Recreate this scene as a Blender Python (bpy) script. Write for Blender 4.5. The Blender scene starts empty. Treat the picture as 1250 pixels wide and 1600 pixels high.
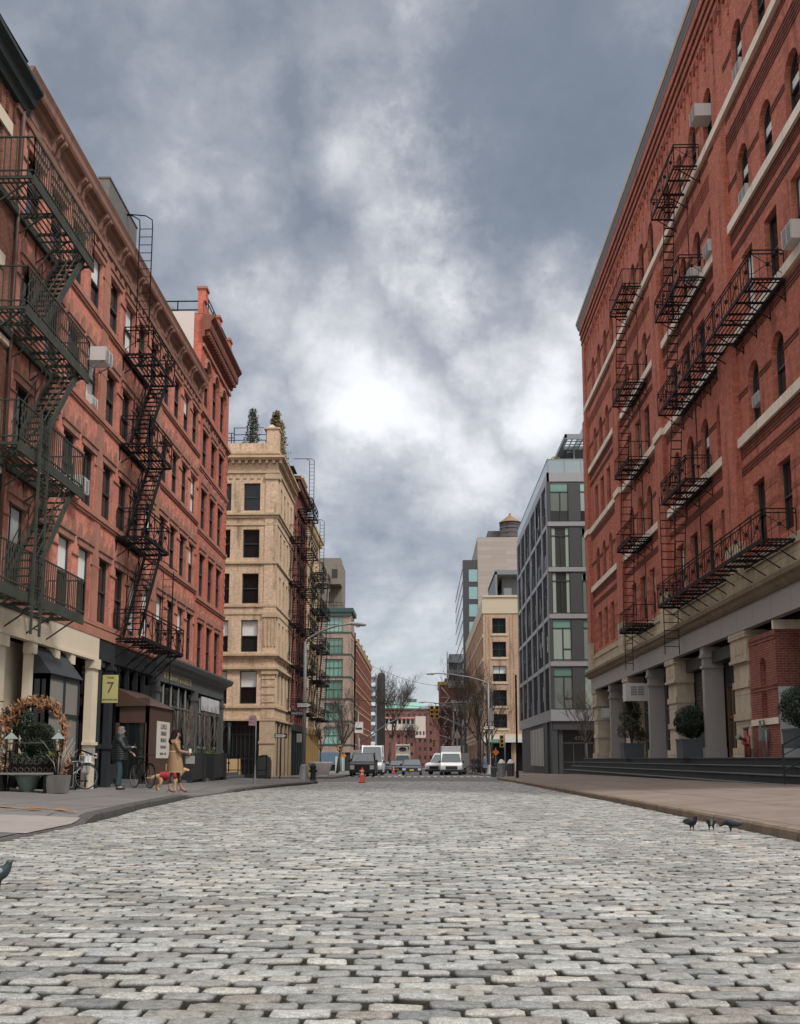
import bpy, math, random
from math import radians as R, pi, sin, cos, sqrt, atan, tan
from mathutils import Vector, Matrix, Euler
random.seed(11)
S=bpy.context.scene; COL=S.collection
ORG={}
def GZ(y): return -.00625*y
# ---------------------------------------------------------------- mesh builder
class MB:
    def __init__(s): s.v=[];s.f=[];s.mi=[];s.m=0;s.sm=[];s.smooth=False
    def add(s,vs,fs):
        b=len(s.v); s.v+= [tuple(p) for p in vs]
        for f in fs: s.f.append(tuple(b+i for i in f)); s.mi.append(s.m); s.sm.append(s.smooth)
    def poly(s,*p): s.add(p,[tuple(range(len(p)))])
    def box(s,x0,x1,y0,y1,z0,z1):
        if x0>x1:x0,x1=x1,x0
        if y0>y1:y0,y1=y1,y0
        if z0>z1:z0,z1=z1,z0
        s.add([(x0,y0,z0),(x1,y0,z0),(x1,y1,z0),(x0,y1,z0),(x0,y0,z1),(x1,y0,z1),(x1,y1,z1),(x0,y1,z1)],
          [(0,3,2,1),(4,5,6,7),(0,1,5,4),(1,2,6,5),(2,3,7,6),(3,0,4,7)])
    def fb(s,fr,u0,u1,o0,o1,z0,z1):
        a=fr(u0,o0,z0);b=fr(u1,o1,z1); s.box(a[0],b[0],a[1],b[1],a[2],b[2])
    def bar(s,p,q,w,h=None,up=(0,0,1)):
        h=h or w; p=Vector(p);q=Vector(q);d=(q-p)
        if d.length<1e-6:return
        d.normalize();u=Vector(up)
        if abs(d.dot(u))>.99:u=Vector((0,1,0)) if abs(d.y)<.9 else Vector((1,0,0))
        a=d.cross(u).normalized()*w/2;b=a.cross(d).normalized()*h/2
        s.add([p-a-b,p+a-b,p+a+b,p-a+b,q-a-b,q+a-b,q+a+b,q-a+b],[(0,3,2,1),(4,5,6,7),(0,1,5,4),(1,2,6,5),(2,3,7,6),(3,0,4,7)])
    def tube(s,pts,rs,n=6,caps=True):
        if not isinstance(rs,(list,tuple)): rs=[rs]*len(pts)
        pts=[Vector(p) for p in pts];b=len(s.v);a0=None
        for i,p in enumerate(pts):
            d=(pts[min(i+1,len(pts)-1)]-pts[max(i-1,0)])
            if d.length<1e-9:d=Vector((0,0,1))
            d.normalize()
            if a0 is None:
                u=Vector((0,0,1)) if abs(d.z)<.9 else Vector((1,0,0)); a0=d.cross(u).normalized()
            a=(a0-d*a0.dot(d))
            if a.length<1e-5:a=d.orthogonal()
            a.normalize();c=d.cross(a);a0=a
            for k in range(n):
                t=2*pi*k/n; s.v.append(tuple(p+(a*cos(t)+c*sin(t))*rs[i]))
        for i in range(len(pts)-1):
            for k in range(n):
                s.f.append((b+i*n+k,b+i*n+(k+1)%n,b+(i+1)*n+(k+1)%n,b+(i+1)*n+k));s.mi.append(s.m);s.sm.append(True)
        if caps:
            s.f.append(tuple(b+k for k in range(n))[::-1]);s.mi.append(s.m);s.sm.append(False)
            e=b+(len(pts)-1)*n;s.f.append(tuple(e+k for k in range(n)));s.mi.append(s.m);s.sm.append(False)
    def loft(s,rings,n=14,axis='z'):
        # rings: (t,c1,c2,r1,r2) ellipse rings along axis
        b=len(s.v)
        for (t,c1,c2,r1,r2) in rings:
            for k in range(n):
                a=2*pi*k/n;p=(c1+r1*cos(a),c2+r2*sin(a))
                s.v.append((p[0],p[1],t) if axis=='z' else ((t,p[0],p[1]) if axis=='x' else (p[0],t,p[1])))
        for i in range(len(rings)-1):
            for k in range(n):
                s.f.append((b+i*n+k,b+i*n+(k+1)%n,b+(i+1)*n+(k+1)%n,b+(i+1)*n+k));s.mi.append(s.m);s.sm.append(True)
        s.f.append(tuple(b+k for k in range(n)));s.mi.append(s.m);s.sm.append(True)
        e=b+(len(rings)-1)*n;s.f.append(tuple(e+k for k in range(n)));s.mi.append(s.m);s.sm.append(True)
    def prism(s,pts,fr,o0,o1):
        # outline in (u,z) extruded along o
        n=len(pts);s.add([fr(u,o0,z) for u,z in pts]+[fr(u,o1,z) for u,z in pts],
          [tuple(range(n)),tuple(range(2*n-1,n-1,-1))]+[(i,(i+1)%n,n+(i+1)%n,n+i) for i in range(n)])
    def mesh(s,name,mats,off=(0,0,0)):
        me=bpy.data.meshes.new(name)
        ox,oy,oz=off
        me.from_pydata([(x-ox,y-oy,z-oz) for x,y,z in s.v],[],s.f)
        if not isinstance(mats,(list,tuple)):mats=[mats]
        for m in mats: me.materials.append(m)
        me.polygons.foreach_set('material_index',s.mi)
        me.polygons.foreach_set('use_smooth',s.sm)
        uv=me.uv_layers.new(name='UVMap').data
        import numpy as np
        arr=np.zeros(len(me.loops)*2)
        vs=s.v;li=0
        for p in me.polygons:
            n=p.normal;ax,ay,az=abs(n.x),abs(n.y),abs(n.z)
            for vi in p.vertices:
                x,y,z=vs[vi]
                if az>=ax and az>=ay:a,b=x,y
                elif ax>=ay:a,b=y,z
                else:a,b=x,z
                arr[li]=a;arr[li+1]=b;li+=2
        uv.foreach_set('uv',arr)
        me.update();return me
    def build(s,name,mats,parent=None,local=False,label=None):
        off=(0,0,0) if (local or parent is None) else ORG.get(parent.name,(0,0,0))
        o=bpy.data.objects.new(name,s.mesh(name,mats,off));COL.objects.link(o)
        if parent is not None:o.parent=parent
        ORG[o.name]=off
        if label:o['label']=label
        return o
def FR(k,c):
    if k=='L':return lambda u,o,z:(c+o,u,z)
    if k=='R':return lambda u,o,z:(c-o,u,z)
    return lambda u,o,z:(u,c-o,z)
ROT={'L':pi/2,'R':-pi/2,'F':0}
def tag(o,label,cat,group=None,kind=None):
    if label:o['label']=label
    if cat:o['category']=cat
    if group:o['group']=group
    if kind:o['kind']=kind
    return o
def thing(name,label,cat,loc=(0,0,0),rz=0,group=None):
    o=bpy.data.objects.new(name,None);COL.objects.link(o);o.location=loc;o.rotation_euler=(0,0,rz);o.empty_display_size=.2
    ORG[o.name]=tuple(loc);return tag(o,label,cat,group)
def struct(name,mb,mats,label,cat='ground'):
    o=mb.build(name,mats);return tag(o,label,cat,None,'structure')
def kids(o): return [c for c in bpy.data.objects if c.parent==o]
def dup(o,loc,rz=0,label=None,par=None):
    tree=[]
    c=o.copy();COL.objects.link(c);c.location=loc;c.rotation_euler=(0,0,rz);ORG[c.name]=tuple(loc)
    if label:c['label']=label
    for ch in list(o.children):
        d=ch.copy();COL.objects.link(d);d.parent=c
        for g in list(ch.children):
            e=g.copy();COL.objects.link(e);e.parent=d
    return c
# ---------------------------------------------------------------- materials
MT={}
def NT(name):
    m=bpy.data.materials.new(name);m.use_nodes=True;nt=m.node_tree;b=nt.nodes['Principled BSDF'];return m,nt,b
def N(nt,t,**k):
    n=nt.nodes.new(t)
    for a,v in k.items():
        if a in n.inputs.keys() if isinstance(a,str) else False: n.inputs[a].default_value=v
        else: setattr(n,a,v)
    return n
def c4(c): return (c[0],c[1],c[2],1)
def plain(name,c,rough=.6,metal=0,var=.15,scale=6,bump=.0,spec=.5,alpha=None):
    if name in MT:return MT[name]
    m,nt,b=NT(name);L=nt.links
    tc=N(nt,'ShaderNodeTexCoord');no=N(nt,'ShaderNodeTexNoise',Scale=scale,Detail=6.,Roughness=.65)
    L.new(tc.outputs['Object'],no.inputs['Vector'])
    mx=N(nt,'ShaderNodeMix',data_type='RGBA');mx.inputs['A'].default_value=c4([v*(1-var) for v in c]);mx.inputs['B'].default_value=c4([min(1,v*(1+var)) for v in c])
    L.new(no.outputs['Fac'],mx.inputs['Factor']);L.new(mx.outputs['Result'],b.inputs['Base Color'])
    b.inputs['Roughness'].default_value=rough;b.inputs['Metallic'].default_value=metal;b.inputs['Specular IOR Level'].default_value=spec
    if bump:
        bp=N(nt,'ShaderNodeBump',Strength=bump,Distance=.02);L.new(no.outputs['Fac'],bp.inputs['Height']);L.new(bp.outputs['Normal'],b.inputs['Normal'])
    MT[name]=m;return m
def brick(name,c1,c2,mortar,bw=.24,bh=.085,stain=(.12,.06,.05),samt=.35,mort=.012,bump=.4,streak=.3,lite=None):
    if name in MT:return MT[name]
    m,nt,b=NT(name);L=nt.links
    uv=N(nt,'ShaderNodeUVMap');bt=N(nt,'ShaderNodeTexBrick',offset=.5)
    bt.inputs['Color1'].default_value=c4(c1);bt.inputs['Color2'].default_value=c4(c2);bt.inputs['Mortar'].default_value=c4(mortar)
    bt.inputs['Scale'].default_value=1;bt.inputs['Mortar Size'].default_value=mort;bt.inputs['Brick Width'].default_value=bw;bt.inputs['Row Height'].default_value=bh;bt.inputs['Mortar Smooth'].default_value=.3
    L.new(uv.outputs['UV'],bt.inputs['Vector'])
    tc=N(nt,'ShaderNodeTexCoord')
    n1=N(nt,'ShaderNodeTexNoise',Scale=.35,Detail=5.,Roughness=.6);L.new(tc.outputs['Object'],n1.inputs['Vector'])
    mp=N(nt,'ShaderNodeMapping');mp.inputs['Scale'].default_value=(2.2,2.2,.18);L.new(tc.outputs['Object'],mp.inputs['Vector'])
    n2=N(nt,'ShaderNodeTexNoise',Scale=1.,Detail=6.,Roughness=.6);L.new(mp.outputs['Vector'],n2.inputs['Vector'])
    r1=N(nt,'ShaderNodeMapRange');r1.inputs['From Min'].default_value=.48;r1.inputs['From Max'].default_value=.75;r1.inputs['To Max'].default_value=samt;L.new(n1.outputs['Fac'],r1.inputs['Value'])
    r2=N(nt,'ShaderNodeMapRange');r2.inputs['From Min'].default_value=.5;r2.inputs['From Max'].default_value=.75;r2.inputs['To Max'].default_value=streak;L.new(n2.outputs['Fac'],r2.inputs['Value'])
    m1=N(nt,'ShaderNodeMix',data_type='RGBA');m1.inputs['B'].default_value=c4(stain);L.new(bt.outputs['Color'],m1.inputs['A']);L.new(r1.outputs['Result'],m1.inputs['Factor'])
    m2=N(nt,'ShaderNodeMix',data_type='RGBA');m2.inputs['B'].default_value=c4(lite or [min(1,v*1.5+.04) for v in c1]);L.new(m1.outputs['Result'],m2.inputs['A']);L.new(r2.outputs['Result'],m2.inputs['Factor'])
    n5=N(nt,'ShaderNodeTexNoise',Scale=5.,Detail=8.,Roughness=.75);L.new(tc.outputs['Object'],n5.inputs['Vector'])
    r5=N(nt,'ShaderNodeMapRange');r5.inputs['From Min'].default_value=.3;r5.inputs['From Max'].default_value=.7;r5.inputs['To Min'].default_value=.72;r5.inputs['To Max'].default_value=1.3;L.new(n5.outputs['Fac'],r5.inputs['Value'])
    mp6=N(nt,'ShaderNodeMapping');mp6.inputs['Scale'].default_value=(1.1,1.1,.12);mp6.inputs['Location'].default_value=(7,3,5);L.new(tc.outputs['Object'],mp6.inputs['Vector'])
    n6=N(nt,'ShaderNodeTexNoise',Scale=1.6,Detail=9.,Roughness=.7);L.new(mp6.outputs['Vector'],n6.inputs['Vector'])
    r6=N(nt,'ShaderNodeMapRange');r6.inputs['From Min'].default_value=.52;r6.inputs['From Max'].default_value=.7;r6.inputs['To Min'].default_value=1.;r6.inputs['To Max'].default_value=.42;L.new(n6.outputs['Fac'],r6.inputs['Value'])
    q6=N(nt,'ShaderNodeMath',operation='MULTIPLY');L.new(r5.outputs[0],q6.inputs[0]);L.new(r6.outputs[0],q6.inputs[1])
    v5=N(nt,'ShaderNodeVectorMath',operation='SCALE');L.new(m2.outputs['Result'],v5.inputs[0]);L.new(q6.outputs[0],v5.inputs[3])
    L.new(v5.outputs[0],b.inputs['Base Color']);b.inputs['Roughness'].default_value=.85;b.inputs['Specular IOR Level'].default_value=.15
    if bump:
        bp=N(nt,'ShaderNodeBump',Strength=bump,Distance=.01);bp.invert=True;L.new(bt.outputs['Fac'],bp.inputs['Height']);L.new(bp.outputs['Normal'],b.inputs['Normal'])
    MT[name]=m;return m
def stone(name,c,dirt=(.1,.08,.06),amt=.5,scale=1.2,rough=.8,joints=None,streak=.5):
    if name in MT:return MT[name]
    m,nt,b=NT(name);L=nt.links
    tc=N(nt,'ShaderNodeTexCoord');n1=N(nt,'ShaderNodeTexNoise',Scale=scale,Detail=8.,Roughness=.7);L.new(tc.outputs['Object'],n1.inputs['Vector'])
    mp=N(nt,'ShaderNodeMapping');mp.inputs['Scale'].default_value=(3,3,.3);L.new(tc.outputs['Object'],mp.inputs['Vector'])
    n2=N(nt,'ShaderNodeTexNoise',Scale=1.,Detail=7.,Roughness=.7);L.new(mp.outputs['Vector'],n2.inputs['Vector'])
    n3=N(nt,'ShaderNodeTexNoise',Scale=25.,Detail=4.,Roughness=.7);L.new(tc.outputs['Object'],n3.inputs['Vector'])
    r1=N(nt,'ShaderNodeMapRange');r1.inputs['From Min'].default_value=.45;r1.inputs['From Max'].default_value=.8;r1.inputs['To Max'].default_value=amt;L.new(n1.outputs['Fac'],r1.inputs['Value'])
    r2=N(nt,'ShaderNodeMapRange');r2.inputs['From Min'].default_value=.5;r2.inputs['From Max'].default_value=.8;r2.inputs['To Max'].default_value=streak;L.new(n2.outputs['Fac'],r2.inputs['Value'])
    a=N(nt,'ShaderNodeMix',data_type='RGBA');a.inputs['A'].default_value=c4([v*.88 for v in c]);a.inputs['B'].default_value=c4([min(1,v*1.12) for v in c]);L.new(n3.outputs['Fac'],a.inputs['Factor'])
    src=a.outputs['Result']
    if joints:
        uv=N(nt,'ShaderNodeUVMap');bt=N(nt,'ShaderNodeTexBrick',offset=joints[2] if len(joints)>2 else .5)
        for q,v in (('Color1',1),('Color2',.85),('Mortar',.45)): bt.inputs[q].default_value=(v,v,v,1)
        bt.inputs['Scale'].default_value=1;bt.inputs['Mortar Size'].default_value=joints[3] if len(joints)>3 else .012;bt.inputs['Brick Width'].default_value=joints[0];bt.inputs['Row Height'].default_value=joints[1]
        L.new(uv.outputs['UV'],bt.inputs['Vector']);mm=N(nt,'ShaderNodeMix',data_type='RGBA',blend_type='MULTIPLY');mm.inputs['Factor'].default_value=1
        L.new(src,mm.inputs['A']);L.new(bt.outputs['Color'],mm.inputs['B']);src=mm.outputs['Result']
    b1=N(nt,'ShaderNodeMix',data_type='RGBA');b1.inputs['B'].default_value=c4(dirt);L.new(src,b1.inputs['A']);L.new(r1.outputs['Result'],b1.inputs['Factor'])
    b2=N(nt,'ShaderNodeMix',data_type='RGBA');b2.inputs['B'].default_value=c4([v*.8 for v in dirt]);L.new(b1.outputs['Result'],b2.inputs['A']);L.new(r2.outputs['Result'],b2.inputs['Factor'])
    L.new(b2.outputs['Result'],b.inputs['Base Color']);b.inputs['Roughness'].default_value=rough;b.inputs['Specular IOR Level'].default_value=.2
    bp=N(nt,'ShaderNodeBump',Strength=.35,Distance=.01);L.new(n3.outputs['Fac'],bp.inputs['Height']);L.new(bp.outputs['Normal'],b.inputs['Normal'])
    MT[name]=m;return m
def glass(name,c,rough=.06,wob=.15,spec=.8):
    if name in MT:return MT[name]
    m,nt,b=NT(name);L=nt.links
    tc=N(nt,'ShaderNodeTexCoord');n1=N(nt,'ShaderNodeTexNoise',Scale=1.3,Detail=2.);L.new(tc.outputs['Object'],n1.inputs['Vector'])
    oi=N(nt,'ShaderNodeObjectInfo');mx=N(nt,'ShaderNodeMix',data_type='RGBA');mx.inputs['A'].default_value=c4([v*.6 for v in c]);mx.inputs['B'].default_value=c4([v*1.5 for v in c]);L.new(oi.outputs['Random'],mx.inputs['Factor'])
    L.new(mx.outputs['Result'],b.inputs['Base Color']);b.inputs['Roughness'].default_value=rough;b.inputs['Specular IOR Level'].default_value=spec
    bp=N(nt,'ShaderNodeBump',Strength=wob,Distance=.02);L.new(n1.outputs['Fac'],bp.inputs['Height']);L.new(bp.outputs['Normal'],b.inputs['Normal'])
    MT[name]=m;return m
def leafm(name,c):
    if name in MT:return MT[name]
    m,nt,b=NT(name);L=nt.links;tc=N(nt,'ShaderNodeTexCoord');n1=N(nt,'ShaderNodeTexNoise',Scale=4.,Detail=3.);L.new(tc.outputs['Object'],n1.inputs['Vector'])
    mx=N(nt,'ShaderNodeMix',data_type='RGBA');mx.inputs['A'].default_value=c4([v*.45 for v in c]);mx.inputs['B'].default_value=c4([v*1.6 for v in c]);L.new(n1.outputs['Fac'],mx.inputs['Factor'])
    L.new(mx.outputs['Result'],b.inputs['Base Color']);b.inputs['Roughness'].default_value=.7;MT[name]=m;return m
M=dict(
 brickL=brick('brick_left',(.6,.2,.14),(.46,.145,.1),(.42,.25,.2),stain=(.24,.1,.075),samt=.6,streak=.42,lite=(.58,.3,.25)),
 brickL2=brick('brick_corner_left',(.56,.165,.11),(.42,.12,.085),(.34,.16,.12),stain=(.14,.05,.04),samt=.4,streak=.15),
 brickL0=brick('brick_near_left',(.24,.09,.06),(.16,.06,.045),(.22,.15,.11),stain=(.09,.05,.04),samt=.5,mort=.014),
 brickR=brick('brick_right',(.57,.185,.125),(.4,.125,.085),(.28,.13,.09),stain=(.25,.09,.06),samt=.5,streak=.2,lite=(.38,.14,.1)),
 brickRd=brick('brick_dark_band',(.22,.075,.052),(.15,.052,.038),(.1,.045,.035),samt=.2,streak=0),
 brownstone=stone('brownstone',(.36,.17,.125),(.13,.075,.06),.6),
 brownlite=stone('brownstone_lintel',(.33,.165,.125),(.1,.075,.065),.75,scale=2.5),
 paleband=stone('pale_stone_band',(.8,.7,.58),(.42,.3,.2),.35,joints=(1.6,9)),
 base=stone('sandstone_base',(.5,.43,.31),(.2,.15,.1),.75,joints=(1.3,.5)),
 pil=stone('pilaster_stone',(.52,.46,.35),(.25,.17,.1),.6,joints=(3,1.1)),
 greyp=plain('grey_painted_iron',(.3,.285,.27),.55,var=.1),
 beigeb=brick('beige_brick',(.62,.455,.33),(.5,.36,.245),(.5,.4,.28),stain=(.33,.23,.14),samt=.5,streak=.2,bump=.2),
 beiges=stone('beige_stone',(.5,.39,.26),(.14,.1,.07),.5),
 cream=plain('cream_paint',(.6,.52,.4),.5,var=.1,scale=2),
 iron=plain('black_iron',(.007,.007,.008),.75,var=.4,spec=.2),
 irong=plain('weathered_green_iron',(.042,.047,.038),.75,var=.6,scale=3,spec=.25),
 ironbr=plain('rusty_brown_iron',(.018,.012,.012),.75,var=.5,spec=.2),
 olive=plain('olive_painted_rail',(.13,.12,.07),.6,var=.3),
 dgreen=plain('dark_green_paint',(.018,.028,.027),.5,var=.3,spec=.3),
 char=plain('charcoal_paint',(.026,.03,.034),.55,var=.3,spec=.3),
 brownp=plain('brown_paint',(.065,.034,.024),.55,var=.25),
 wframe=plain('dark_window_frame',(.03,.04,.04),.4,var=.2),
 wwhite=plain('white_window_frame',(.6,.6,.58),.5,var=.05),
 glassd=glass('window_glass_dark',(.009,.012,.013),wob=.35,spec=.5),
 blind=plain('white_blind',(.62,.64,.62),.7,var=.05),
 dark=plain('dark_interior',(.012,.012,.012),.8,var=.2),
 white=plain('white_plastic',(.52,.52,.5),.5,var=.06),
 black=plain('black_rubber',(.015,.015,.016),.7,var=.2),
 steel=plain('galvanised_steel',(.2,.21,.215),.55,metal=.3,var=.2),
 bluest=stone('bluestone_steps',(.13,.145,.15),(.06,.06,.06),.4,rough=.5),
 bark=plain('bark',(.075,.06,.048),.9,var=.4),
)
# ---------------------------------------------------------------- facades
def facade(mb,fr,u0,u1,z0,z1,ops,depth=.28,out=0.,back=True):
    us=sorted({u0,u1}|{a for o in ops for a in o[:2]});zs=sorted({z0,z1}|{a for o in ops for a in o[2:4]})
    us=[u for u in us if u0-1e-6<=u<=u1+1e-6];zs=[z for z in zs if z0-1e-6<=z<=z1+1e-6]
    for i in range(len(us)-1):
        uc=(us[i]+us[i+1])/2;st=None
        col=[o for o in ops if o[0]<uc<o[1]]
        for j in range(len(zs)-1):
            zc=(zs[j]+zs[j+1])/2;inside=any(o[2]<zc<o[3] for o in col)
            if not inside and st is None:st=zs[j]
            if st is not None and (inside or j==len(zs)-2):
                e=zs[j] if inside else zs[j+1]
                if e>st:mb.poly(fr(us[i],out,st),fr(us[i+1],out,st),fr(us[i+1],out,e),fr(us[i],out,e))
                st=None
    for o in ops:
        a,b,c,d=o[:4];ar=len(o)>4 and o[4];i=out-depth
        if ar:
            r=(b-a)/2;hh=r*(ar if ar!=True else 1);zs_=d-hh;m=(a+b)/2;n=8
            arc=[(m-r*cos(pi*k/n),zs_+hh*sin(pi*k/n)) for k in range(n+1)]
            mb.add([fr(u,out,z) for u,z in arc[:n//2+1]]+[fr(a,out,d)],[tuple(range(n//2+2))])
            mb.add([fr(u,out,z) for u,z in arc[n//2:]]+[fr(b,out,d)],[tuple(range(n//2+2))])
            for k in range(n):
                p,q=arc[k],arc[k+1];mb.poly(fr(p[0],out,p[1]),fr(q[0],out,q[1]),fr(q[0],i,q[1]),fr(p[0],i,p[1]))
            top=zs_
        else:
            top=d;mb.poly(fr(a,out,d),fr(b,out,d),fr(b,i,d),fr(a,i,d))
        mb.poly(fr(a,out,c),fr(a,out,top),fr(a,i,top),fr(a,i,c));mb.poly(fr(b,out,c),fr(b,out,top),fr(b,i,top),fr(b,i,c))
        mb.poly(fr(a,out,c),fr(b,out,c),fr(b,i,c),fr(a,i,c))
WT={}
def wtmpl(key,w,h,arch=0,mull=1,pane=None,frame=None,lintel=None,lmat=None,sill=None):
    """local: x along facade, -y outward, z up from sill; y=0 is the glass plane"""
    if key in WT:return WT[key]
    p=MB();
    if arch:
        r=w/2;hh=r*arch;n=10;pts=[(-w/2,0),(w/2,0)]+[(r*cos(pi*k/n),h-hh+hh*sin(pi*k/n)) for k in range(n+1)]
        p.add([(x,0,z) for x,z in pts],[tuple(range(len(pts)))])
    else:p.poly((-w/2,0,0),(w/2,0,0),(w/2,0,h),(-w/2,0,h))
    f=MB();t=.06;hw=w/2
    f.box(-hw,-hw+t,-.06,.02,0,h-(w/2*arch if arch else 0));f.box(hw-t,hw,-.06,.02,0,h-(w/2*arch if arch else 0))
    f.box(-hw+t,hw-t,-.06,.02,0,t*1.3);hm=h*.5
    f.box(-hw+t,hw-t,-.085,.02,hm-.03,hm+.035)
    if not arch:f.box(-hw+t,hw-t,-.06,.02,h-t,h)
    else:
        for k in range(n):
            a=(r*cos(pi*k/n),h-hh+hh*sin(pi*k/n));b=(r*cos(pi*(k+1)/n),h-hh+hh*sin(pi*(k+1)/n));f.bar((a[0]*.95,-.02,a[1]-.02),(b[0]*.95,-.02,b[1]-.02),.07,.06)
    if mull>1:
        for k in range(1,mull):x=-hw+w*k/mull;f.box(x-.03,x+.03,-.05,.02,t,h-t)
    d=dict(pane=p.mesh('window',pane or M['glassd']),frame=f.mesh('window_frame',frame or M['wframe']))
    b=MB();b.poly((-hw+t,-.01,h*.5),(hw-t,-.01,h*.5),(hw-t,-.01,h-t-(w/2*arch if arch else 0)),(-hw+t,-.01,h-t-(w/2*arch if arch else 0)));d['blind']=b.mesh('blind',M['blind'])
    b=MB();b.poly((-hw+t,-.01,h*.12),(hw-t,-.01,h*.12),(hw-t,-.01,h-t),(-hw+t,-.01,h-t));d['blindl']=b.mesh('blind',M['blind'])
    if lintel:
        l=MB();lintel(l);d['lintel']=l.mesh('lintel',lmat)
    if sill:
        l=MB();sill(l);d['sill']=l.mesh('window_sill',lmat)
    d['h']=h;WT[key]=d;return d
def win(parent,kind,fr,u,z,t,depth=.28,blind=None):
    p=fr(u,-depth+.05,z);og=ORG[parent.name]
    o=bpy.data.objects.new('window',t['pane']);COL.objects.link(o);o.parent=parent
    o.location=(p[0]-og[0],p[1]-og[1],p[2]-og[2]);o.rotation_euler=(0,0,ROT[kind])
    for k,nm in (('frame','window_frame'),('lintel','lintel'),('sill','window_sill')):
        if k in t:
            c=bpy.data.objects.new(nm,t[k]);COL.objects.link(c);c.parent=o
    if blind:
        c=bpy.data.objects.new('blind',t[blind]);COL.objects.link(c);c.parent=o
    return o
# ---------------------------------------------------------------- fire escape
def grate(mb,fr,u0,u1,o0,o1,z,beam=.14,hole=None):
    n=max(4,int((o1-o0)/.125))
    segs=[(u0,u1)]
    for i in range(n+1):
        o=o0+(o1-o0)*i/n
        for (a,b) in (segs if not(hole and hole[2]<o<hole[3]) else [(u0,hole[0]),(hole[1],u1)]):
            if b-a>.05:mb.fb(fr,a,b,o-.016,o+.016,z-.025,z)
    mb.fb(fr,u0,u1,o1,o1+.05,z-beam,z+.02);mb.fb(fr,u0,u1,o0-.03,o0+.01,z-beam*.8,z)
    k=max(2,int((u1-u0)/.9))
    for i in range(k+1):
        u=u0+(u1-u0)*i/k;mb.fb(fr,u-.025,u+.025,o0,o1,z-.1,z-.027)
def rails(mb,fr,u0,u1,o0,o1,z,h=.95,sp=.14,style='bars',r=.011):
    for zz in (z+h,z+h-.13 if style!='bars' else z+.12):
        mb.bar(fr(u0,o1,zz),fr(u1,o1,zz),.035);mb.bar(fr(u0,o0,zz),fr(u0,o1,zz),.035);mb.bar(fr(u1,o0,zz),fr(u1,o1,zz),.035)
    def run(a,b):
        L=(Vector(b)-Vector(a)).length;a=Vector(a);b=Vector(b)
        if style=='bars':
            n=max(1,int(L/sp))
            for i in range(n+1):
                p=a.lerp(b,i/n);mb.bar(p,p+Vector((0,0,h)),2*r)
        else:
            n=max(1,round(L/1.1))
            for i in range(n+1):
                p=a.lerp(b,i/n);mb.bar(p,p+Vector((0,0,h)),.03)
                if i<n:
                    q=a.lerp(b,(i+1)/n);up=Vector((0,0,h-.13));mb.bar(p+Vector((0,0,.1)),q+up,.018);mb.bar(p+up,q+Vector((0,0,.1)),.018)
                    c=(p+q)/2+Vector((0,0,h/2-.02));mb.box(c.x-.05,c.x+.05,c.y-.05,c.y+.05,c.z-.05,c.z+.05)
                    if style=='xb':
                        for j in (1,2,3):
                            w=p.lerp(q,j/4);mb.bar(w,w+Vector((0,0,h-.13)),.014)
    run(fr(u0,o1,z),fr(u1,o1,z));run(fr(u0,o0,z),fr(u0,o1,z));run(fr(u1,o0,z),fr(u1,o1,z))
def stairs(mb,fr,ut,zt,ub,zb,o0,o1,solid=True,tr=.22,hand=True):
    for o in (o0,o1):mb.bar(fr(ut,o,zt),fr(ub,o,zb),.03 if not solid else .04,.05 if not solid else .19)
    n=int((zt-zb)/tr)
    for i in range(1,n):
        t=i/n;u=ut+(ub-ut)*t;z=zt+(zb-zt)*t;w=.062 if solid else .035;mb.fb(fr,u-w,u+w,o0,o1,z-.012,z+.012)
    if hand:
        for o in (o0,o1):
            for hh in (.45,.8):mb.bar(fr(ut,o,zt+hh),fr(ub,o,zb+hh),.022)
            for t in (.05,.5,.95):
                u=ut+(ub-ut)*t;z=zt+(zb-zt)*t;mb.bar(fr(u,o,z),fr(u,o,z+.8),.022)
def escape(parent,fr,plats,outer,sts,style,matp,mats,brk=True,beam=.14,ladders=(),sp=.14,h=.95,label=None):
    b=MB()
    for (u0,u1,z) in plats:
        if not brk:b.fb(fr,u0+.1,u0+.16,0,outer-.02,z-.16,z-.11);b.fb(fr,u1-.16,u1-.1,0,outer-.02,z-.16,z-.11);continue
        n=max(2,round((u1-u0)/1.3))
        for i in range(n):
            u=u0+.12+(u1-u0-.24)*i/(n-1);b.bar(fr(u,0,z-.75),fr(u,outer*.85,z-.12),.035);b.bar(fr(u,.02,z-.8),fr(u,.02,z-.1),.035);b.bar(fr(u,0,z-.13),fr(u,outer,z-.13),.035)
    z0=min(p[2] for p in plats);z1=max(p[2] for p in plats);um=(max(p[0] for p in plats)+min(p[1] for p in plats))/2
    for (u0,u1,z) in plats:b.fb(fr,u0,u1,0,.06,z-.17,z-.09)
    b.fb(fr,um-.02,um+.02,.0,.03,z0-.15,z1-.1)
    fe=b.build('fire_escape',matp,parent,label=label)
    for (u0,u1,z) in plats:
        p=MB();grate(p,fr,u0,u1,.12,outer,z,beam);p.build('platform',matp,fe)
        p=MB();rails(p,fr,u0,u1,.05,outer+.02,z,h,sp,style);p.build('railing',mats,fe)
    for s in sts:
        p=MB();stairs(p,fr,*s);p.build('stair',mats,fe)
    for l in ladders:
        p=MB();l(p);p.build('ladder',mats,fe)
    return fe
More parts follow.
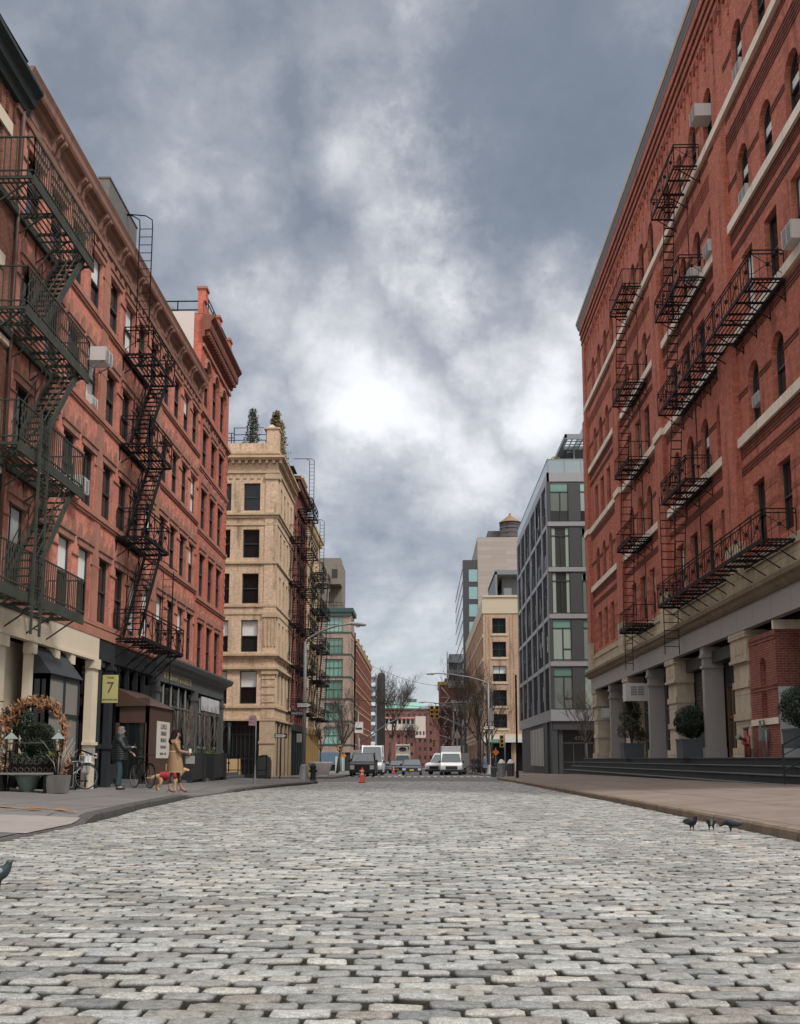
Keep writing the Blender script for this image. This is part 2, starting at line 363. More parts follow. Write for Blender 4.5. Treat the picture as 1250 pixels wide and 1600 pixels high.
def acunit(label,kind,fr,u,z,o,w=.66,h=.42,d=.5,face=None,group='window air conditioners',brk=True):
    t=thing('air_conditioner',label,'air conditioner',fr(u,o,z),ROT[kind],group)
    b=MB();b.box(-w/2,w/2,-d,.15,0,h)
    for k in range(5):b.box(w/2,w/2+.006,-d+.08+k*.07,-d+.11+k*.07,.08,h-.08)
    b.build('casing',M['white'],t,True)
    g=MB();g.box(-w/2+.04,w/2-.04,-d-.012,-d-.002,.04,h-.04);g.build('grille',plain('ac_grille',(.16,.17,.17),.6),t,True)
    g=MB()
    for k in range(7):zz=.06+k*(h-.12)/6;g.box(-w/2+.04,w/2-.04,-d-.02,-d-.013,zz-.006,zz+.006)
    for x in (-w/2+.0,-.01,w/2-.03):g.box(x,x+.03,-d-.024,-d-.013,.0,h)
    g.build('louvre',M['white'],t,True)
    if brk:
        g=MB()
        for x in (-w/2+.06,w/2-.06):g.bar((x,-d+.05,-.01),(x,.1,-.3),.03)
        g.build('bracket',M['steel'],t,True)
    return t
def textm(name,s,size,mat,parent,loc,rot,align='CENTER',ext=.004):
    c=bpy.data.curves.new(name,'FONT');c.body=s;c.size=size;c.align_x=align;c.align_y='CENTER';c.extrude=ext
    o=bpy.data.objects.new(name,c);COL.objects.link(o);bpy.context.view_layer.update()
    me=bpy.data.meshes.new_from_object(o);bpy.data.objects.remove(o)
    me.materials.clear();me.materials.append(mat);me.name=name
    o=bpy.data.objects.new(name,me);COL.objects.link(o);o.parent=parent;o.location=loc;o.rotation_euler=rot;return o
# ---------------------------------------------------------------- camera
cam=bpy.data.objects.new('camera',bpy.data.cameras.new('camera'));COL.objects.link(cam);S.camera=cam
f_=1600.;T_=atan(f_/11000.);PY_=1186-f_*tan(T_);A_=atan(35*cos(T_)/f_)
cam.location=(0,0,.92);cam.rotation_euler=(pi/2+T_,0,A_)
cam.data.sensor_fit='VERTICAL';cam.data.sensor_height=36;cam.data.lens=36*f_/1600;cam.data.shift_y=(PY_-800)/1600;cam.data.clip_end=5000;cam.data.clip_start=.05
S.render.resolution_x=800;S.render.resolution_y=1024
S.view_settings.view_transform='Standard';S.view_settings.look='None';S.view_settings.gamma=1;S.view_settings.exposure=.95
# ---------------------------------------------------------------- world: overcast sky
W=bpy.data.worlds.new("World");S.world=W;W.use_nodes=True;nt=W.node_tree;nt.nodes.clear();L=nt.links
out=nt.nodes.new('ShaderNodeOutputWorld');bg=nt.nodes.new('ShaderNodeBackground');L.new(bg.outputs[0],out.inputs[0])
sky=nt.nodes.new('ShaderNodeTexSky');sky.sky_type='NISHITA';sky.sun_disc=False;SUN_EL=R(50);SUN_AZ=R(128)
sky.sun_elevation=SUN_EL;sky.sun_rotation=SUN_AZ
def m(op,a,b=None,c=None,clamp=False):
    n=nt.nodes.new('ShaderNodeMath');n.operation=op;n.use_clamp=clamp
    for i,v in enumerate((a,b,c)):
        if v is None:continue
        if isinstance(v,(int,float)):n.inputs[i].default_value=v
        else:L.new(v,n.inputs[i])
    return n.outputs[0]
tc=nt.nodes.new('ShaderNodeTexCoord');D=tc.outputs['Generated']
sep=nt.nodes.new('ShaderNodeSeparateXYZ');L.new(D,sep.inputs[0])
zz=m('ADD',m('MAXIMUM',sep.outputs[2],0.0),.16)
px=m('DIVIDE',sep.outputs[0],zz);py=m('DIVIDE',sep.outputs[1],zz)
cb=nt.nodes.new('ShaderNodeCombineXYZ');L.new(px,cb.inputs[0]);L.new(m('MULTIPLY',py,.8),cb.inputs[1]);cb.inputs[2].default_value=3.7
def noise(vec,sc,det,ro=.6,dist=0.):
    n=nt.nodes.new('ShaderNodeTexNoise');L.new(vec,n.inputs['Vector']);n.inputs['Scale'].default_value=sc;n.inputs['Detail'].default_value=det;n.inputs['Roughness'].default_value=ro;n.inputs['Distortion'].default_value=dist;return n
n1=noise(cb.outputs[0],1.15,10,.6,.15);n2=noise(cb.outputs[0],3.6,9,.62,.1)
nw=noise(D,3.4,10,.66,.0)
# large cloud masses placed by sky direction, edges broken up by noise
wv=nt.nodes.new('ShaderNodeVectorMath');wv.operation='SUBTRACT';L.new(nw.outputs['Color'],wv.inputs[0]);wv.inputs[1].default_value=(.5,.5,.5)
wm=nt.nodes.new('ShaderNodeVectorMath');wm.operation='SCALE';L.new(wv.outputs[0],wm.inputs[0]);wm.inputs[3].default_value=.34
wa=nt.nodes.new('ShaderNodeVectorMath');wa.operation='ADD';L.new(D,wa.inputs[0]);L.new(wm.outputs[0],wa.inputs[1])
wn=nt.nodes.new('ShaderNodeVectorMath');wn.operation='NORMALIZE';L.new(wa.outputs[0],wn.inputs[0])
def spot(d,k,amp):
    v=nt.nodes.new('ShaderNodeVectorMath');v.operation='DOT_PRODUCT';L.new(wn.outputs[0],v.inputs[0]);v.inputs[1].default_value=Vector(d).normalized()
    return m('MULTIPLY',m('EXPONENT',m('MULTIPLY',m('SUBTRACT',v.outputs['Value'],1.),k)),amp)
SPOTS=[((-0.02,0.788,0.616),14,-.08),((-.274,.787,.553),45,-.14),((.105,.866,.488),120,-.38),((.085,.835,.545),160,-.2),((.14,.79,.6),70,-.2),((-.063,.835,.547),700,.45),((-.05,.865,.5),400,.2),((-.05,.89,.46),110,.22),((.01,.925,.378),26,.32),((.06,.94,.33),120,.16),((-.02,.955,.27),60,.12),((-.024,.985,.165),260,-.16),((0,.997,.06),90,.2),((.144,.909,.392),200,.12)]
acc=m('ADD',m('MULTIPLY',m('SUBTRACT',n1.outputs['Fac'],.5),.95),m('MULTIPLY',m('SUBTRACT',n2.outputs['Fac'],.5),.75))
wd1=noise(D,5.,6,.6,0.);wd2=nt.nodes.new('ShaderNodeMix');wd2.data_type='RGBA';wd2.inputs['Factor'].default_value=.16;L.new(D,wd2.inputs['A']);L.new(wd1.outputs['Color'],wd2.inputs['B']);n4=noise(wd2.outputs['Result'],7.5,10,.62,.0);acc=m('ADD',acc,m('MULTIPLY',m('SUBTRACT',n4.outputs['Fac'],.5),.85));acc=m('ADD',acc,.44)
for s_ in SPOTS: acc=m('ADD',acc,spot(*s_))
vo=nt.nodes.new('ShaderNodeTexVoronoi');vo.feature='F1';vo.inputs['Scale'].default_value=8.5;vo.inputs['Detail'].default_value=1.5;vo.inputs['Roughness'].default_value=.55;L.new(wd2.outputs['Result'],vo.inputs['Vector'])
pf_=m('MULTIPLY',m('SUBTRACT',.62,vo.outputs['Distance']),m('MULTIPLY_ADD',acc,.9,.03))
acc=m('ADD',acc,pf_);acc=m('SMOOTH_MIN',acc,1.02,.3)
acc=m('MULTIPLY_ADD',acc,.85,.15);cr=nt.nodes.new('ShaderNodeValToRGB');L.new(acc,cr.inputs[0]);e=cr.color_ramp.elements
e[0].position=.0;e[0].color=(.075,.088,.108,1);e[1].position=1.45;e[1].color=(.49,.49,.495,1)
for p_,c_ in ((.3,(.112,.126,.147,1)),(.52,(.195,.203,.222,1)),(.77,(.34,.342,.35,1))):
    q=e.new(p_);q.color=c_
# horizon haze; gain added to unseen sky overhead and behind, to light the facades
hz=m('SUBTRACT',1.,m('MULTIPLY',sep.outputs[2],6.),clamp=True)
mh=nt.nodes.new('ShaderNodeMix');mh.data_type='RGBA';L.new(m('MULTIPLY',hz,.55),mh.inputs['Factor']);L.new(cr.outputs[0],mh.inputs['A']);mh.inputs['B'].default_value=(.36,.385,.42,1)
g1=m('MULTIPLY',m('MULTIPLY',m('SUBTRACT',sep.outputs[2],.645),9.,clamp=True),4.5);g2=m('MULTIPLY',m('SUBTRACT',m('MULTIPLY',sep.outputs[1],-1.),.0,clamp=True),1.7)
gain=m('MULTIPLY',m('ADD',1.,m('ADD',g1,g2)),10.)
sc=nt.nodes.new('ShaderNodeVectorMath');sc.operation='SCALE';L.new(mh.outputs['Result'],sc.inputs[0]);L.new(gain,sc.inputs[3])
sk=nt.nodes.new('ShaderNodeVectorMath');sk.operation='SCALE';L.new(sky.outputs[0],sk.inputs[0]);sk.inputs[3].default_value=.12
ad=nt.nodes.new('ShaderNodeVectorMath');ad.operation='ADD';L.new(sc.outputs[0],ad.inputs[0]);L.new(sk.outputs[0],ad.inputs[1])
tn=nt.nodes.new('ShaderNodeMix');tn.data_type='RGBA';tn.blend_type='MULTIPLY';L.new(m('MULTIPLY',m('SUBTRACT',gain,10.),.06,clamp=True),tn.inputs['Factor']);L.new(ad.outputs[0],tn.inputs['A']);tn.inputs['B'].default_value=(1.12,.99,.87,1);L.new(tn.outputs['Result'],bg.inputs[0]);bg.inputs[1].default_value=.1
sl=bpy.data.lights.new('sun','SUN');sl.energy=1.5;sl.angle=R(12);sl.color=(1,.96,.9);so=bpy.data.objects.new('sun',sl);COL.objects.link(so)
sd=Vector((sin(SUN_AZ)*cos(SUN_EL),cos(SUN_AZ)*cos(SUN_EL),sin(SUN_EL)));so.rotation_euler=sd.to_track_quat('Z','Y').to_euler();so.location=(0,-20,60)
# ================================================================ THE SETTING
import numpy as np
def crown(x,y):
    return .05*max(0,1-(x/5.2)**2)*(1 if y<55 else max(0,1-(y-55)/15))
def gz(x,y): return GZ(y)+crown(x,y)
def interp(tab,y):
    if y<=tab[0][0]:return tab[0][1]
    for a,b in zip(tab,tab[1:]):
        if y<=b[0]:return a[1]+(b[1]-a[1])*(y-a[0])/(b[0]-a[0])
    return tab[-1][1]
KL=[(0,-4.75),(12.4,-5.04),(16.6,-5.33),(22,-5.95),(29.6,-6.55),(35,-6.5),(40,-6.35),(45,-6.0),(50,-5.5),(53.5,-5.4),(54.5,-5.7),(55.3,-6.4),(56,-7.6)]
KR=[(0,4.35),(12.6,4.5),(24,4.72),(60,4.92),(68,4.9),(71,5.1),(73.4,5.7),(75,6.8),(76,8.6)]
HL=[(0,.02),(16.1,.02),(16.9,.15),(27.8,.15),(29.8,.03),(34.5,.03),(36,.12),(56,.13)]   # kerb height, left: driveway and dropped stretch
# ground sheet
g=MB();g.poly((-900,-60,GZ(-60)-.12),(900,-60,GZ(-60)-.12),(900,1500,GZ(1500)-.12),(-900,1500,GZ(1500)-.12))
struct('ground',g,stone('ground_dirt',(.12,.115,.11),(.05,.05,.05),.5),'dull grey ground lying beneath the whole street and its blocks')
# road base (joints between the stones)
g=MB();ys=[-3+i*1.5 for i in range(42)];xs=[-7+i*.5 for i in range(29)]
for j in range(len(ys)-1):
    for i in range(len(xs)-1):
        a,b,c,d=xs[i],xs[i+1],ys[j],ys[j+1];g.poly((a,c,gz(a,c)-.024),(b,c,gz(b,c)-.024),(b,d,gz(b,d)-.024),(a,d,gz(a,d)-.024))
struct('road_bed',g,stone('joint_dirt',(.05,.045,.034),(.03,.034,.02),.7,scale=5),'dark gritty dirt filling the joints between the cobblestones','road')
# cobbles: every block real geometry up to the crossing
rs=np.random.RandomState(5)
V=[];F=[];CO=[];nv=0
def ringtpl(n,levels,e):
    ring=[]
    for k in range(n):
        t=2*pi*(k+.5)/n;c_,s_=cos(t),sin(t);ring.append((math.copysign(abs(c_)**e,c_),math.copysign(abs(s_)**e,s_)))
    pts=[(x*(sx),y*(sy),z) for (sx,sy,z) in levels for x,y in ring];f=[]
    for l in range(len(levels)-1):
        for k in range(n):f.append((l*n+k,l*n+(k+1)%n,(l+1)*n+(k+1)%n,(l+1)*n+k))
    c=len(pts);pts.append((0,0,levels[-1][2]+.002));b=(len(levels)-1)*n
    for k in range(n):f.append((b+k,b+(k+1)%n,c,c))
    return np.array(pts),f
T1=ringtpl(16,[(1,1,-.03),(1,1,.002),(.985,.955,.009),(.94,.86,.0135),(.6,.5,.0145)],.36)
T2=ringtpl(10,[(1,1,-.028),(1,1,.0),(.97,.92,.009),(.85,.72,.0135)],.4)
verts=[];fq=[];vc=[];base=0
pal=np.array([(.37,.372,.36),(.335,.34,.335),(.395,.395,.375),(.42,.405,.37),(.30,.31,.315),(.385,.35,.31),(.35,.36,.352),(.40,.385,.355)])
y=2.2;row=0;drift=0.
while y<57.5:
    pitch=rs.uniform(.113,.129);near=y<13;drift+=rs.uniform(-.012,.012)
    xk=interp(KL,y);xr=interp(KR,y);x0=-9. if y>55.5 else xk
    k0=int((x0-.3)/.223)-2;k1=int((xr+.3)/.223)+2;off=(row%2)*.1115+drift
    js=rs.uniform(-.02,.02,k1-k0+3)
    for kk in range(k0,k1):
        q=kk-k0;xa=kk*.223+off+js[q];xb=(kk+1)*.223+off+js[q+1]
        if xb<x0+.02 or xa>xr-.02:continue
        xa=max(xa,x0+.004);xb=min(xb,xr-.004)
        if xb-xa<.06:continue
        g_=rs.uniform(.006,.019);l=xb-xa;cx=(xa+xb)/2
        sway=.09*sin(cx*.35+y*.21)+.045*sin(cx*.9-y*.4)+.012*cx*cx*.35+.012*sin(cx*3.1+row)
        cy=y+sway+rs.uniform(-.007,.007)
        T=T1 if near else T2
        P=T[0].copy()
        hw=l/2-g_*.75;hd=pitch/2-rs.uniform(.003,.009)
        nrm=P.shape[0]
        if near:
            nz=rs.uniform(-.06,.06,(16,2));k=np.arange(nrm-1)%16;P[:-1,0]*=1+nz[k,0]*.5;P[:-1,1]*=1+nz[k,1]*1.8
            P[33:-1,2]+=rs.uniform(-.003,.003,nrm-34)
            P[:-1,1]*=1-.10*rs.rand()*np.abs(P[:-1,0])**3
        X=P[:,0]*hw;Y=P[:,1]*hd;a=rs.normal(0,.02);ca,sa=cos(a),sin(a)
        Xr=X*ca-Y*sa;Yr=X*sa+Y*ca
        tx,ty=rs.normal(0,.015),rs.normal(0,.03);z0=gz(cx,cy)+rs.normal(0,.0035)+.006*sin(cx*1.7+2)*sin(cy*1.1)
        Z=P[:,2]+z0+tx*Xr+ty*Yr
        verts.append(np.stack([Xr+cx,Yr+cy,Z],1))
        fq.extend([tuple(base+i for i in (q_ if q_[2]!=q_[3] else q_[:3])) for q_ in T[1]]);base+=nrm
        pn=sin(cx*.8+1.3*sin(y*.3))+sin(y*.5+cx*.3)   # colour drifts over the street
        wts=np.array([1.2,1,1.2,.25+.35*max(0,pn),.8,.2+.25*max(0,cx/5),1,.6]);wts/=wts.sum()
        c=pal[rs.choice(8,p=wts)]*rs.uniform(.46,.98)*np.array([.985,1.,.965])
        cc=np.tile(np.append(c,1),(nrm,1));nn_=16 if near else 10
        cc[:2*nn_,:3]=np.array([.035,.032,.025]);cc[2*nn_:3*nn_,:3]*=.62;vc.append(cc)  # lower sides coloured dark: joint dirt plus the shade of the crevices
    y+=pitch;row+=1
VV=np.concatenate(verts);VC=np.concatenate(vc)
me=bpy.data.meshes.new('cobblestone_road');me.from_pydata(VV.tolist(),[],fq)
me.polygons.foreach_set('use_smooth',[True]*len(me.polygons))
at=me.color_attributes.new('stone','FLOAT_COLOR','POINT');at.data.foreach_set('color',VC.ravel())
mt,nt2,b=NT('granite_block');L=nt2.links
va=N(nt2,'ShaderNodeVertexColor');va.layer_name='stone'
tcn=N(nt2,'ShaderNodeTexCoord');s1=N(nt2,'ShaderNodeTexNoise',Scale=130.,Detail=5.,Roughness=.75);L.new(tcn.outputs['Object'],s1.inputs['Vector'])
s2=N(nt2,'ShaderNodeTexNoise',Scale=26.,Detail=6.,Roughness=.7);L.new(tcn.outputs['Object'],s2.inputs['Vector'])
s3=N(nt2,'ShaderNodeTexNoise',Scale=.7,Detail=4.,Roughness=.6);L.new(tcn.outputs['Object'],s3.inputs['Vector'])
r_=N(nt2,'ShaderNodeMapRange');r_.inputs['From Min'].default_value=.36;r_.inputs['From Max'].default_value=.64;r_.inputs['To Min'].default_value=.5;r_.inputs['To Max'].default_value=1.5;L.new(s1.outputs['Fac'],r_.inputs['Value'])
r2_=N(nt2,'ShaderNodeMapRange');r2_.inputs['From Min'].default_value=.3;r2_.inputs['From Max'].default_value=.7;r2_.inputs['To Min'].default_value=.62;r2_.inputs['To Max'].default_value=1.36;L.new(s2.outputs['Fac'],r2_.inputs['Value'])
r3_=N(nt2,'ShaderNodeMapRange');r3_.inputs['From Min'].default_value=.35;r3_.inputs['From Max'].default_value=.65;r3_.inputs['To Min'].default_value=.84;r3_.inputs['To Max'].default_value=1.1;L.new(s3.outputs['Fac'],r3_.inputs['Value'])
mm1=N(nt2,'ShaderNodeMath',operation='MULTIPLY');L.new(r_.outputs[0],mm1.inputs[0]);L.new(r2_.outputs[0],mm1.inputs[1])
mm2=N(nt2,'ShaderNodeMath',operation='MULTIPLY');L.new(mm1.outputs[0],mm2.inputs[0]);L.new(r3_.outputs[0],mm2.inputs[1])
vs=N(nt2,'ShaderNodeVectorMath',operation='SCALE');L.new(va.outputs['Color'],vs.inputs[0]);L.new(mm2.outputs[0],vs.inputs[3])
# old red paint marks on the right of the street
mp=N(nt2,'ShaderNodeSeparateXYZ');L.new(tcn.outputs['Object'],mp.inputs[0])
vd=N(nt2,'ShaderNodeTexNoise',Scale=1.6,Detail=5.,Roughness=.65);L.new(tcn.outputs['Object'],vd.inputs['Vector'])
rr=N(nt2,'ShaderNodeMapRange');rr.inputs['From Min'].default_value=.635;rr.inputs['From Max'].default_value=.68;rr.inputs['To Max'].default_value=.38;L.new(vd.outputs['Fac'],rr.inputs['Value'])
rx=N(nt2,'ShaderNodeMapRange');rx.inputs['From Min'].default_value=.8;rx.inputs['From Max'].default_value=1.4;L.new(mp.outputs['X'],rx.inputs['Value'])
rm=N(nt2,'ShaderNodeMath',operation='MULTIPLY');L.new(rr.outputs[0],rm.inputs[0]);L.new(rx.outputs[0],rm.inputs[1])
mr=N(nt2,'ShaderNodeMix',data_type='RGBA');mr.inputs['B'].default_value=(.36,.15,.17,1);L.new(rm.outputs[0],mr.inputs['Factor']);L.new(vs.outputs[0],mr.inputs['A'])
L.new(mr.outputs['Result'],b.inputs['Base Color']);b.inputs['Roughness'].default_value=.45
ba=N(nt2,'ShaderNodeMath',operation='ADD');L.new(s1.outputs['Fac'],ba.inputs[0]);L.new(s2.outputs['Fac'],ba.inputs[1])
bp=N(nt2,'ShaderNodeBump',Strength=.7,Distance=.006);L.new(ba.outputs[0],bp.inputs['Height']);L.new(bp.outputs['Normal'],b.inputs['Normal'])
me.materials.append(mt);ro=bpy.data.objects.new('cobblestone_road',me);COL.objects.link(ro)
tag(ro,'worn grey granite block paving running the length of the street','road',None,'structure')
# cobbled crossing further off, laid as one sheet with its own block pattern
cob=brick('cobble_sheet',(.25,.245,.23),(.18,.178,.172),(.05,.045,.04),bw=.24,bh=.125,stain=(.14,.135,.13),samt=.6,mort=.018,bump=1.,streak=.3,lite=(.3,.29,.27))
g=MB()
for i in range(12):
    for (a,b_) in ((-60,-9),(-9,4.9),(4.9,60)):
        if a==-60 and i>5 and False:continue
        c=57.4+i*2.6;d=c+2.6;
        g.poly((a,c,GZ(c)+.006),(b_,c,GZ(c)+.006),(b_,d,GZ(d)+.006),(a,d,GZ(d)+.006))
g.poly((-60,55.9,GZ(55.9)+.002),(-8.8,55.9,GZ(55.9)+.002),(-8.8,57.4,GZ(57.4)+.002),(-60,57.4,GZ(57.4)+.002))
struct('crossing',g,cob,'cobbled crossing of the side street past the corner','road')
# asphalt beyond
g=MB();g.poly((-6.2,88.6,GZ(88.6)+.012),(5.4,88.6,GZ(88.6)+.012),(5.4,420,GZ(420)+.012),(-6.2,420,GZ(420)+.012))
struct('asphalt_road',g,stone('asphalt',(.11,.11,.112),(.06,.06,.06),.4),'grey asphalt carriageway beyond the crosswalk','road')
g=MB()
for i in range(22):
    x=-6.0+i*.53;g.box(x,x+.3,81.5,85.6,GZ(83)+.02,GZ(83)+.034)
for k in range(20):g.box(-2.15,-2.0,92+k*9,97+k*9,GZ(92+k*9)-.03,GZ(92+k*9)+.03)
struct('crosswalk',g,plain('road_marking',(.4,.4,.38),.7,var=.25,scale=12),'white crosswalk bars and lane line painted across the far road','road marking')
# ---- sidewalks
def walk(nm,kt,face,y0,y1,hf,mat,lab,sgn,step=.8,kerbw=.18):
    g=MB();k=MB();n=int((y1-y0)/step);pr=None
    for i in range(n+1):
        y=y0+(y1-y0)*i/n;xk=interp(kt,y);h=hf(y);xf=face(y)
        def zs(x):return GZ(y)+h+.04*abs(x-xk)
        xi=xk+sgn*kerbw;pts=[(xi,y,zs(xi)-.004)]+[(xi+(xf-xi)*t,y,GZ(y)+h+(.04*abs(xi+(xf-xi)*t-xk) if h>.05 else .045*abs(xi+(xf-xi)*t-xk))) for t in (.25,.5,.75,1)]
        kp=[(xk,y,GZ(y)-.08),(xk,y,GZ(y)+h-.02),(xk+sgn*.025,y,GZ(y)+h),(xi,y,GZ(y)+h)]
        if pr:
            for a in range(4):g.poly(pr[0][a],pr[0][a+1],pts[a+1],pts[a])
        pr=(pts,kp)
    a=struct(nm,g,mat,lab)
    # kerb stones as separate blocks with open joints
    y=y0
    while y<y1-.1:
        l=random.uniform(1.5,2.1) if y<50 else random.uniform(.7,1.1);e=min(y+l,y1);ys=[y+.008+(e-y-.016)*t/4 for t in range(5)];pr=None;jx=random.uniform(-.015,.015)
        for q in ys:
            xk=interp(kt,q)+jx;h=hf(q);jz=random.uniform(-.006,.006);w=kerbw
            kp=[(xk,q,GZ(q)-.1),(xk-sgn*0,q,GZ(q)+h-.03+jz),(xk+sgn*.03,q,GZ(q)+h+.003+jz),(xk+sgn*w,q,GZ(q)+h+.002),(xk+sgn*w,q,GZ(q)-.1)]
            if pr is None:k.poly(*kp)
            else:
                for a_ in range(4):k.poly(pr[a_],pr[a_+1],kp[a_+1],kp[a_])
            pr=kp
        k.poly(*pr);y=e
    return a,k
wl=stone('concrete_walk_grey',(.165,.158,.155),(.085,.078,.072),.55,scale=.8,joints=(1.5,1.5,0,.028),streak=.0)
wr=stone('concrete_walk_tan',(.205,.168,.142),(.1,.078,.062),.85,scale=1.3,joints=(1.6,1.7,0,.028),streak=.0)
_,k=walk('sidewalk_left',KL,lambda y:-11.3,0,56,lambda y:interp(HL,y),wl,'blue grey concrete sidewalk in front of the left shops',-1)
struct('kerb_left',k,stone('kerb_dark',(.075,.072,.07),(.05,.045,.04),.6,scale=3),'dark stone kerb with a dropped driveway, left of the street','kerb')
_,k=walk('sidewalk_right',KR,lambda y:13,0,76,lambda y:.155,wr,'reddish tan concrete sidewalk below the long steps',1)
struct('kerb_right',k,stone('kerb_tan',(.2,.155,.115),(.08,.06,.045),.7,scale=3),'chipped brown stone kerb right of the street','kerb')
for nm,lab,x0,x1,y0,y1,mt_ in (('sidewalk','grey sidewalk in front of the pale brick corner building',-14,-6.2,71.5,152,wl),('sidewalk','tan sidewalk around the glass corner building',5.4,14,93,131,wr),('sidewalk','grey sidewalk of the far left block',-14,-6.2,160,400,wl),('sidewalk','grey sidewalk of the far right block',5.4,14,141,400,wl)):
    g=MB();n=8
    for i in range(n):
        a=y0+(y1-y0)*i/n;b_=y0+(y1-y0)*(i+1)/n
        for (p,q,zo) in ((x0,x1,.14),):
            g.poly((p,a,GZ(a)+zo),(q,a,GZ(a)+zo),(q,b_,GZ(b_)+zo),(p,b_,GZ(b_)+zo))
            g.poly((p,a,GZ(a)+zo),(p,b_,GZ(b_)+zo),(p,b_,GZ(b_)-.1),(p,a,GZ(a)-.1));g.poly((q,a,GZ(a)+zo),(q,b_,GZ(b_)+zo),(q,b_,GZ(b_)-.1),(q,a,GZ(a)-.1))
        if i==0:g.poly((x0,a,GZ(a)+.14),(x1,a,GZ(a)+.14),(x1,a,GZ(a)-.1),(x0,a,GZ(a)-.1))
    struct(nm,g,mt_,lab)
# driveway: paler and darker slabs, orange utility paint
def zsl(x,y):
    h=interp(HL,y);return GZ(y)+h+(.045 if h<.05 else .04)*abs(x-interp(KL,y))
def slab(nm,lab,mat,y0,y1,xa,xb,dz):
    g=MB();n=10;k=6
    for i in range(n):
        for j in range(k):
            P=[]
            for (a,c) in ((i,j),(i+1,j),(i+1,j+1),(i,j+1)):
                y=y0+(y1-y0)*a/n;x0,x1=xa(y),xb(y);x=x0+(x1-x0)*c/k;P.append((x,y,zsl(x,y)+dz))
            g.poly(*P)
    struct(nm,g,mat,lab)
wm_,ntp,bb=NT('utility_paint');L=ntp.links
tcx=N(ntp,'ShaderNodeTexCoord');nn=N(ntp,'ShaderNodeTexNoise',Scale=4.5,Detail=8.,Roughness=.8);L.new(tcx.outputs['Object'],nn.inputs['Vector'])
rg=N(ntp,'ShaderNodeMapRange');rg.inputs['From Min'].default_value=.3;rg.inputs['From Max'].default_value=.5;L.new(nn.outputs['Fac'],rg.inputs['Value'])
mx=N(ntp,'ShaderNodeMix',data_type='RGBA');mx.inputs['A'].default_value=(.17,.165,.165,1);mx.inputs['B'].default_value=(.5,.22,.02,1);L.new(rg.outputs[0],mx.inputs['Factor']);L.new(mx.outputs['Result'],bb.inputs['Base Color'])
slab('driveway','pale pinkish concrete driveway slab on the left sidewalk',stone('pale_slab',(.25,.228,.216),(.16,.11,.105),.5,scale=2,streak=.2),13.7,16.5,lambda y:interp(KL,y)-.12-.0*(y),lambda y:-9.5,.010)
slab('driveway','dark asphalt strip at the foot of the driveway, left edge',stone('dark_strip',(.10,.1,.105),(.06,.055,.055),.5,scale=2,streak=.1),10.5,13.65,lambda y:interp(KL,y)-.2,lambda y:-9.5,.010)
g=MB();rp=random.Random(3)
for k in range(26):
    y=rp.uniform(16.95,17.7);x=interp(KL,y)-rp.uniform(.35,1.5)-.4*(y-17);l=rp.uniform(.12,.42);w=rp.uniform(.02,.06);a=rp.gauss(0,.35)
    P=[]
    for t in range(6):
        q=-l/2+l*t/5;P.append((x+q*cos(a),y+q*sin(a)+.03*sin(q*20+k)))
    for t in range(5):
        (x0,y0),(x1,y1)=P[t],P[t+1];w0=w*(1-abs(t-2.5)/4);w1=w*(1-abs(t+1-2.5)/4)
        g.poly((x0,y0-w0,zsl(x0,y0-w0)+.012+k*.0003),(x1,y1-w1,zsl(x1,y1-w1)+.012+k*.0003),(x1,y1+w1,zsl(x1,y1+w1)+.012+k*.0003),(x0,y0+w0,zsl(x0,y0+w0)+.012+k*.0003))
struct('pavement_marking',g,wm_,'orange utility paint scrawled beside the driveway slab')
# ================================================================ LEFT SIDE OF THE STREET
XL=-10.5;L_=FR('L',XL)
def rear(mb,x0,x1,y0,y1,z0,z1,ends=(1,1)):
    """closing walls and roof behind a street facade lying at x0"""
    mb.poly((x0,y0,z1),(x1,y0,z1),(x1,y1,z1),(x0,y1,z1));mb.poly((x1,y0,z0),(x1,y1,z0),(x1,y1,z1),(x1,y0,z1))
    if ends[0]:mb.poly((x0,y0,z0),(x1,y0,z0),(x1,y0,z1),(x0,y0,z1))
    if ends[1]:mb.poly((x0,y1,z0),(x1,y1,z0),(x1,y1,z1),(x0,y1,z1))
def carved(w):
    def f(l):
        l.box(-w/2-.16,w/2+.16,-.21,-.1,0,.2);l.box(-w/2-.22,w/2+.22,-.25,-.1,.2,.27)
        for x in (-w/2-.02,w/2+.02,0):
            hh=.42 if x else .3
            l.prism([(x-.15,.27),(x+.15,.27),(x+.13,.27+hh*.6),(x+.06,.27+hh),(x-.06,.27+hh),(x-.13,.27+hh*.6)],lambda u,o,z:(u,-o,z),.1,.23)
    return f
def up(fn,h):
    def g(l):
        fn(l);l.v=[(x,y,z+h) for x,y,z in l.v]
    return g
def bracket(b,fr,u,z,s=1.,w=.2,o0=0,dep=.45):
    b.prism([(o0+0,z),(o0+dep*s,z),(o0+dep*s,z-.12*s),(o0+dep*.55*s,z-.3*s),(o0+dep*.35*s,z-.62*s),(o0+.06,z-.75*s),(o0,z-.95*s)],lambda a,o,zz:fr(u+o,a,zz),-w/2,w/2)
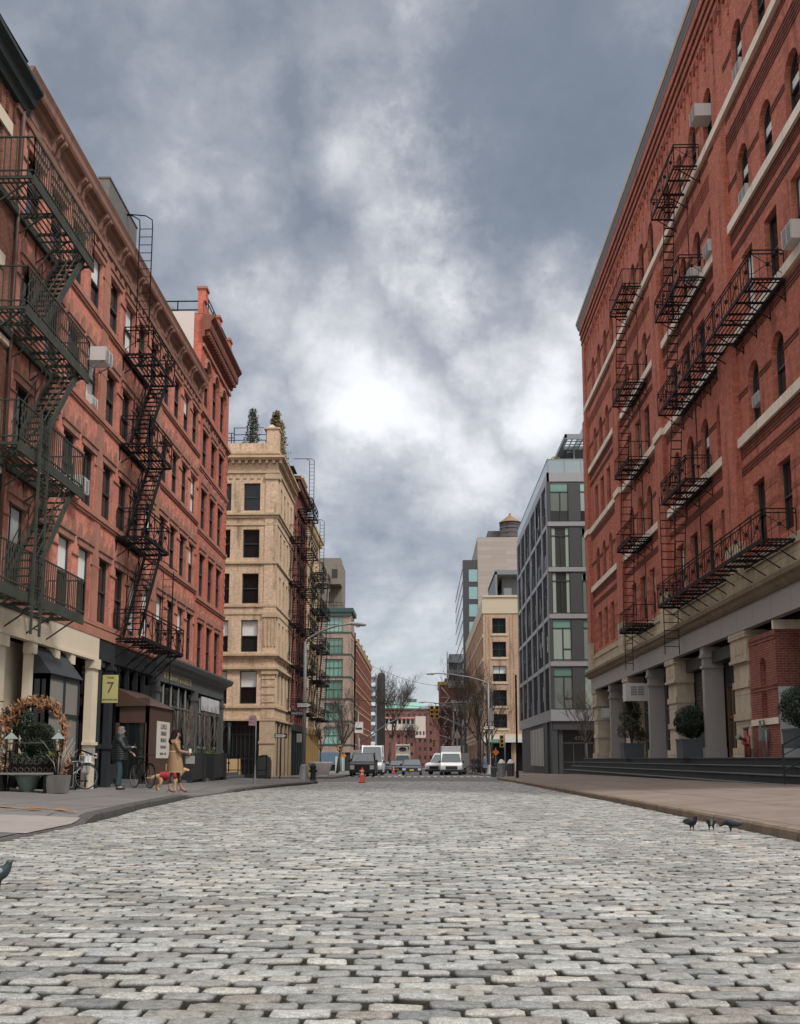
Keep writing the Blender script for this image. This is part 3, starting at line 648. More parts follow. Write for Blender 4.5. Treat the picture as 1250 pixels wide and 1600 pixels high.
# ---- the long red building
t=thing('brick_building','long red brick loft building with brown bracketed cornice, behind the two people','building',(XL,35,GZ(35)))
rows=[(15.25,17.1),(12.0,13.85),(8.75,10.7),(5.3,7.45)];cols=[25.75,27.55,29.35,31.1,33.1,34.9,36.6,38.35,40.4,42.15,43.9,45.65]
W1=1.12
ops=[(c-W1/2,c+W1/2,a,b) for c in cols for a,b in rows]
w=MB();facade(w,L_,24.6,46.6,4.7,18.9,ops,.22);rear(w,XL,-26,24.6,46.6,-.6,18.9,(0,0));w.poly((XL,24.6,4.7),(-26,24.6,4.7),(-26,24.6,18.9),(XL,24.6,18.9));w.build('wall',M['brickL'],t)
tr=MB()
for a,b in rows:
    tr.fb(L_,24.62,46.6,0,.1,a-.18,a-.02);tr.fb(L_,24.62,46.6,0,.06,a-.26,a-.18)
    ee=[24.62]+[q for c_ in cols for q in (c_-W1/2,c_+W1/2)]+[46.6]
    for i in range(0,len(ee),2):tr.fb(L_,ee[i],ee[i+1],0,.045,b-.42,b-.36)
for c in (32.1,39.35):
    tr.fb(L_,c-.3,c+.3,.0,.035,5.1,17.6)
tr.fb(L_,24.62,46.6,0,.14,4.78,5.06)
tr.build('stone_trim',M['brownstone'],t)
co=MB()
co.prism([(0,17.62),(.1,17.62),(.12,17.78),(.05,17.8),(.05,18.25),(.16,18.3),(.18,18.42),(.34,18.42),(.38,18.5),(.4,18.66),(.46,18.8),(0,18.8)],lambda a,o,z:L_(o,a,z),24.15,46.45)
for k in range(11):
    u=24.45+k*2.15
    for d in (0,.34):bracket(co,L_,u+d,18.42,.78,.17)
for k in range(22):co.fb(L_,24.9+k*1.0,25.6+k*1.0,.05,.075,17.9,18.18)
co.build('cornice',stone('cornice_brown',(.27,.15,.115),(.08,.06,.05),.6),t)
tm=wtmpl('L1',W1,1.9,lintel=up(carved(W1),1.86),lmat=M['brownlite'])
tmb=wtmpl('L1b',W1,2.15,lintel=up(carved(W1),2.11),lmat=M['brownlite'])
for c in cols:
    for a,b in rows:
        win(t,'L',L_,c,a,tmb if a<6 else tm,.22,random.choice([None,None,None,'blind',None,'blindl',None]))
# ground floor: cream shop then charcoal shop
cr=MB();cr.fb(L_,24.6,32.55,-.1,.12,4.05,4.78);cr.fb(L_,24.6,32.55,0,.2,4.0,4.07)
for u,ww in ((24.75,.5),(26.9,.22),(28.55,.3),(29.9,.26)):
    cr.fb(L_,u,u+ww,-.1,.1,-.3,3.7);cr.fb(L_,u-.05,u+ww+.05,-.1,.17,3.7,4.0);cr.fb(L_,u-.04,u+ww+.04,-.1,.15,.9,1.0)
cr.fb(L_,31.95,32.5,-.1,.14,-.3,3.75);cr.fb(L_,31.9,32.55,-.1,.2,3.75,4.0);cr.fb(L_,31.88,32.55,-.1,.2,1.35,1.45);cr.fb(L_,31.88,32.55,-.1,.2,.95,1.1)
cr.fb(L_,30.3,31.95,-.9,-.8,-.3,4.05);cr.fb(L_,24.6,30.3,-.55,-.5,-.3,4.05)
for u in (30.9,31.4):cr.fb(L_,u,u+.04,-.8,-.77,.2,3.6)
cr.build('cream_shopfront',M['cream'],t)
ch=MB();ch.fb(L_,32.6,39.8,-.1,.1,4.1,4.72)
for u in (32.65,33.95,39.35):ch.fb(L_,u,u+.36,-.1,.1,-.3,4.1);ch.fb(L_,u-.05,u+.41,-.1,.17,3.85,4.0);ch.fb(L_,u-.04,u+.4,-.1,.16,1.25,1.4)
for u in (35.1,36.2,37.3,38.3):ch.fb(L_,u,u+.09,-.1,.05,.2,4.1)
ch.fb(L_,34.3,39.35,-.1,.02,3.0,3.1);ch.fb(L_,38.35,39.35,-.1,.0,3.05,3.7);ch.fb(L_,34.3,39.3,-.1,.04,-.3,.75)
ch.build('charcoal_shopfront',M['char'],t)
dk=MB();dk.fb(L_,32.6,39.8,-.6,-.55,-.3,4.1);dk.build('shop_window',M['glassd'],t)
# ---- corner red building and its shopfront
t2=thing('brick_building','tall narrow red brick corner building with arched top windows and dentil cornice','building',(XL,50,GZ(50)))
rows2=[(17.85,20.15,1),(14.85,16.65,0),(11.8,13.75,0),(8.55,10.6,0),(5.0,7.3,0)];cols2=[47.85,49.85,51.8]
w=MB();facade(w,L_,46.6,53.5,4.7,22.9,[(c-.55,c+.55,a,b,1) if ar else (c-.55,c+.55,a,b) for c in cols2 for a,b,ar in rows2],.2)
rear(w,XL,-26,46.6,53.5,-.7,22.2,(0,1));w.fb(L_,46.62,53.5,-.28,-.02,22.2,22.9)
for u in (46.7,50,52.9):w.fb(L_,u,u+.55,-.3,.08,22.9,23.5)
w.poly((XL,46.62,18.9),(XL-.42,46.62,18.9),(XL-.42,46.62,22.2),(XL,46.62,22.2))
for k in range(40):w.fb(L_,53.14,53.52,.0,.02,5.1+k*.44,5.3+k*.44) if k<28 else None
w.build('wall',M['brickL2'],t2)
st=MB();st.box(-26,XL-.42,46.57,46.6,18.9,22.3);st.build('stucco_side_wall',plain('pale_stucco',(.5,.49,.46),.8,var=.06,scale=1),t2)
tr=MB()
for z,o in ((17.3,.16),(14.6,.08),(11.55,.08),(8.3,.1),(4.9,.06)):tr.fb(L_,46.62,53.62,0,o,z,z+.17);tr.fb(L_,46.62,53.58,0,o*.5,z-.1,z)
tr.fb(L_,46.62,53.6,0,.1,20.55,20.7)
for c in cols2:
    n=8;r=.62
    for k in range(n):
        a,b=pi*k/n,pi*(k+1)/n;tr.bar(L_(c+r*cos(a),.05,19.65+r*sin(a)),L_(c+r*cos(b),.05,19.65+r*sin(b)),.12,.12)
for u in (46.7,50,52.9):tr.fb(L_,u-.06,u+.61,-.36,.14,23.5,23.62)
tr.build('stone_trim',M['brownstone'],t2)
co=MB();co.prism([(0,20.95),(.12,21.0),(.14,21.3),(.38,21.35),(.42,21.5),(.42,21.75),(.6,21.95),(.6,22.05),(0,22.1)],lambda a,o,z:L_(o,a,z),46.45,53.9)
for k in range(22):co.fb(L_,46.6+k*.33,46.76+k*.33,.1,.34,21.08,21.34)
co.build('cornice',stone('cornice_red',(.2,.085,.065),(.09,.05,.045),.5),t2)
ta=wtmpl('L2a',1.1,2.3,arch=1);tb=wtmpl('L2b',1.1,1.95,lintel=up(carved(1.0),1.9),lmat=M['brownlite']);tc2=wtmpl('L2c',1.1,2.3,lintel=up(carved(1.0),2.25),lmat=M['brownlite'])
for c in cols2:
    for a,b,ar in rows2:win(t2,'L',L_,c,a+(0 if ar or b-a>2.2 else b-a-1.95),ta if ar else (tc2 if b-a>2.2 else tb),.2)
sf=MB();sf.prism([(0,4.55),(.12,4.55),(.2,4.66),(.42,4.74),(.5,4.9),(.5,4.98),(0,5.05)],lambda a,o,z:L_(o,a,z),39.8,54.1)
sf.fb(L_,39.8,53.5,-.1,.1,4.0,4.56);sf.fb(L_,47.4,53.5,-.1,.14,3.95,4.05)
for u in (39.85,46.75,52.9):sf.fb(L_,u,u+.5,-.1,.14,-.4,4.0);sf.fb(L_,u-.05,u+.55,-.1,.2,3.55,3.7);sf.fb(L_,u-.05,u+.55,-.1,.2,1.2,1.35)
for u in (41.3,42.6,43.9,45.2,48.2,49.4,50.6,51.8):
    sf.tube([L_(u,0,.2),L_(u,0,4.0)],.055,6);sf.tube([L_(u,0,3.0),L_(u,0,3.12)],.09,6);sf.tube([L_(u,0,1.3),L_(u,0,1.5)],.085,6)
for (a,b_) in ((40.35,46.75),(47.25,52.9)):sf.fb(L_,a,b_,-.1,.02,-.4,.72);sf.fb(L_,a,b_,-.06,.02,3.05,3.12)
sf.build('shopfront',plain('green_grey_paint',(.085,.1,.1),.5,var=.15),t2)
gl=MB();gl.fb(L_,40.3,52.95,-.35,-.3,.2,4.0);gl.build('shop_window',M['glassd'],t2)
textm('sign_lettering','N\u00ba 9  GRANARY & STORES  99',.40,plain('gold_leaf',(.5,.42,.25),.45,var=.2),t2,(.115,-6.6,4.58),(pi/2,0,pi/2)).scale=(.93,1,1)
sp=MB()
for u in (48.3,49.75,51.2):sp.fb(L_,u,u+1.3,.06,.09,3.2,3.85)
sp.build('white_panel',plain('white_film',(.62,.64,.66),.4,var=.03),t2)
sb=MB()
for i,(a,b_,o,z) in enumerate(((34.6,54.3,1.15,.16),(35.0,54.0,.85,.32))):
    n=10
    for k in range(n):
        u=a+(b_-a)*k/n;v=a+(b_-a)*(k+1)/n;sb.fb(L_,u,v,-.1,o,GZ(u)-.05,GZ(36)+.15+z)
sb.build('step',stone('grey_step',(.14,.145,.145),(.06,.06,.055),.5),t2)
rb=MB()
for zz in (.45,.9):rb.bar((-16,47.2,22.2+zz),(XL-.3,47.2,22.2+zz),.05)
for x in (-15,-13.4,-11.9,-10.8):rb.bar((x,47.2,22.2),(x,47.2,23.1),.05)
for zz in (.7,.45):rb.bar((XL-.1,46.9,22.9+zz),(XL-.1,53.2,22.9+zz),.04)
for k in range(6):rb.bar((XL-.1,46.9+k*1.25,22.9),(XL-.1,46.9+k*1.25,23.6),.04)
rb.build('roof_railing',M['iron'],t2)
tk=MB();tk.loft([(22.2,-13.1,48.2,.95,.9),(22.95,-13.1,48.2,.95,.9),(23.25,-13.1,48.2,.8,.75),(23.4,-13.1,48.2,.4,.4)],16);tk.build('roof_tank',plain('tank_green',(.1,.14,.12),.5),t2)
# ---- nearest building, at the frame's edge
t0=thing('brick_building','weathered brown brick building with cream lintels at the left edge, next to the downpipe','building',(XL,18,GZ(18)))
rows0=[(15.0,16.7),(11.4,13.1),(8.1,9.8),(4.95,6.55)];cols0=[23.05,21.3,19.2,17.4,15.4]
w=MB();facade(w,L_,13.5,24.58,4.7,18.3,[(c-.5,c+.5,a,b) for c in cols0 for a,b in rows0],.2);rear(w,XL,-26,13.5,24.58,-.6,18.3,(1,0))
for k in range(24):
    for j in range(9):w.fb(L_,13.7+k*.45,13.85+k*.45,0,.03+.0*j,17.2+j*.075,17.24+j*.075)
w.build('wall',M['brickL0'],t0)
tr=MB()
for a,b in rows0:
    for c in cols0:tr.fb(L_,c-.75,c+.95,0,.05,b,b+.36)
    tr.fb(L_,13.5,24.55,0,.08,a-.16,a)
tr.build('cream_lintels',M['cream'],t0)
co=MB();co.prism([(0,17.75),(.15,17.75),(.2,17.95),(.3,18.0),(.34,18.2),(.5,18.35),(.5,18.45),(0,18.5)],lambda a,o,z:L_(o,a,z),13.5,24.75)
co.build('cornice',M['dgreen'],t0)
dp=MB();dp.tube([L_(24.5,.1,18.0),L_(24.5,.1,4.9)],.05,7);dp.build('downpipe',plain('brown_pipe',(.09,.05,.04),.6),t0)
t0w=wtmpl('L0',1.0,1.7)
for c in cols0:
    for a,b in rows0:win(t0,'L',L_,c,a,t0w,.2,random.choice([None,'blind','blindl']))
g=MB();g.fb(L_,13.5,24.6,-.1,.1,4.0,4.72);g.fb(L_,13.5,24.6,0,.22,4.72,4.86)
for u,ww in ((23.9,.5),(22.0,.5),(20,.5),(18,.5),(16,.5),(13.6,.5)):
    g.fb(L_,u,u+ww,-.1,.14,-.3,4.0);g.fb(L_,u-.06,u+ww+.06,-.1,.22,3.6,3.8)
g.fb(L_,13.5,24.6,-.6,-.55,-.3,4.0);g.build('cream_shopfront',M['cream'],t0)
# ---- big green-grey fire escape near the left edge and the lighter one further on
def drop(m):
    for u in (23.9,24.45):m.bar((XL+1.22,u,3.85),(XL+1.22,u,9.35),.055,.055)
    for k in range(16):m.bar((XL+1.22,23.9,4.0+k*.33),(XL+1.22,24.45,4.0+k*.33),.025)
    m.bar((XL+1.22,24.45,9.35),(XL+.3,25.2,9.0),.04)
P1=[(22.95,27.55,z) for z in (15.0,11.65,8.3)]+[(20.6,28.0,4.85)]
escape(t,L_,P1,1.05,[(27.0,14.9,24.3,11.7,.35,.98),(27.0,11.55,24.2,8.35,.35,.98),(27.0,8.2,24.2,4.9,.35,.98)],'bars',M['irong'],M['irong'],True,.24,(drop,),h=1.0)
def goose(m):
    for o in (.55,1.0):m.tube([L_(33.75,o,15.1),L_(33.75,o,19.6),L_(33.75,o-.02,19.85),L_(33.75,o-.25,20.0)]+([L_(33.4,-1.0,20.0)] if o>.9 else [L_(33.4,-1.0,20.0)]),.022,5)
    for k in range(15):m.bar(L_(33.75,.55,15.3+k*.3),L_(33.75,1.0,15.3+k*.3),.02)
def drop2(m):
    for o in (.35,.75):m.bar(L_(39.4,o,5.0),L_(39.4,o,8.2),.025)
    for k in range(10):m.bar(L_(39.4,.35,5.2+k*.3),L_(39.4,.75,5.2+k*.3),.018)
    m.bar(L_(37.2,.9,8.2),L_(39.4,.9,8.2),.03);m.tube([L_(39.3,.75,8.1),L_(39.3,.75,2.2)],.014,5)
P2=[(34.1,37.2,z) for z in (15.05,11.8,8.5)]+[(34.2,40.0,5.0)]
escape(t,L_,P2,1.05,[(36.9,14.9,34.5,11.9,.3,.85),(36.9,11.7,34.5,8.6,.3,.85),(36.9,8.4,34.5,5.1,.3,.85)],'x',M['iron'],M['iron'],True,.1,(goose,drop2),h=.95)
for k in range(5):dr=MB();dr.bar(L_(35.2+k*1.05,1.0,4.9),L_(35.2+k*1.05,.1,3.95),.04);dr.build('fire_escape_strut',M['iron'],t)
for lab,u,z in (('white air conditioner sticking out beyond the end of the green fire escape, third floor up',31.0,13.4),('white air conditioner low in the window at the end of the green fire escape railing',29.35,8.75),('small white air conditioner on the sill below the jutting white one',31.1,12.02)):
    acunit(lab,'L',L_,u,z,.02 if z==13.4 else (.0 if z<10 else -.1),w=.68 if z>12.1 or z<10 else .5,h=.45 if z!=12.02 else .3,d=.5 if z!=12.02 else .2)
bh=MB();bh.box(-10.75,-10.4,31.6,34.9,18.7,20.15);bh.box(-10.78,-10.37,31.57,34.93,20.15,20.2);bh.build('roof_bulkhead',plain('grey_sheet_metal',(.12,.12,.115),.6,var=.3),t)
gr=MB();gr.tube([(-12,23.2,18.4),(-11.6,23.2,19.9),(-10.9,23.2,20.0),(-10.3,24.3,19.0)],.04,6);gr.build('roof_rail',M['iron'],t0)
# vestibule (dark glazed entrance) and brown entrance on the charcoal shop
v=thing('entrance_vestibule','black glazed entrance vestibule with sloping canvas roof against the cream shopfront','vestibule',(-9.9,28,GZ(28)))
b=MB();x0,x1,y0,y1,zt=XL+.02,-9.98,27.2,29.7,3.2
for x in (x0,x1-.09):
    for y in (y0,y1-.09):b.box(x,x+.09,y,y+.09,-.05,zt)
for z in (.0,.85,2.05,zt-.12):b.box(x1-.08,x1,y0,y1,z,z+.12)
b.box(x1-.08,x1,28.4,28.5,0,zt);b.box(x0,x1,y0,y0+.07,zt-.15,zt);b.box(x0,x1,y0,y0+.07,0,.9)
b.box(x0,x0+.3,y0,y0+.06,0,zt);b.box(x1-.25,x1,y0,y0+.06,0,zt);b.build('frame',plain('black_paint',(.022,.025,.03),.4),v)
b=MB();b.poly((x1-.04,y0,.1),(x1-.04,y1,.1),(x1-.04,y1,zt),(x1-.04,y0,zt));b.build('pane',glass('pale_reflecting_glass',(.28,.27,.24),.15),v)
b=MB();b.poly((x0,y0+.03,.1),(x1,y0+.03,.1),(x1,y0+.03,zt),(x0,y0+.03,zt));b.poly((x0,y1-.03,.1),(x1,y1-.03,.1),(x1,y1-.03,zt),(x0,y1-.03,zt));b.build('door',M['glassd'],v)
b=MB();b.add([(x1+.06,y0-.05,zt),(x1+.06,y1+.05,zt),(x0,y1+.05,zt+.75),(x0,y0-.05,zt+.75),(x0,y0-.05,zt),(x0,y1+.05,zt)],[(0,1,2,3),(0,3,4),(1,5,2),(0,4,5,1)]);b.build('awning',plain('black_canvas',(.025,.03,.035),.7,var=.3),v)
v=thing('entrance_vestibule','brown wooden entrance vestibule with pitched roof and a posted notice, right of the man','vestibule',(-9.9,36.6,GZ(36)))
x0,x1,y0,y1,zt=XL+.02,-9.35,35.0,38.4,2.75;b=MB()
b.box(x1-.07,x1,y0,y1,-.1,zt);b.box(x0,x0+.12,y0,y0+.08,-.1,zt+.3);b.box(x1-.12,x1,y0,y0+.08,-.1,zt);b.box(x0,x1,y0,y0+.08,2.15,zt+.25);b.box(x0,x1,y1-.08,y1,-.1,zt)
b.build('wall',M['brownp'],v)
b=MB();b.poly((x0+.1,y0+.05,0),(x1-.1,y0+.05,0),(x1-.1,y0+.05,2.2),(x0+.1,y0+.05,2.2));b.build('door',M['glassd'],v)
b=MB();b.add([(x1+.08,y0-.1,zt-.02),(x1+.08,y1+.1,zt-.02),(x0,y1+.1,zt+.6),(x0,y0-.1,zt+.6),(x0,y0-.1,zt-.05),(x0,y1+.1,zt-.05)],[(0,1,2,3),(0,3,4),(1,5,2),(0,4,5,1)]);b.build('roof',M['brownp'],v)
b=MB();b.box(x1,x1+.02,36.1,37.9,.95,2.25);nb=b.build('notice',plain('cream_paper',(.5,.48,.42),.7),v)
for i,(s_,sz) in enumerate((('LUNCH',.26),('DINNER',.22),('BRUNCH',.2),('OPEN DAILY',.15),('NOON - 11 PM',.13))):
    textm('notice_lettering',s_,sz,plain('ink',(.06,.06,.06),.7),nb,(x1+.025+9.9,37-36.6,2.06-i*.24-GZ(36)),(pi/2,0,pi/2))
# yellow blade sign
s_=thing('blade_sign','yellow blade sign with a black number 7 hanging by the charcoal shop','sign',(-10.05,33.0,3.1))
b=MB();b.box(-10.36,-9.86,32.97,33.03,2.72,3.62);b.build('panel',plain('yellow_enamel',(.4,.38,.15),.5,var=.08),s_)
textm('lettering','7',.5,plain('ink',(.06,.06,.06),.7),s_,(-.05,-.035,.1),(pi/2,0,0));textm('lettering','THAI',.1,plain('ink',(0,0,0)),s_,(-.05,-.035,.43),(pi/2,0,0));textm('lettering','DOWNSTAIRS',.075,plain('ink',(0,0,0)),s_,(-.05,-.035,-.28),(pi/2,0,0))
b=MB();b.bar((-10.42,33,3.5),(-9.86,33,3.66),.03);b.bar((-10.42,33,2.8),(-10.3,33,2.8),.03);b.build('bracket',M['iron'],s_)
# ---- pale brick corner building across the side street
YB=72.6;FB=FR('F',YB)
t3=thing('pale_brick_building','pale yellow brick corner building with roof garden, behind the street signs','building',(XL,YB,GZ(YB)))
r3=[(18.85,20.9),(15.35,17.45),(12.0,14.2),(8.5,10.8),(4.8,7.15)];c3=[-12.38,-14.5,-16.7,-18.9,-21.1]
w=MB();facade(w,FB,-23,XL,3.6,23.3,[(c-.6,c+.6,a,b) for c in c3 for a,b in r3],.3)
s3=[74.6,76.5,78.4,80.3]
facade(w,L_,YB,81.8,3.6,23.3,[(c-.42,c+.42,a,b) for c in s3 for a,b in r3],.3);rear(w,XL,-23,YB+.01,81.8,-.7,23.28,(0,1))
w.fb(FB,-23,-11.4,-.3,-.02,23.3,23.95);w.fb(FB,-11.4,XL+.0,-.9,.02,23.3,25.0)
w.fb(FB,-11.4,-10.48,-.1,.05,3.8,23.0) ; w.build('wall',M['beigeb'],t3)
tr=MB()
def band(z,o,h=.16):
    tr.fb(FB,-23,XL+o,0,o,z,z+h);tr.box(XL,XL+o,YB+.001,81.9,z,z+h)
for z,o in ((23.12,.12),(22.72,.5),(22.6,.35),(21.65,.1),(18.5,.2),(18.3,.1),(17.75,.06),(14.9,.12),(11.75,.08),(11.2,.05),(8.2,.3),(8.05,.15),(7.25,.22),(4.5,.12),(3.6,.18)):band(z,o)
for k in range(26):tr.fb(FB,-22.9+k*.5,-22.7+k*.5,0,.3,22.35,22.6)
for k in range(19):tr.box(XL,XL+.3,YB+.2+k*.5,YB+.4+k*.5,22.35,22.6)
for k in range(22):tr.fb(FB,-22.9+k*.52,-22.68+k*.52,0,.06,21.25,21.5)
for z in (21.2,11.0,6.9):tr.fb(FB,-11.45,-10.4,0,.14,z,z+.35);tr.box(XL,XL+.14,YB,YB+.8,z,z+.35)
for x in (-11.3,-11.05,-10.8,-10.55):tr.fb(FB,x,x+.1,.05,.1,8.9,10.9)
for k in range(4):tr.fb(FB,-11.42,-10.44,.05,.09,4.9+k*.55,4.98+k*.55)
tr.fb(FB,-11.5,-10.4,-.05,.14,-.6,3.6);tr.fb(FB,-11.55,-10.35,-.05,.22,-.6,1.0);tr.fb(FB,-11.55,-10.35,-.05,.2,2.0,2.15)
tr.fb(FB,-11.6,XL+.08,-.92,.1,25.0,25.12);tr.add([(-11.4,72.6,25.12),(-10.7,72.6,25.12),(-10.7,73.4,25.12),(-11.4,73.4,25.12),(-11.05,73,25.5)],[(0,1,4),(1,2,4),(2,3,4),(3,0,4)])
for y in (73.6,75.6,77.6,79.6,81.6):tr.box(XL-.1,XL+.08,y-.1,y+.12,-.6,3.6)
tr.build('stone_trim',M['beiges'],t3)
for c in c3:
    for i,(a,b) in enumerate(r3):win(t3,'F',FB,c,a,wtmpl('L3%.2f'%(b-a),1.2,b-a),.3,'blind' if i>=3 else None)
for c in s3:
    for a,b in r3:win(t3,'L',L_,c,a,wtmpl('L3s%.2f'%(b-a),.84,b-a),.3,random.choice([None,'blind']))
g=MB();g.fb(FB,-23,-11.5,-.5,-.4,-.6,3.6);g.box(XL-.5,XL-.4,YB+.4,81.7,-.6,3.6);g.build('shop_window',M['glassd'],t3)
g=MB()
for k in range(38):g.fb(FB,-22.8+k*.3,-22.74+k*.3,-.35,-.3,-.4,3.2)
for x in (-22.4,-18.2,-14.0):g.tube([(x+.35,YB,-.5),(x+.35,YB,3.5)],.12,8);g.fb(FB,x+.18,x+.52,-.2,.1,3.2,3.5)
for z in (.9,2.6,3.2):g.fb(FB,-22.9,-11.6,-.36,-.28,z,z+.08)
for k in range(20):g.box(XL-.35,XL-.3,YB+.9+k*.45,YB+.96+k*.45,-.4,3.2)
g.build('shutter',M['dgreen'],t3)
g=MB();z0=23.95
for (a,b_) in ((-22.5,-13.9),(-13.9,-11.5)):
    top=1.3 if a>-14 else .9
    for zz in (.35,top*.6,top):g.fb(FB,a,b_,-.4,-.35,z0+zz-.04,z0+zz)
    for k in range(int((b_-a)/1.2)+1):x=a+k*1.2;g.fb(FB,x,x+.06,-.4,-.35,z0,z0+top)
g.build('roof_railing',M['iron'],t3)
g=MB();g.bar((XL+.1,79.5,24.2),(XL+.1,81.8,24.2),.3,.06);g.box(XL-1,XL,78,81.7,23.3,24.1);g.build('roof_planter',M['char'],t3)
def gooseB(u,o,z0,z1):
    def f(m):
        for q in (o,o+.4):m.tube([L_(u,q,z0),L_(u,q,z1),L_(u,q-.3,z1+.15),L_(u,-.5,z1+.15)],.03,5)
        for k in range(int((z1-z0)/.33)):m.bar(L_(u,o,z0+k*.33),L_(u,o+.4,z0+k*.33),.025)
    return f
zs4=(18.4,14.8,11.5,8.2,4.6)
escape(t3,L_,[(79.2,81.7,z) for z in zs4],.95,[(81.3,z,79.6,z-3.3,.25,.75) for z in zs4[:-1]],'x',M['iron'],M['iron'],True,.12)
# red-brown loft with escape, tan loft beyond
t4=thing('brick_building','dark red loft building hung with black fire escapes, second in from the side street','building',(XL,87,GZ(87)))
r4=[(18.9,20.9),(15.4,17.4),(12.0,14.1),(8.6,10.8),(5.0,7.3)]
def loft(t,u0,u1,z1,cols,rws,mat,wk,ww,base,trim=None,kind='L',fr=L_,back=-24,arch=0,blindp=.4,corn=None,z0=3.6,fl=None):
    w=MB();facade(w,fr,u0,u1,z0,z1,[(c-ww/2,c+ww/2,a,b)+((arch,) if arch else ()) for c in cols for a,b in rws],.28)
    if kind=='F':
        w.box(u0,u1,fr(0,-.3,0)[1],fr(0,0,0)[1]+20,z1-.05,z1);w.poly((u1,fr(0,0,0)[1],z0),(u1,fr(0,0,0)[1]+20,z0),(u1,fr(0,0,0)[1]+20,z1),(u1,fr(0,0,0)[1],z1));w.poly((u0,fr(0,0,0)[1],z0),(u0,fr(0,0,0)[1]+20,z0),(u0,fr(0,0,0)[1]+20,z1),(u0,fr(0,0,0)[1],z1))
    else:rear(w,fr(0,0,0)[0],back,u0,u1,-2,z1)
    w.build('wall',mat,t)
    for c in cols:
        for a,b in rws:win(t,kind,fr,c,a,wtmpl('%s%.2f'%(wk,b-a),ww,b-a,arch=arch),.28,'blind' if random.random()<blindp else None)
    if trim:
        q=MB()
        for a,b in rws:q.fb(fr,u0,u1,0,.08,a-.16,a-.02);[q.fb(fr,c-ww/2-.1,c+ww/2+.1,0,.06,b,b+.22) for c in cols]
        if corn:q.fb(fr,u0-.1,u1+.1,0,corn,z1-.25,z1+.05);q.fb(fr,u0,u1,0,corn*.6,z1-.5,z1-.25);[q.fb(fr,u0+k*.6,u0+.2+k*.6,0,corn*.8,z1-.7,z1-.25) for k in range(int((u1-u0)/.6))]
        q.build('trim',trim,t)
    if base:
        g=MB();g.fb(fr,u0,u1,-.1,.12,3.2,3.7);n=int((u1-u0)/1.5)
        for k in range(n+1):u=u0+(u1-u0-.3)*k/n;g.fb(fr,u,u+.3,-.1,.1,fl if fl is not None else GZ(u0)-.6,3.2)
        g.build('shopfront',base,t);g=MB();g.fb(fr,u0,u1,-.5,-.4,GZ(u0)-.8,3.2);g.build('shop_window',M['glassd'],t)
brick4=brick('brick_far_red',(.3,.1,.075),(.22,.075,.06),(.18,.09,.07),stain=(.1,.04,.035));tan=stone('tan_render',(.55,.42,.27),(.28,.19,.11),.5)
loft(t4,81.85,92,24.0,[83.1,85.2,87.3,89.4,91.2],r4,brick4,'L4',1.0,M['dgreen'],plain('brown_trim',(.13,.055,.045),.7),corn=.55)
zs=(21.9,18.5,15.1,11.7,8.3,4.7)
escape(t4,L_,[(84.2,89.5,z) for z in zs],1.2,[(88.9,z,84.9,z-3.35,.3,.95) for z in zs[:-1]],'x',M['iron'],M['iron'],True,.16,(gooseB(85,.9,21,26.3),))
t5=thing('loft_building','tan rendered loft building with a tower block on its roof, beyond the dark red loft','building',(XL,98,GZ(98)))
loft(t5,92.02,103.6,23.0,[93.4,95.5,97.6,99.7,101.8],r4,tan,'L5',1.05,plain('ochre_paint',(.3,.19,.07),.6),M['beiges'],corn=.4)
zs5=(18.3,14.9,11.5,8.2,4.7)
escape(t5,L_,[(94.5,99,z) for z in zs5],1.1,[(98.6,z,95.0,z-3.3,.3,.9) for z in zs5[:-1]],'x',M['iron'],M['iron'],True,.16,(gooseB(95.4,.8,18.4,23.4),))
escape(t5,L_,[(100.6,103.2,z) for z in zs5],1.1,[(103,z,101.2,z-3.3,.3,.9) for z in zs5[:-1]],'x',M['iron'],M['iron'],False,.16)
g=MB();g.box(-15.5,-11.2,93.5,97,23,27.1);g.box(-15.6,-11.1,93.4,97.1,27.1,27.35);g.build('roof_tower',tan,t5)
# ================================================================ RIGHT SIDE OF THE STREET
XR=12.;R_=FR('R',XR)
t=thing('brick_warehouse','huge red brick warehouse with pale sill bands and arched windows, right of the street','building',(XR,50,GZ(50)))
bays=[([28.0,30.55,33.15,35.7],26.2,37.4),([39.75,42.15,44.5,46.9],39.1,48.6),([50.5,52.8,55.1,57.4],50.2,59.6),([61.75,64.1,66.4,68.7],61.1,71.0)]
rr=[(26.4,28.75,1),(21.35,23.65,1),(16.95,19.5,0),(12.8,15.2,1),(8.35,10.75,0)]
WR=1.24;ops=[]
for cs,_,_ in bays:
    for c in cs:
        for a,b,ar in rr:ops.append((c-WR/2,c+WR/2,a,b)+((1,) if ar else ()))
w=MB();facade(w,R_,26,72.4,8.1,32.6,ops,.3);rear(w,XR,32,26,72.4,-1,32.6)
for a,b in ((26,26.2),(37.4,39.1),(48.6,50.2),(59.6,61.1),(71.0,72.4)):
    w.fb(R_,a,b,0,.24,8.35,25.2)
w.fb(R_,71.6,72.5,0,.12,25.2,32.6)
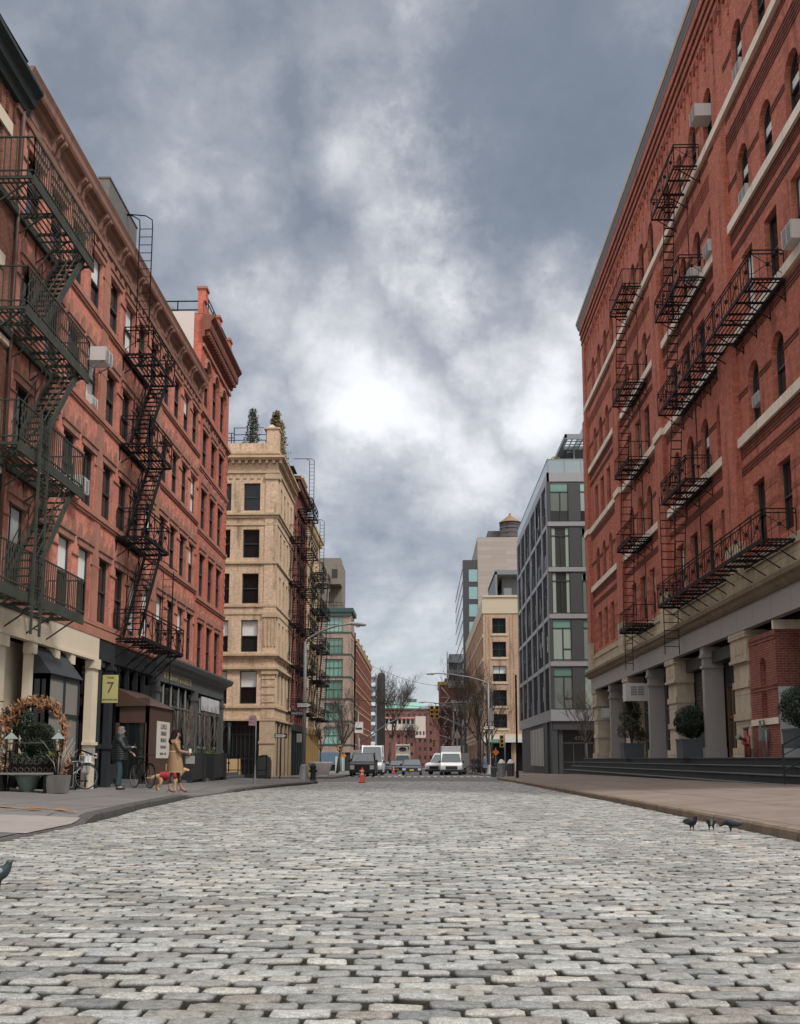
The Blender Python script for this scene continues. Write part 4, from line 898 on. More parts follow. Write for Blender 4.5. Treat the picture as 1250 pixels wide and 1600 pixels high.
# corbelled brick arcade under the cornice
z=30.4
for k in range(42):
    u=26.3+k*1.1
    w.fb(R_,u,u+.72,0,.1,30.5,30.9);w.fb(R_,u+.08,u+.3,0,.07,30.0,30.5);w.fb(R_,u+.1,u+.22,0,.05,29.6,30.0)
for z,o in ((30.9,.1),(31.3,.16),(31.7,.22),(32.1,.28)):w.fb(R_,26,72.45,0,o,z,z+.4)
w.build('wall',M['brickR'],t)
db=MB();sb=MB()
for cs,a,b in bays:
    for z0 in (24.35,15.85 if False else 0):
        if z0:
            for k in range(5):db.fb(R_,a,b,0,.03,z0+k*.16,z0+k*.16+.075)
    db.m=0
    for k in range(4):db.fb(R_,a,b,0,.035,20.55+k*.13,20.62+k*.13);db.fb(R_,a,b,0,.03,12.0+k*.13,12.07+k*.13)
    for k in range(3):db.fb(R_,a,b,0,.03,16.1+k*.14,16.18+k*.14);db.fb(R_,a,b,0,.03,11.35+k*.12,11.42+k*.12);db.fb(R_,a,b,0,.03,19.95+k*.12,20.02+k*.12)
    for k in range(2):db.fb(R_,a,b,0,.03,25.6+k*.16,25.68+k*.16)
    # impost courses between the arches, and plain dark courses beside the square windows
    for zz,h in ((27.85,.08),(28.0,.08),(22.75,.08),(22.9,.08),(14.3,.07),(14.43,.07),(10.2,.28),(8.95,.26),(9.55,.22)):
        e=[a]+[q for c in cs for q in (c-WR/2,c+WR/2)]+[b]
        for i in range(0,len(e),2):
            if e[i+1]-e[i]>.05:(setattr(db,'m',1 if h>.2 else 0),db.fb(R_,e[i],e[i+1],0,.012 if h>.2 else .03,zz,zz+h))
db.m=0
for k in range(42):
    u=26.3+k*1.1;db.fb(R_,u+.1,u+.6,.1,.115,30.55,30.85)
db.fb(R_,26,72.4,0,.1,31.12,31.26) if False else None
db.m=0
for z in (31.16,31.56,31.96):db.fb(R_,26,72.45,.0,.30 if z>31.9 else .24 if z>31.5 else .18,z,z+.09)
db.build('dark_brick_band',[M['brickRd'],brick('brick_soft_band',(.4,.13,.085),(.3,.095,.065),(.17,.08,.06),stain=(.2,.08,.055))],t)
pb=MB()
for z in (25.95,16.6):pb.fb(R_,26,72.47,0,.14,z,z+.36);[pb.fb(R_,a-.05,b+.05,.145,.32,z+.002,z+.358) for a,b in ((37.4,39.1),(48.6,50.2),(59.6,61.1),(71.0,72.4)) if z<20]
for z in (20.98,12.42):
    for cs,a,b in bays:pb.fb(R_,a,b,0,.14,z,z+.36)
pb.build('pale_sill_band',M['paleband'],t)
bs=MB();bs.fb(R_,26,72.4,-.3,.06,7.05,8.1)
for a,b in ((37.4,39.1),(48.6,50.2),(59.6,61.1),(71.0,72.4)):bs.fb(R_,a-.02,b+.02,.06,.28,7.05,8.9)
bs.fb(R_,26,72.45,.06,.12,7.75,7.9)
bs.build('stone_base',M['base'],t)
co=MB();co.prism([(-.1,6.5),(.18,6.5),(.28,6.6),(.34,6.72),(.44,6.8),(.46,6.95),(.36,7.05),(-.1,7.1)],lambda a,o,z:R_(o,a,z),26,72.9);co.build('stone_moulding',stone('moulding_brown',(.26,.21,.145),(.09,.07,.05),.7,joints=(1.8,2)),t)
rf=MB();rf.prism([(0,32.5),(.3,32.5),(.33,32.62),(.4,32.75),(.42,33.0),(0,33.05)],lambda a,o,z:R_(o,a,z),26,72.9);rf.build('gutter',plain('grey_metal_gutter',(.15,.155,.16),.5,var=.3),t)
cap=MB();cap.fb(R_,26,73.0,.42,.45,32.9,33.12);cap.fb(R_,26,72.9,.0,.42,33.05,33.1);cap.build('roof_edge',M['beiges'],t)
ph=MB();ph.box(12.6,16,42.5,52.5,33.1,34.9)
for k in range(20):ph.box(12.56,12.6,42.6+k*.5,42.75+k*.5,33.1,34.9)
ph.build('penthouse',plain('dark_siding',(.05,.052,.055),.6),t)
wa=wtmpl('Ra',WR,2.35,arch=1);wb=wtmpl('Rb',WR,2.3,arch=1);wc=wtmpl('Rc',WR,2.55);wd=wtmpl('Rd',WR,2.4,arch=1);we=wtmpl('Re',WR,2.4)
for cs,_,_ in bays:
    for c in cs:
        for (a,b,ar),tm in zip(rr,(wa,wb,wc,wd,we)):win(t,'R',R_,c,a,tm,.3,random.choice([None,None,None,'blind','blindl']))
# iron and stone ground floor on the raised platform
Z1=.98
fa=MB();fa.fb(R_,26,72.4,-.15,.1,5.65,6.5);fa.fb(R_,26,72.45,.1,.14,5.65,5.73)
for k in range(24):fa.fb(R_,27+k*1.95,27.02+k*1.95,.1,.108,5.75,6.5)
fa.build('iron_fascia',M['greyp'],t)
for u in (43.9,54.6,65.8,31.2):
    fa=MB();fa.fb(R_,u-.17,u+.17,-.8,.02,Z1-.3,5.2);fa.fb(R_,u-.25,u+.25,-.8,.1,5.2,5.32);fa.fb(R_,u-.26,u+.26,-.8,.05,5.32,5.65);fa.fb(R_,u-.27,u+.27,-.8,.08,4.75,4.85);fa.fb(R_,u-.23,u+.23,-.8,.1,Z1-.3,Z1+.42);fa.build('iron_column',M['greyp'],t)
for a,b in ((37.7,39.9),(48.5,50.5),(59.5,61.3),(70.6,72.4)):
    pl=MB();pl.fb(R_,a+.2,b-.2,-.85,-.02,Z1-.4,5.2);pl.fb(R_,a+.08,b-.08,-.85,.12,5.4,5.65);pl.fb(R_,a+.13,b-.13,-.85,.06,4.62,5.4);pl.fb(R_,a+.08,b-.08,-.85,.12,4.5,4.62)
    for z in (3.55,2.35):pl.fb(R_,a+.14,b-.14,-.85,.04,z,z+.26)
    pl.fb(R_,a+.08,b-.08,-.85,.12,Z1-.4,Z1+.35)
    for k in range(3):pl.fb(R_,a+.5+k*.4,a+.66+k*.4,.06,.1,4.8,5.2)
    pl.build('stone_pilaster',M['pil'],t)
bk=MB();facade(bk,R_,34.9,37.68,Z1-.4,5.3,[(35.9,36.6,2.3,4.45,1)],.16,.0);bk.fb(R_,34.92,37.68,-.9,-.165,Z1-.4,5.3);bk.poly((XR,34.9,Z1-.4),(XR+.9,34.9,Z1-.4),(XR+.9,34.9,5.3),(XR,34.9,5.3))
for z in (5.0,5.12,3.3,3.42):bk.fb(R_,34.86,37.68,0,.03,z,z+.06)
bk.build('brick_pier',brick('shaded_red_brick',(.25,.08,.058),(.17,.055,.042),(.3,.17,.14),stain=(.18,.06,.04),streak=.1),t)  # darker than the wall brick: shade under the fascia put into the colour
q=MB();q.fb(R_,34.85,37.68,0,.05,2.1,2.32);q.box(XR-.08,XR+.9,34.8,34.9,5.3,5.62);q.build('stone_trim',M['paleband'],t)
q=MB();q.box(XR+.03,XR+.92,34.85,34.895,Z1-.3,3.35);q.build('whitewashed_panel',plain('grey_white_panel',(.47,.5,.5),.6,var=.1),t)
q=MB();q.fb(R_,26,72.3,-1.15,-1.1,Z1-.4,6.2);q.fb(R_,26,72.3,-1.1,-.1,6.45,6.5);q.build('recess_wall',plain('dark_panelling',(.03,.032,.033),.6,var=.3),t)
q=MB()
for a,b in ((44.6,48.4),):
    for k in range(34):
        z=Z1+k*.115;q.fb(R_,a,b,-.92,-.86+(.02 if k%2 else 0),z,z+.105)
    q.fb(R_,a-.1,b+.1,-.9,-.45,4.95,5.5)
for k in range(30):q.fb(R_,40.2,43.6,-.92,-.86+(.02 if k%2 else 0),3.9+k*.05,3.94+k*.05)
q.fb(R_,40.1,43.6,-.9,-.3,4.95,5.45)
q.build('roller_shutter',plain('dark_roller_shutter',(.045,.047,.05),.5,var=.25),t)
for a,b,n in ((40.3,43.5,4),(29,34,6)):
    q=MB()
    for k in range(n+1):u=a+(b-a)*k/n;q.fb(R_,u-.07,u+.07,-.95,-.85,Z1,4.2)
    for z in (Z1,2.6,4.1):q.fb(R_,a,b,-.96,-.86,z,z+.12)
    q.build('wooden_door',plain('brown_door',(.12,.065,.03),.5),t)
q=MB()
for a,b in ((50.9,54.3),(55.0,59.2),(61.6,65.4),(66.2,70.4)):
    n=3
    for k in range(n+1):u=a+(b-a)*k/n;q.fb(R_,u-.05,u+.05,-.9,-.8,Z1,5.6)
    for z in (Z1,1.9,3.75,3.5,5.4):q.fb(R_,a,b,-.9,-.82,z,z+.09)
q.build('shop_frame',plain('grey_green_frame',(.09,.11,.11),.5),t)
for a,b in ((50.9,54.3),(55.0,59.2),(61.6,65.4),(66.2,70.4),(40.3,43.5)):
    q=MB();q.fb(R_,a,b,-.98,-.93,Z1,5.4);q.build('shop_window',glass('shop_glass',(.03,.04,.038),.05),t)
# long steps
st=thing('loading_steps','long run of dark bluestone steps along the foot of the red warehouse','steps',(11.2,50,GZ(50)))
sm=MB();n=11
tops=[(10.25,29.4,76.0,0),(10.62,29.4,74.9,1),(10.98,29.4,74.0,2),(11.35,29.4,73.2,3)]
for x,a,b,k in tops:
    for i in range(n):
        u=a+(b-a)*i/n;v=a+(b-a)*(i+1)/n;zt=Z1-(3-k)*.262
        sm.box(x+.02,16,u+.004,v-.004,-1.0,zt-.035)
for x,a,b,k in tops:pass
sm.box(10.62,16,22,29.38,-.6,Z1-.30);sm.build('riser',stone('bluestone_riser',(.04,.046,.05),(.015,.015,.015),.4,rough=.6),st)
sm=MB()
for x,a,b,k in tops:
    zt=Z1-(3-k)*.262
    for i in range(n):
        u=a+(b-a)*i/n;v=a+(b-a)*(i+1)/n;sm.box(x-.03,x+.42 if k<3 else 13.2,u+.002,v-.002,zt-.033,zt)
sm.box(10.58,13,22,29.38,Z1-.298,Z1-.26);sm.build('tread',M['bluest'],st)
def railing(y,lab):
    h=thing('handrail',lab,'handrail',(10.5,y,.2))
    b=MB();b.bar((10.45,y,Z1-.79),(10.45,y,1.35),.05);b.bar((11.9,y,Z1),(11.9,y,2.1),.05)
    b.build('post',M['dgreen'],h)
    b=MB()
    for z in (0,-.3,-.75):b.bar((10.45,y,1.33+z),(11.9,y,2.08+z),.045 if z in(0,-.75) else .025)
    b.build('rail',M['dgreen'],h)
railing(30.2,'dark sloping metal handrail standing on the long steps near the right edge')
g=MB();g.tube([(10.9,31.4,Z1-.26),(10.9,31.4,1.28),(11.5,31.4,1.35)],.03,6)
# standpipes
s=thing('standpipe','rust red twin standpipe against the brick pier beside the stone pilaster','standpipe',(11.8,37.6,Z1))
b=MB();b.tube([(11.75,37.7,Z1),(11.75,37.7,2.0)],.09,8);b.tube([(11.72,37.35,Z1),(11.72,37.35,1.75)],.07,8);b.tube([(11.75,37.7,1.55),(11.45,37.55,1.7)],.07,8);b.tube([(11.72,37.35,1.4),(11.45,37.2,1.5)],.06,8);b.build('pipe',plain('rust_red_pipe',(.2,.05,.04),.6,var=.3),s)
b=MB();b.tube([(11.75,37.7,2.0),(11.75,37.7,2.1)],.12,8);b.tube([(11.45,37.55,1.7),(11.38,37.52,1.73)],.1,8);b.build('cap',M['steel'],s)
s=thing('gas_meter','grey gas meter and pipes fixed on the brick pier','meter',(11.8,36,Z1))
b=MB();b.box(11.72,11.98,35.9,36.25,1.55,2.0);b.tube([(11.85,36.0,2.0),(11.85,36.0,2.25),(11.85,36.4,2.25),(11.85,36.4,Z1)],.035,6);b.tube([(11.85,35.8,Z1),(11.85,35.8,1.9)],.04,6);b.build('body',M['steel'],s)
# fire escapes
def lad(fr,u0,u1,zb,zt,o0,o1,r=.33):
    def f(m):
        for o in (o0,o1):m.bar(fr(u0,o,zb),fr(u1,o,zt),.03,.05)
        n=int((zt-zb)/r)
        for i in range(1,n):
            q=i/n;u=u0+(u1-u0)*q;z=zb+(zt-zb)*q;m.fb(fr,u-.05,u+.05,o0,o1,z-.012,z+.012)
    return f
zA=[26.15,21.05,16.6,12.4,7.9];zB=[26.2,20.8,16.55,12.38,7.85]
PA=[(41,45.4,zA[0]),(40.9,45.4,zA[1]),(32.0,45.5,zA[2]),(41.2,45.5,zA[3]),(32.2,46.9,zA[4])]
escape(t,R_,PA,1.1,[],'xb',M['ironbr'],M['ironbr'],True,.12,[lad(R_,44.7,43.5,zA[i+1],zA[i]-.0,.5,.95) for i in range(4)]+[lad(R_,46.4,46.4,5.6,12.9,.35,1.0,.36)],h=.95)
PBs=[(52.4,56.2,z) for z in zB]
escape(t,R_,PBs,1.1,[],'bars',M['iron'],M['iron'],True,.12,[lad(R_,55.7,54.9,zB[i+1],zB[i]-.0,.45,1.0,.36) for i in range(4)]+[lad(R_,55.9,55.9,5.7,7.9,.5,.9)],sp=.3,h=.95)
# air conditioners
for lab,u,z,o,w_,h_,d_,br in (('big grey air conditioner jutting from the top arched window of the red warehouse',38.9+.85,27.35,.0,.8,.55,.6,False),
  ('white air conditioner in the second highest arched window, above the pale band',35.7,21.4,-.2,.8,.5,.25,False),
  ('white air conditioner in the top arched window nearest the right edge',35.7,26.5,-.2,.8,.5,.25,False),
  ('white air conditioner in the arched window left of the big pier',39.75,21.4,.0,.75,.5,.3,False),
  ('large white air conditioner cut by the right edge of the frame',30.55,17.0,.1,.8,.62,.35,False),
  ('small white panel air conditioner halfway up the arched window above the lower pale band',35.7,13.55,-.25,.7,.42,.2,False),
  ('pale air conditioner on the sill behind the second escape balcony',42.15,21.5,.1,.8,.4,.3,False)):
    acunit(lab,'R',R_,u,z,o,w_,h_,d_,brk=br)
tt=thing('air_conditioner','boxy white air conditioner on brackets above the conical shrub, between stone pilaster and grey column','air conditioner',(11.7,56.3,4.05),0,'window air conditioners')
b=MB();b.box(-.62,.75,-.3,.6,0,.95);b.build('casing',M['white'],tt,True)
b=MB();b.box(-.35,.35,-.315,-.302,.28,.8);b.build('grille',plain('ac_grille',(0,0,0)),tt,True)
b=MB()
for k in range(6):b.box(-.35,.35,-.33,-.316,.28+k*.09,.31+k*.09)
b.box(-.02,.02,-.335,-.316,.28,.8);b.build('louvre',M['white'],tt,True)
b=MB()
for x in (-.3,.5):b.bar((x,-.2,-.02),(x+.3,.4,-.5),.04)
b.build('bracket',M['steel'],tt,True)
acunit('small dark-sided air conditioner behind the far grey iron column','R',R_,67.6,3.6,-.3,.8,.6,.5)
# ---- glass corner building
YG=95.5;FG=FR('F',YG);G_=FR('R',12.);
t=thing('glass_building','modern glass and aluminium corner building with roof terrace, left of the red warehouse','building',(12,YG,GZ(YG)))
fl=[(23.35,27.0),(18.95,22.75),(14.55,18.4),(10.1,13.9),(5.5,9.4)]
teal=glass('teal_blind_glass',(.17,.33,.28),.12,.05);tint=glass('grey_curtain_glass',(.2,.245,.215),.12,.05);dk_=glass('office_glass',(.03,.038,.036),.04,.08)
pan=plain('grey_aluminium_panel',(.05,.052,.055),.5,metal=.1,var=.05);alu=plain('pale_aluminium',(.3,.31,.32),.4,metal=.3,var=.06)
b=MB();b.box(12.2,26,YG+.25,126.5,4.45,27.3);b.box(12.0,26,YG,YG+.24,27.2,28.1);b.box(12,12.2,YG,126.6,27.2,28.1)
for z in (22.85,18.45,13.98,9.5):b.box(11.97,26,YG-.04,YG+.24,z,z+.42);b.box(11.95,12.19,YG,126.6,z,z+.42)
b.box(11.9,26,YG-.1,YG+.24,4.4,5.45);b.box(11.88,12.19,YG,126.6,4.4,5.45)
for u in (96.0,100.2,105.5,111,116.5,121.5,126.2):b.box(11.9,12.15,u-.2,u+.2,5.45,27.2)
b.build('wall',alu,t)
b=MB()
for a,z in fl:
    for x0,x1 in ((14.0,15.1),(17.3,18.4),(20.6,21.7)):b.box(x0,x1,YG+.05,YG+.2,a,z)
b.box(12,12.25,YG+.02,YG+.2,5.45,27.2);b.build('grey_panel',pan,t)
for i,(a,z) in enumerate(fl):
    zz=z-.22*(z-a)
    for j,(x0,x1) in enumerate(((12.25,14.0),(15.1,17.3),(18.4,20.6),(21.7,24))):
        wn_=MB();wn_.box(x0,x1,YG+.16,YG+.2,a,z);wo=wn_.build('window',dk_,t)
        m1=MB();m1.box(x0+.05,x1-.05,YG+.14,YG+.155,zz+.05,z-.05)
        if i in (0,3,4) or j==1:m1.build('teal_blind',teal,wo)
        m2=MB();lo=a+(1.0 if i==0 else .05)
        if i in (0,3,4):m2.box(x0+.05,(x0+x1)/2+.02,YG+.14,YG+.155,lo,zz-.05);m2.box((x0+x1)/2+.14,x1-.05,YG+.14,YG+.155,lo,zz-.05)
        else:
            for q in (.1,1.4):m2.box(x0+q,x0+q+.3,YG+.14,YG+.155,a,z-.1)
        m2.build('blind',tint,wo)
        m3=MB();m3.box(x0,x1,YG+.1,YG+.16,zz-.05,zz+.05);m3.box((x0+x1)/2+.03,(x0+x1)/2+.13,YG+.1,YG+.16,a,zz)
        if i>2:m3.box((x0+x1)/2+.1,x1,YG+.1,YG+.16,a+.95,a+1.05)
        m3.box(x0,x0+.06,YG+.1,YG+.16,a,z);m3.box(x1-.06,x1,YG+.1,YG+.16,a,z);m3.build('window_frame',M['wframe'],wo)
sg=MB();sf_=MB();wp=MB();rs2=random.Random(4)
for a,z in fl:
    sg.box(12.08,12.12,YG+.3,126.2,a-.05,z+.1);u=YG+.5
    while u<126:
        sf_.box(11.98,12.08,u,u+.1,a-.05,z+.1)
        if rs2.random()<.45:zz=a+(z-a)*rs2.choice([.25,.5,.7]);sf_.box(12.0,12.08,u,u+1,zz,zz+.1)
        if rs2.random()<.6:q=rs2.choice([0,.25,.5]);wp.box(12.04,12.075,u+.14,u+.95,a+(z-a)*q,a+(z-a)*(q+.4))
        u+=rs2.choice([.85,1.0,1.3])
sg.build('side_glazing',glass('side_glass',(.02,.025,.028),.03,.05,.4),t);sf_.build('side_mullion',plain('violet_grey_mullion',(.03,.03,.04),.4),t);wp.build('side_reflection',glass('sky_reflection',(.5,.55,.6),.08,.03),t)  # pale panes put the sky's reflection into the side glass as colour
b=MB();b.box(12.15,26,YG+2.4,126,-1.2,4.4);b.box(12.1,26,YG+.05,YG+2.4,3.6,4.4);b.box(12,12.5,YG+.1,YG+1.2,-1.2,4.4);b.box(11.95,12.3,99,101.5,-1.2,4.4);b.box(12.6,13.0,YG+.3,YG+.8,-1.2,4.4);b.build('ground_floor',plain('dark_grey_cladding',(.04,.046,.048),.5),t)
b=MB();b.box(12.98,16.2,YG+2.3,YG+2.4,2.35,2.5)
for x in (13.0,14.2,15.3,16.1):b.box(x,x+.09,YG+2.3,YG+2.4,-.6,2.5)
b.box(13,16.2,YG+2.3,YG+2.38,.6,.68);b.build('entrance_door',M['steel'],t)
textm('house_number','475',.55,plain('pale_numerals',(.5,.5,.48),.5),t,(2.75,2.25,2.85-GZ(YG)),(pi/2,0,0))
b=MB()
for y in (102.5,105.5,108.5,111.5):b.box(11.96,12.14,y,y+2.2,.2,3.9)
b.build('shop_window',dk_,t);b=MB()
for y in (102.4,103.5,104.7,105.4,106.5,107.7,108.4,109.5,110.7,111.4,112.5,113.7):b.box(11.9,12.0,y,y+.09,.2,4.0)
b.build('shop_frame',M['white'],t)
# terrace
tg=glass('terrace_glass',(.3,.4,.42),.1,.02);b=MB();b.box(12.1,26,YG+.08,YG+.12,28.1,29.4);b.box(12.08,12.12,YG+.1,126.4,28.1,29.4);b.build('balustrade_glass',tg,t)
b=MB();b.box(12.05,26,YG+.05,YG+.15,29.38,29.45);b.box(12.05,12.15,YG+.05,126.4,29.38,29.45)
for k in range(9):b.box(12.1+k*1.6,12.16+k*1.6,YG+.04,YG+.08,28.1,29.4)
b.build('balustrade_rail',alu,t)
b=MB();b.box(14.5,26,YG+4,118,28.1,31.6);b.build('penthouse',dk_,t)
b=MB();b.box(13.9,26,YG+.6,YG+.8,31.6,32.1);b.box(13.9,14.1,YG+.6,110,31.7,32.1);b.box(14.1,26,YG+3.9,YG+4.05,28.1,28.3);b.box(14.2,26,YG+4,118,31.6,31.95)
for k in range(14):b.bar((13.95,YG+1+k*1.0,31.8),(16.5,YG+1+k*1.0,31.8),.05,.1)
for k in range(5):b.bar((14.2+k*.5,YG+.7,31.75),(14.2+k*.5,110,31.75),.07,.12)
for x in (15.2,16.4):b.box(x,x+.1,YG+3.85,YG+4,28.1,31.6)
b.build('pergola',plain('metal_pergola',(.2,.23,.24),.45),t)
b=MB();b.box(15.9,26,YG+.9,YG+1,32.1,33.3);b.box(15.9,15.96,YG+.9,108,32.1,33.3);b.build('upper_balustrade',tg,t)
def soft(name,lab,x,y,z,w_,h_,seat=True):
    c=thing('armchair',lab,'armchair',(x,y,z));b=MB();b.box(-.4,.4,-.35,.35,.15,.42);b.box(-.4,.4,.25,.4,.42,.85);b.build('cushion',M['white'],c,True);b=MB()
    for q in (-.45,.4):b.box(q,q+.06,-.4,.4,0,.6)
    b.build('arm',alu,c,True)
soft('a','white lounge armchair on the roof terrace behind the glass balustrade, nearer the terrace corner',14.6,YG+1.4,28.1,1,1);soft('b','white lounge armchair on the roof terrace, the one against the red warehouse',15.9,YG+1.5,28.1,1,1)
# ================================================================ FAR BLOCKS
# left: brick block with green steel windows
def frontal(t,Y,x0,x1,z1,wins,rws,mat,key,trimm=None,side=None,pane=None,frame=None,mull=4,zb=4.2,depthb=9,wd=None):
    fr=FR('F',Y);w=MB();facade(w,fr,x0,x1,zb,z1,[(a,b,c,d) for a,b in wins for c,d in rws],.3)
    sx=x1 if side!='R' else x0
    y1=Y+depthb;k='L' if side!='R' else 'R';sf=FR(k,sx)
    scol=[Y+1.6+i*2.4 for i in range(int((depthb-1.5)/2.4))]
    facade(w,sf,Y,y1,zb,z1,[(c-.8,c+.8,a,b) for c in scol for a,b in rws],.3)
    w.box(x0+.4,x1-.4,Y+.4,y1,z1-.06,z1-.01);w.poly((x0,y1,zb),(x1,y1,zb),(x1,y1,z1),(x0,y1,z1))
    ox=x0 if side!='R' else x1;w.poly((ox,Y,zb),(ox,y1,zb),(ox,y1,z1),(ox,Y,z1));w.build('wall',mat,t)
    for a,b in wins:
        for c,d in rws:win(t,'F',fr,(a+b)/2,c,wtmpl(key+'%.1f%.1f'%(b-a,d-c),b-a,d-c,mull=mull,pane=pane,frame=frame),.3)
    for c in scol:
        for a,b in rws:win(t,k,sf,c,a,wtmpl(key+'s%.1f'%(b-a),1.6,b-a,frame=frame),.3)
    if trimm:
        m=MB()
        for c,d in rws:m.fb(fr,x0,x1,0,.08,c-.2,c);m.fb(sf,Y,y1,0,.08,c-.2,c)
        m.fb(fr,x0,x1,0,.35,z1-.1,z1+.5);m.fb(fr,x0,x1,0,.2,z1-.7,z1-.1);m.fb(sf,Y-.3,y1,0,.35,z1-.1,z1+.5);m.build('trim',trimm,t)
greenf=plain('green_steel_frame',(.03,.1,.085),.45,var=.1);greeng=glass('green_glass',(.17,.3,.25),.1,.05)
t=thing('brick_block','grey-brown brick apartment block with wide green steel windows, beyond the bare tree','building',(-10.8,153,GZ(153)))
taupe=brick('taupe_brick',(.36,.26,.21),(.29,.21,.17),(.33,.27,.22),stain=(.2,.15,.12),samt=.4,bump=.1,bw=.4,bh=.15)
frontal(t,153,-24,-10.7,23.0,[(-14.6,-11.9),(-18.8,-15.6),(-23,-19.8)],[(19.9,22.2),(16.6,19.0),(13.2,15.8),(9.9,12.6),(6.6,9.2),(3.1,5.7)],taupe,'L7',plain('dark_green_cornice',(.03,.065,.06),.5),pane=greeng,frame=greenf,depthb=7.5,zb=1.9)
b=MB();b.box(-24,-10.9,153.3,160.3,-1.5,1.9);b.build('ground_floor',M['char'],t)
b=MB()
for z in (24,24.5):b.bar((-20,153.6,z),(-12,153.6,z),.06)
for k in range(9):b.bar((-20+k,153.6,23.4),(-20+k,153.6,24.5),.05)
b.build('roof_railing',M['iron'],t)
b=MB();b.box(-16,-12.4,152.97,153.02,.1,1.9);b.build('shop_sign',plain('blue_grey_sign',(.1,.16,.22),.5),t);b=MB();b.box(-12.9,-11.5,152.95,153.0,-.9,1.3);b.build('shop_window',plain('pale_shop_light',(.4,.5,.48),.4),t)
t=thing('concrete_block','grey concrete apartment block with a balcony, rising behind the green-windowed block','building',(-14.6,176,GZ(176)))
cg=stone('grey_concrete',(.2,.18,.15),(.11,.1,.08),.5);b=MB();b.box(-26,-16.3,176,190,0,33);b.box(-16.3,-14.4,182,190,0,36);b.box(-26,-14.35,178,182,31.5,36.2);b.build('wall',cg,t)
b=MB();b.box(-15.9,-14.9,177.95,178.02,32.6,34.2);b.box(-16.28,-16.2,177,178.5,28,30);b.box(-18,-17,175.95,176,29.5,31.3);b.build('window',M['glassd'],t)
b=MB();b.box(-20,-15.2,174.4,182,26.4,26.7);b.build('balcony',cg,t)
b=MB()
for k in range(12):b.bar((-20+k*.43,174.5,26.7),(-20+k*.43,174.5,27.9),.05)
b.bar((-20,174.5,27.9),(-15.2,174.5,27.9),.07);b.build('railing',M['iron'],t)
t=thing('brick_block','dark red brick block with stub chimneys along its roof, far down the left side','building',(-10.5,185,GZ(185)))
rws=[(16,18),(12.8,14.8),(9.6,11.6),(6.4,8.4),(3.2,5.2),(0,2)];brf=brick('brick_far',(.24,.095,.07),(.18,.07,.055),(.15,.08,.07),stain=(.12,.05,.04),bw=.4,bh=.15)
loft(t,161,211,19.6,[163+i*3 for i in range(16)],rws,brf,'L8',1.3,None,M['beiges'],corn=.3,z0=-2,back=-30)
b=MB()
for k in range(6):b.box(-11.3,-10.6,162+k*9.2,163+k*9.2,19.5,20.9)
b.poly((XL,161,-2),(-30,161,-2),(-30,161,19.6),(XL,161,19.6));b.build('chimney',brf,t)
for k,(u,z) in enumerate(((168,9),(168,12.3),(168,5.8))):pass
t=thing('scaffold_tower','tall black netted scaffold tower on the left, in front of the far trees','scaffold',(-10,230,GZ(230)))
b=MB();b.loft([(-1.5,-9.3,231.5,.95,1.5),(18.5,-9.3,231.5,.95,1.5),(19.6,-9.3,231.5,.85,1.35),(20.2,-9.3,231.5,.55,.9)],12);b.build('netting',plain('black_netting',(.045,.042,.04),.9,var=.7,scale=.9),t)
b=MB()
for x in (-12,-10.4):
    for y in (229,233):b.bar((x,y,-1.5),(x,y,20),.12)
for k in range(10):b.bar((-12,229,k*2.1),(-10.4,229,k*2.1),.09);b.bar((-12,229,k*2.1),(-10.4,229,k*2.1+2.1),.06)
b.build('scaffold_frame',M['iron'],t)
b=MB()
for k in range(8):b.box(-11.9,-10.5,229.1,229.2,2.5+k*2.2,3.9+k*2.2)
b.build('panel',plain('pale_sheet',(.3,.32,.33),.6),t)
# end of the street
t=thing('brick_block','long red brick building with green copper roof closing the end of the street','building',(-5,400,GZ(400)))
fr=FR('F',400);endb=brick('brick_end',(.19,.085,.072),(.15,.07,.06),(.17,.1,.09),stain=(.2,.09,.08),bw=.6,bh=.3,bump=0)
frw=[(-14+i*2.1,-13.1+i*2.1) for i in range(9)];rw=[(17,18.4),(13.6,15),(10.4,11.8),(7.2,8.6),(4,5.4),(.8,2.2)]
w=MB();facade(w,fr,-17,7.5,-3,20.3,[(a,b,c,d) for a,b in frw for c,d in rw],.3);w.box(-17,7.5,400.4,420,-3,20.25);w.build('wall',endb,t)
for a,b in frw:
    for c,d in rw:win(t,'F',fr,(a+b)/2,c,wtmpl('end',.9,1.4),.3)
w=MB();w.add([(-17,399.6,20.3),(1.5,399.6,20.3),(-.5,404,23),(-15,404,23),(-17,410,20.3),(1.5,410,20.3)],[(0,1,2,3),(3,2,5,4),(1,5,2),(0,3,4)]);w.build('roof',plain('green_copper',(.17,.33,.28),.6),t)
w=MB();w.box(-6.2,-2.2,405,409,22,24.4);w.box(-17,7.6,399.6,399.9,20.0,20.5);w.box(-17,7.5,399.85,400,17.0,16.8);w.build('stair_tower',plain('dark_slate',(.1,.12,.11),.6),t)
t=thing('brick_block','low brick building with a pale stone upper floor under the green roofed one','building',(-7,372,GZ(372)))
fr=FR('F',372);w=MB();facade(w,fr,-13.8,-2.6,-3,11.2,[(x,x+.8,z,z+1.1) for x in (-12,-9,-6.2,-4.2) for z in (2.2,5.6,8.4)],.3);w.box(-13.8,-2.6,372.4,390,-3,11.1);w.build('wall',endb,t)
for x in (-12,-9,-6.2,-4.2):
    for z in (2.2,5.6,8.4):win(t,'F',fr,x+.4,z,wtmpl('low',.8,1.1),.3)
w=MB();w.box(-13.8,-2.6,371.8,390,11.2,13.4);w.box(-13.8,-2.6,373,390,13.4,15.4)
for k in range(8):w.box(-13.8+k*1.55,-13.4+k*1.55,372,373,13.4,15.4)
w.box(-2.5,1.2,371,385,8.5,16.2);w.build('pale_storey',plain('pale_end_stone',(.5,.43,.37),.7),t)
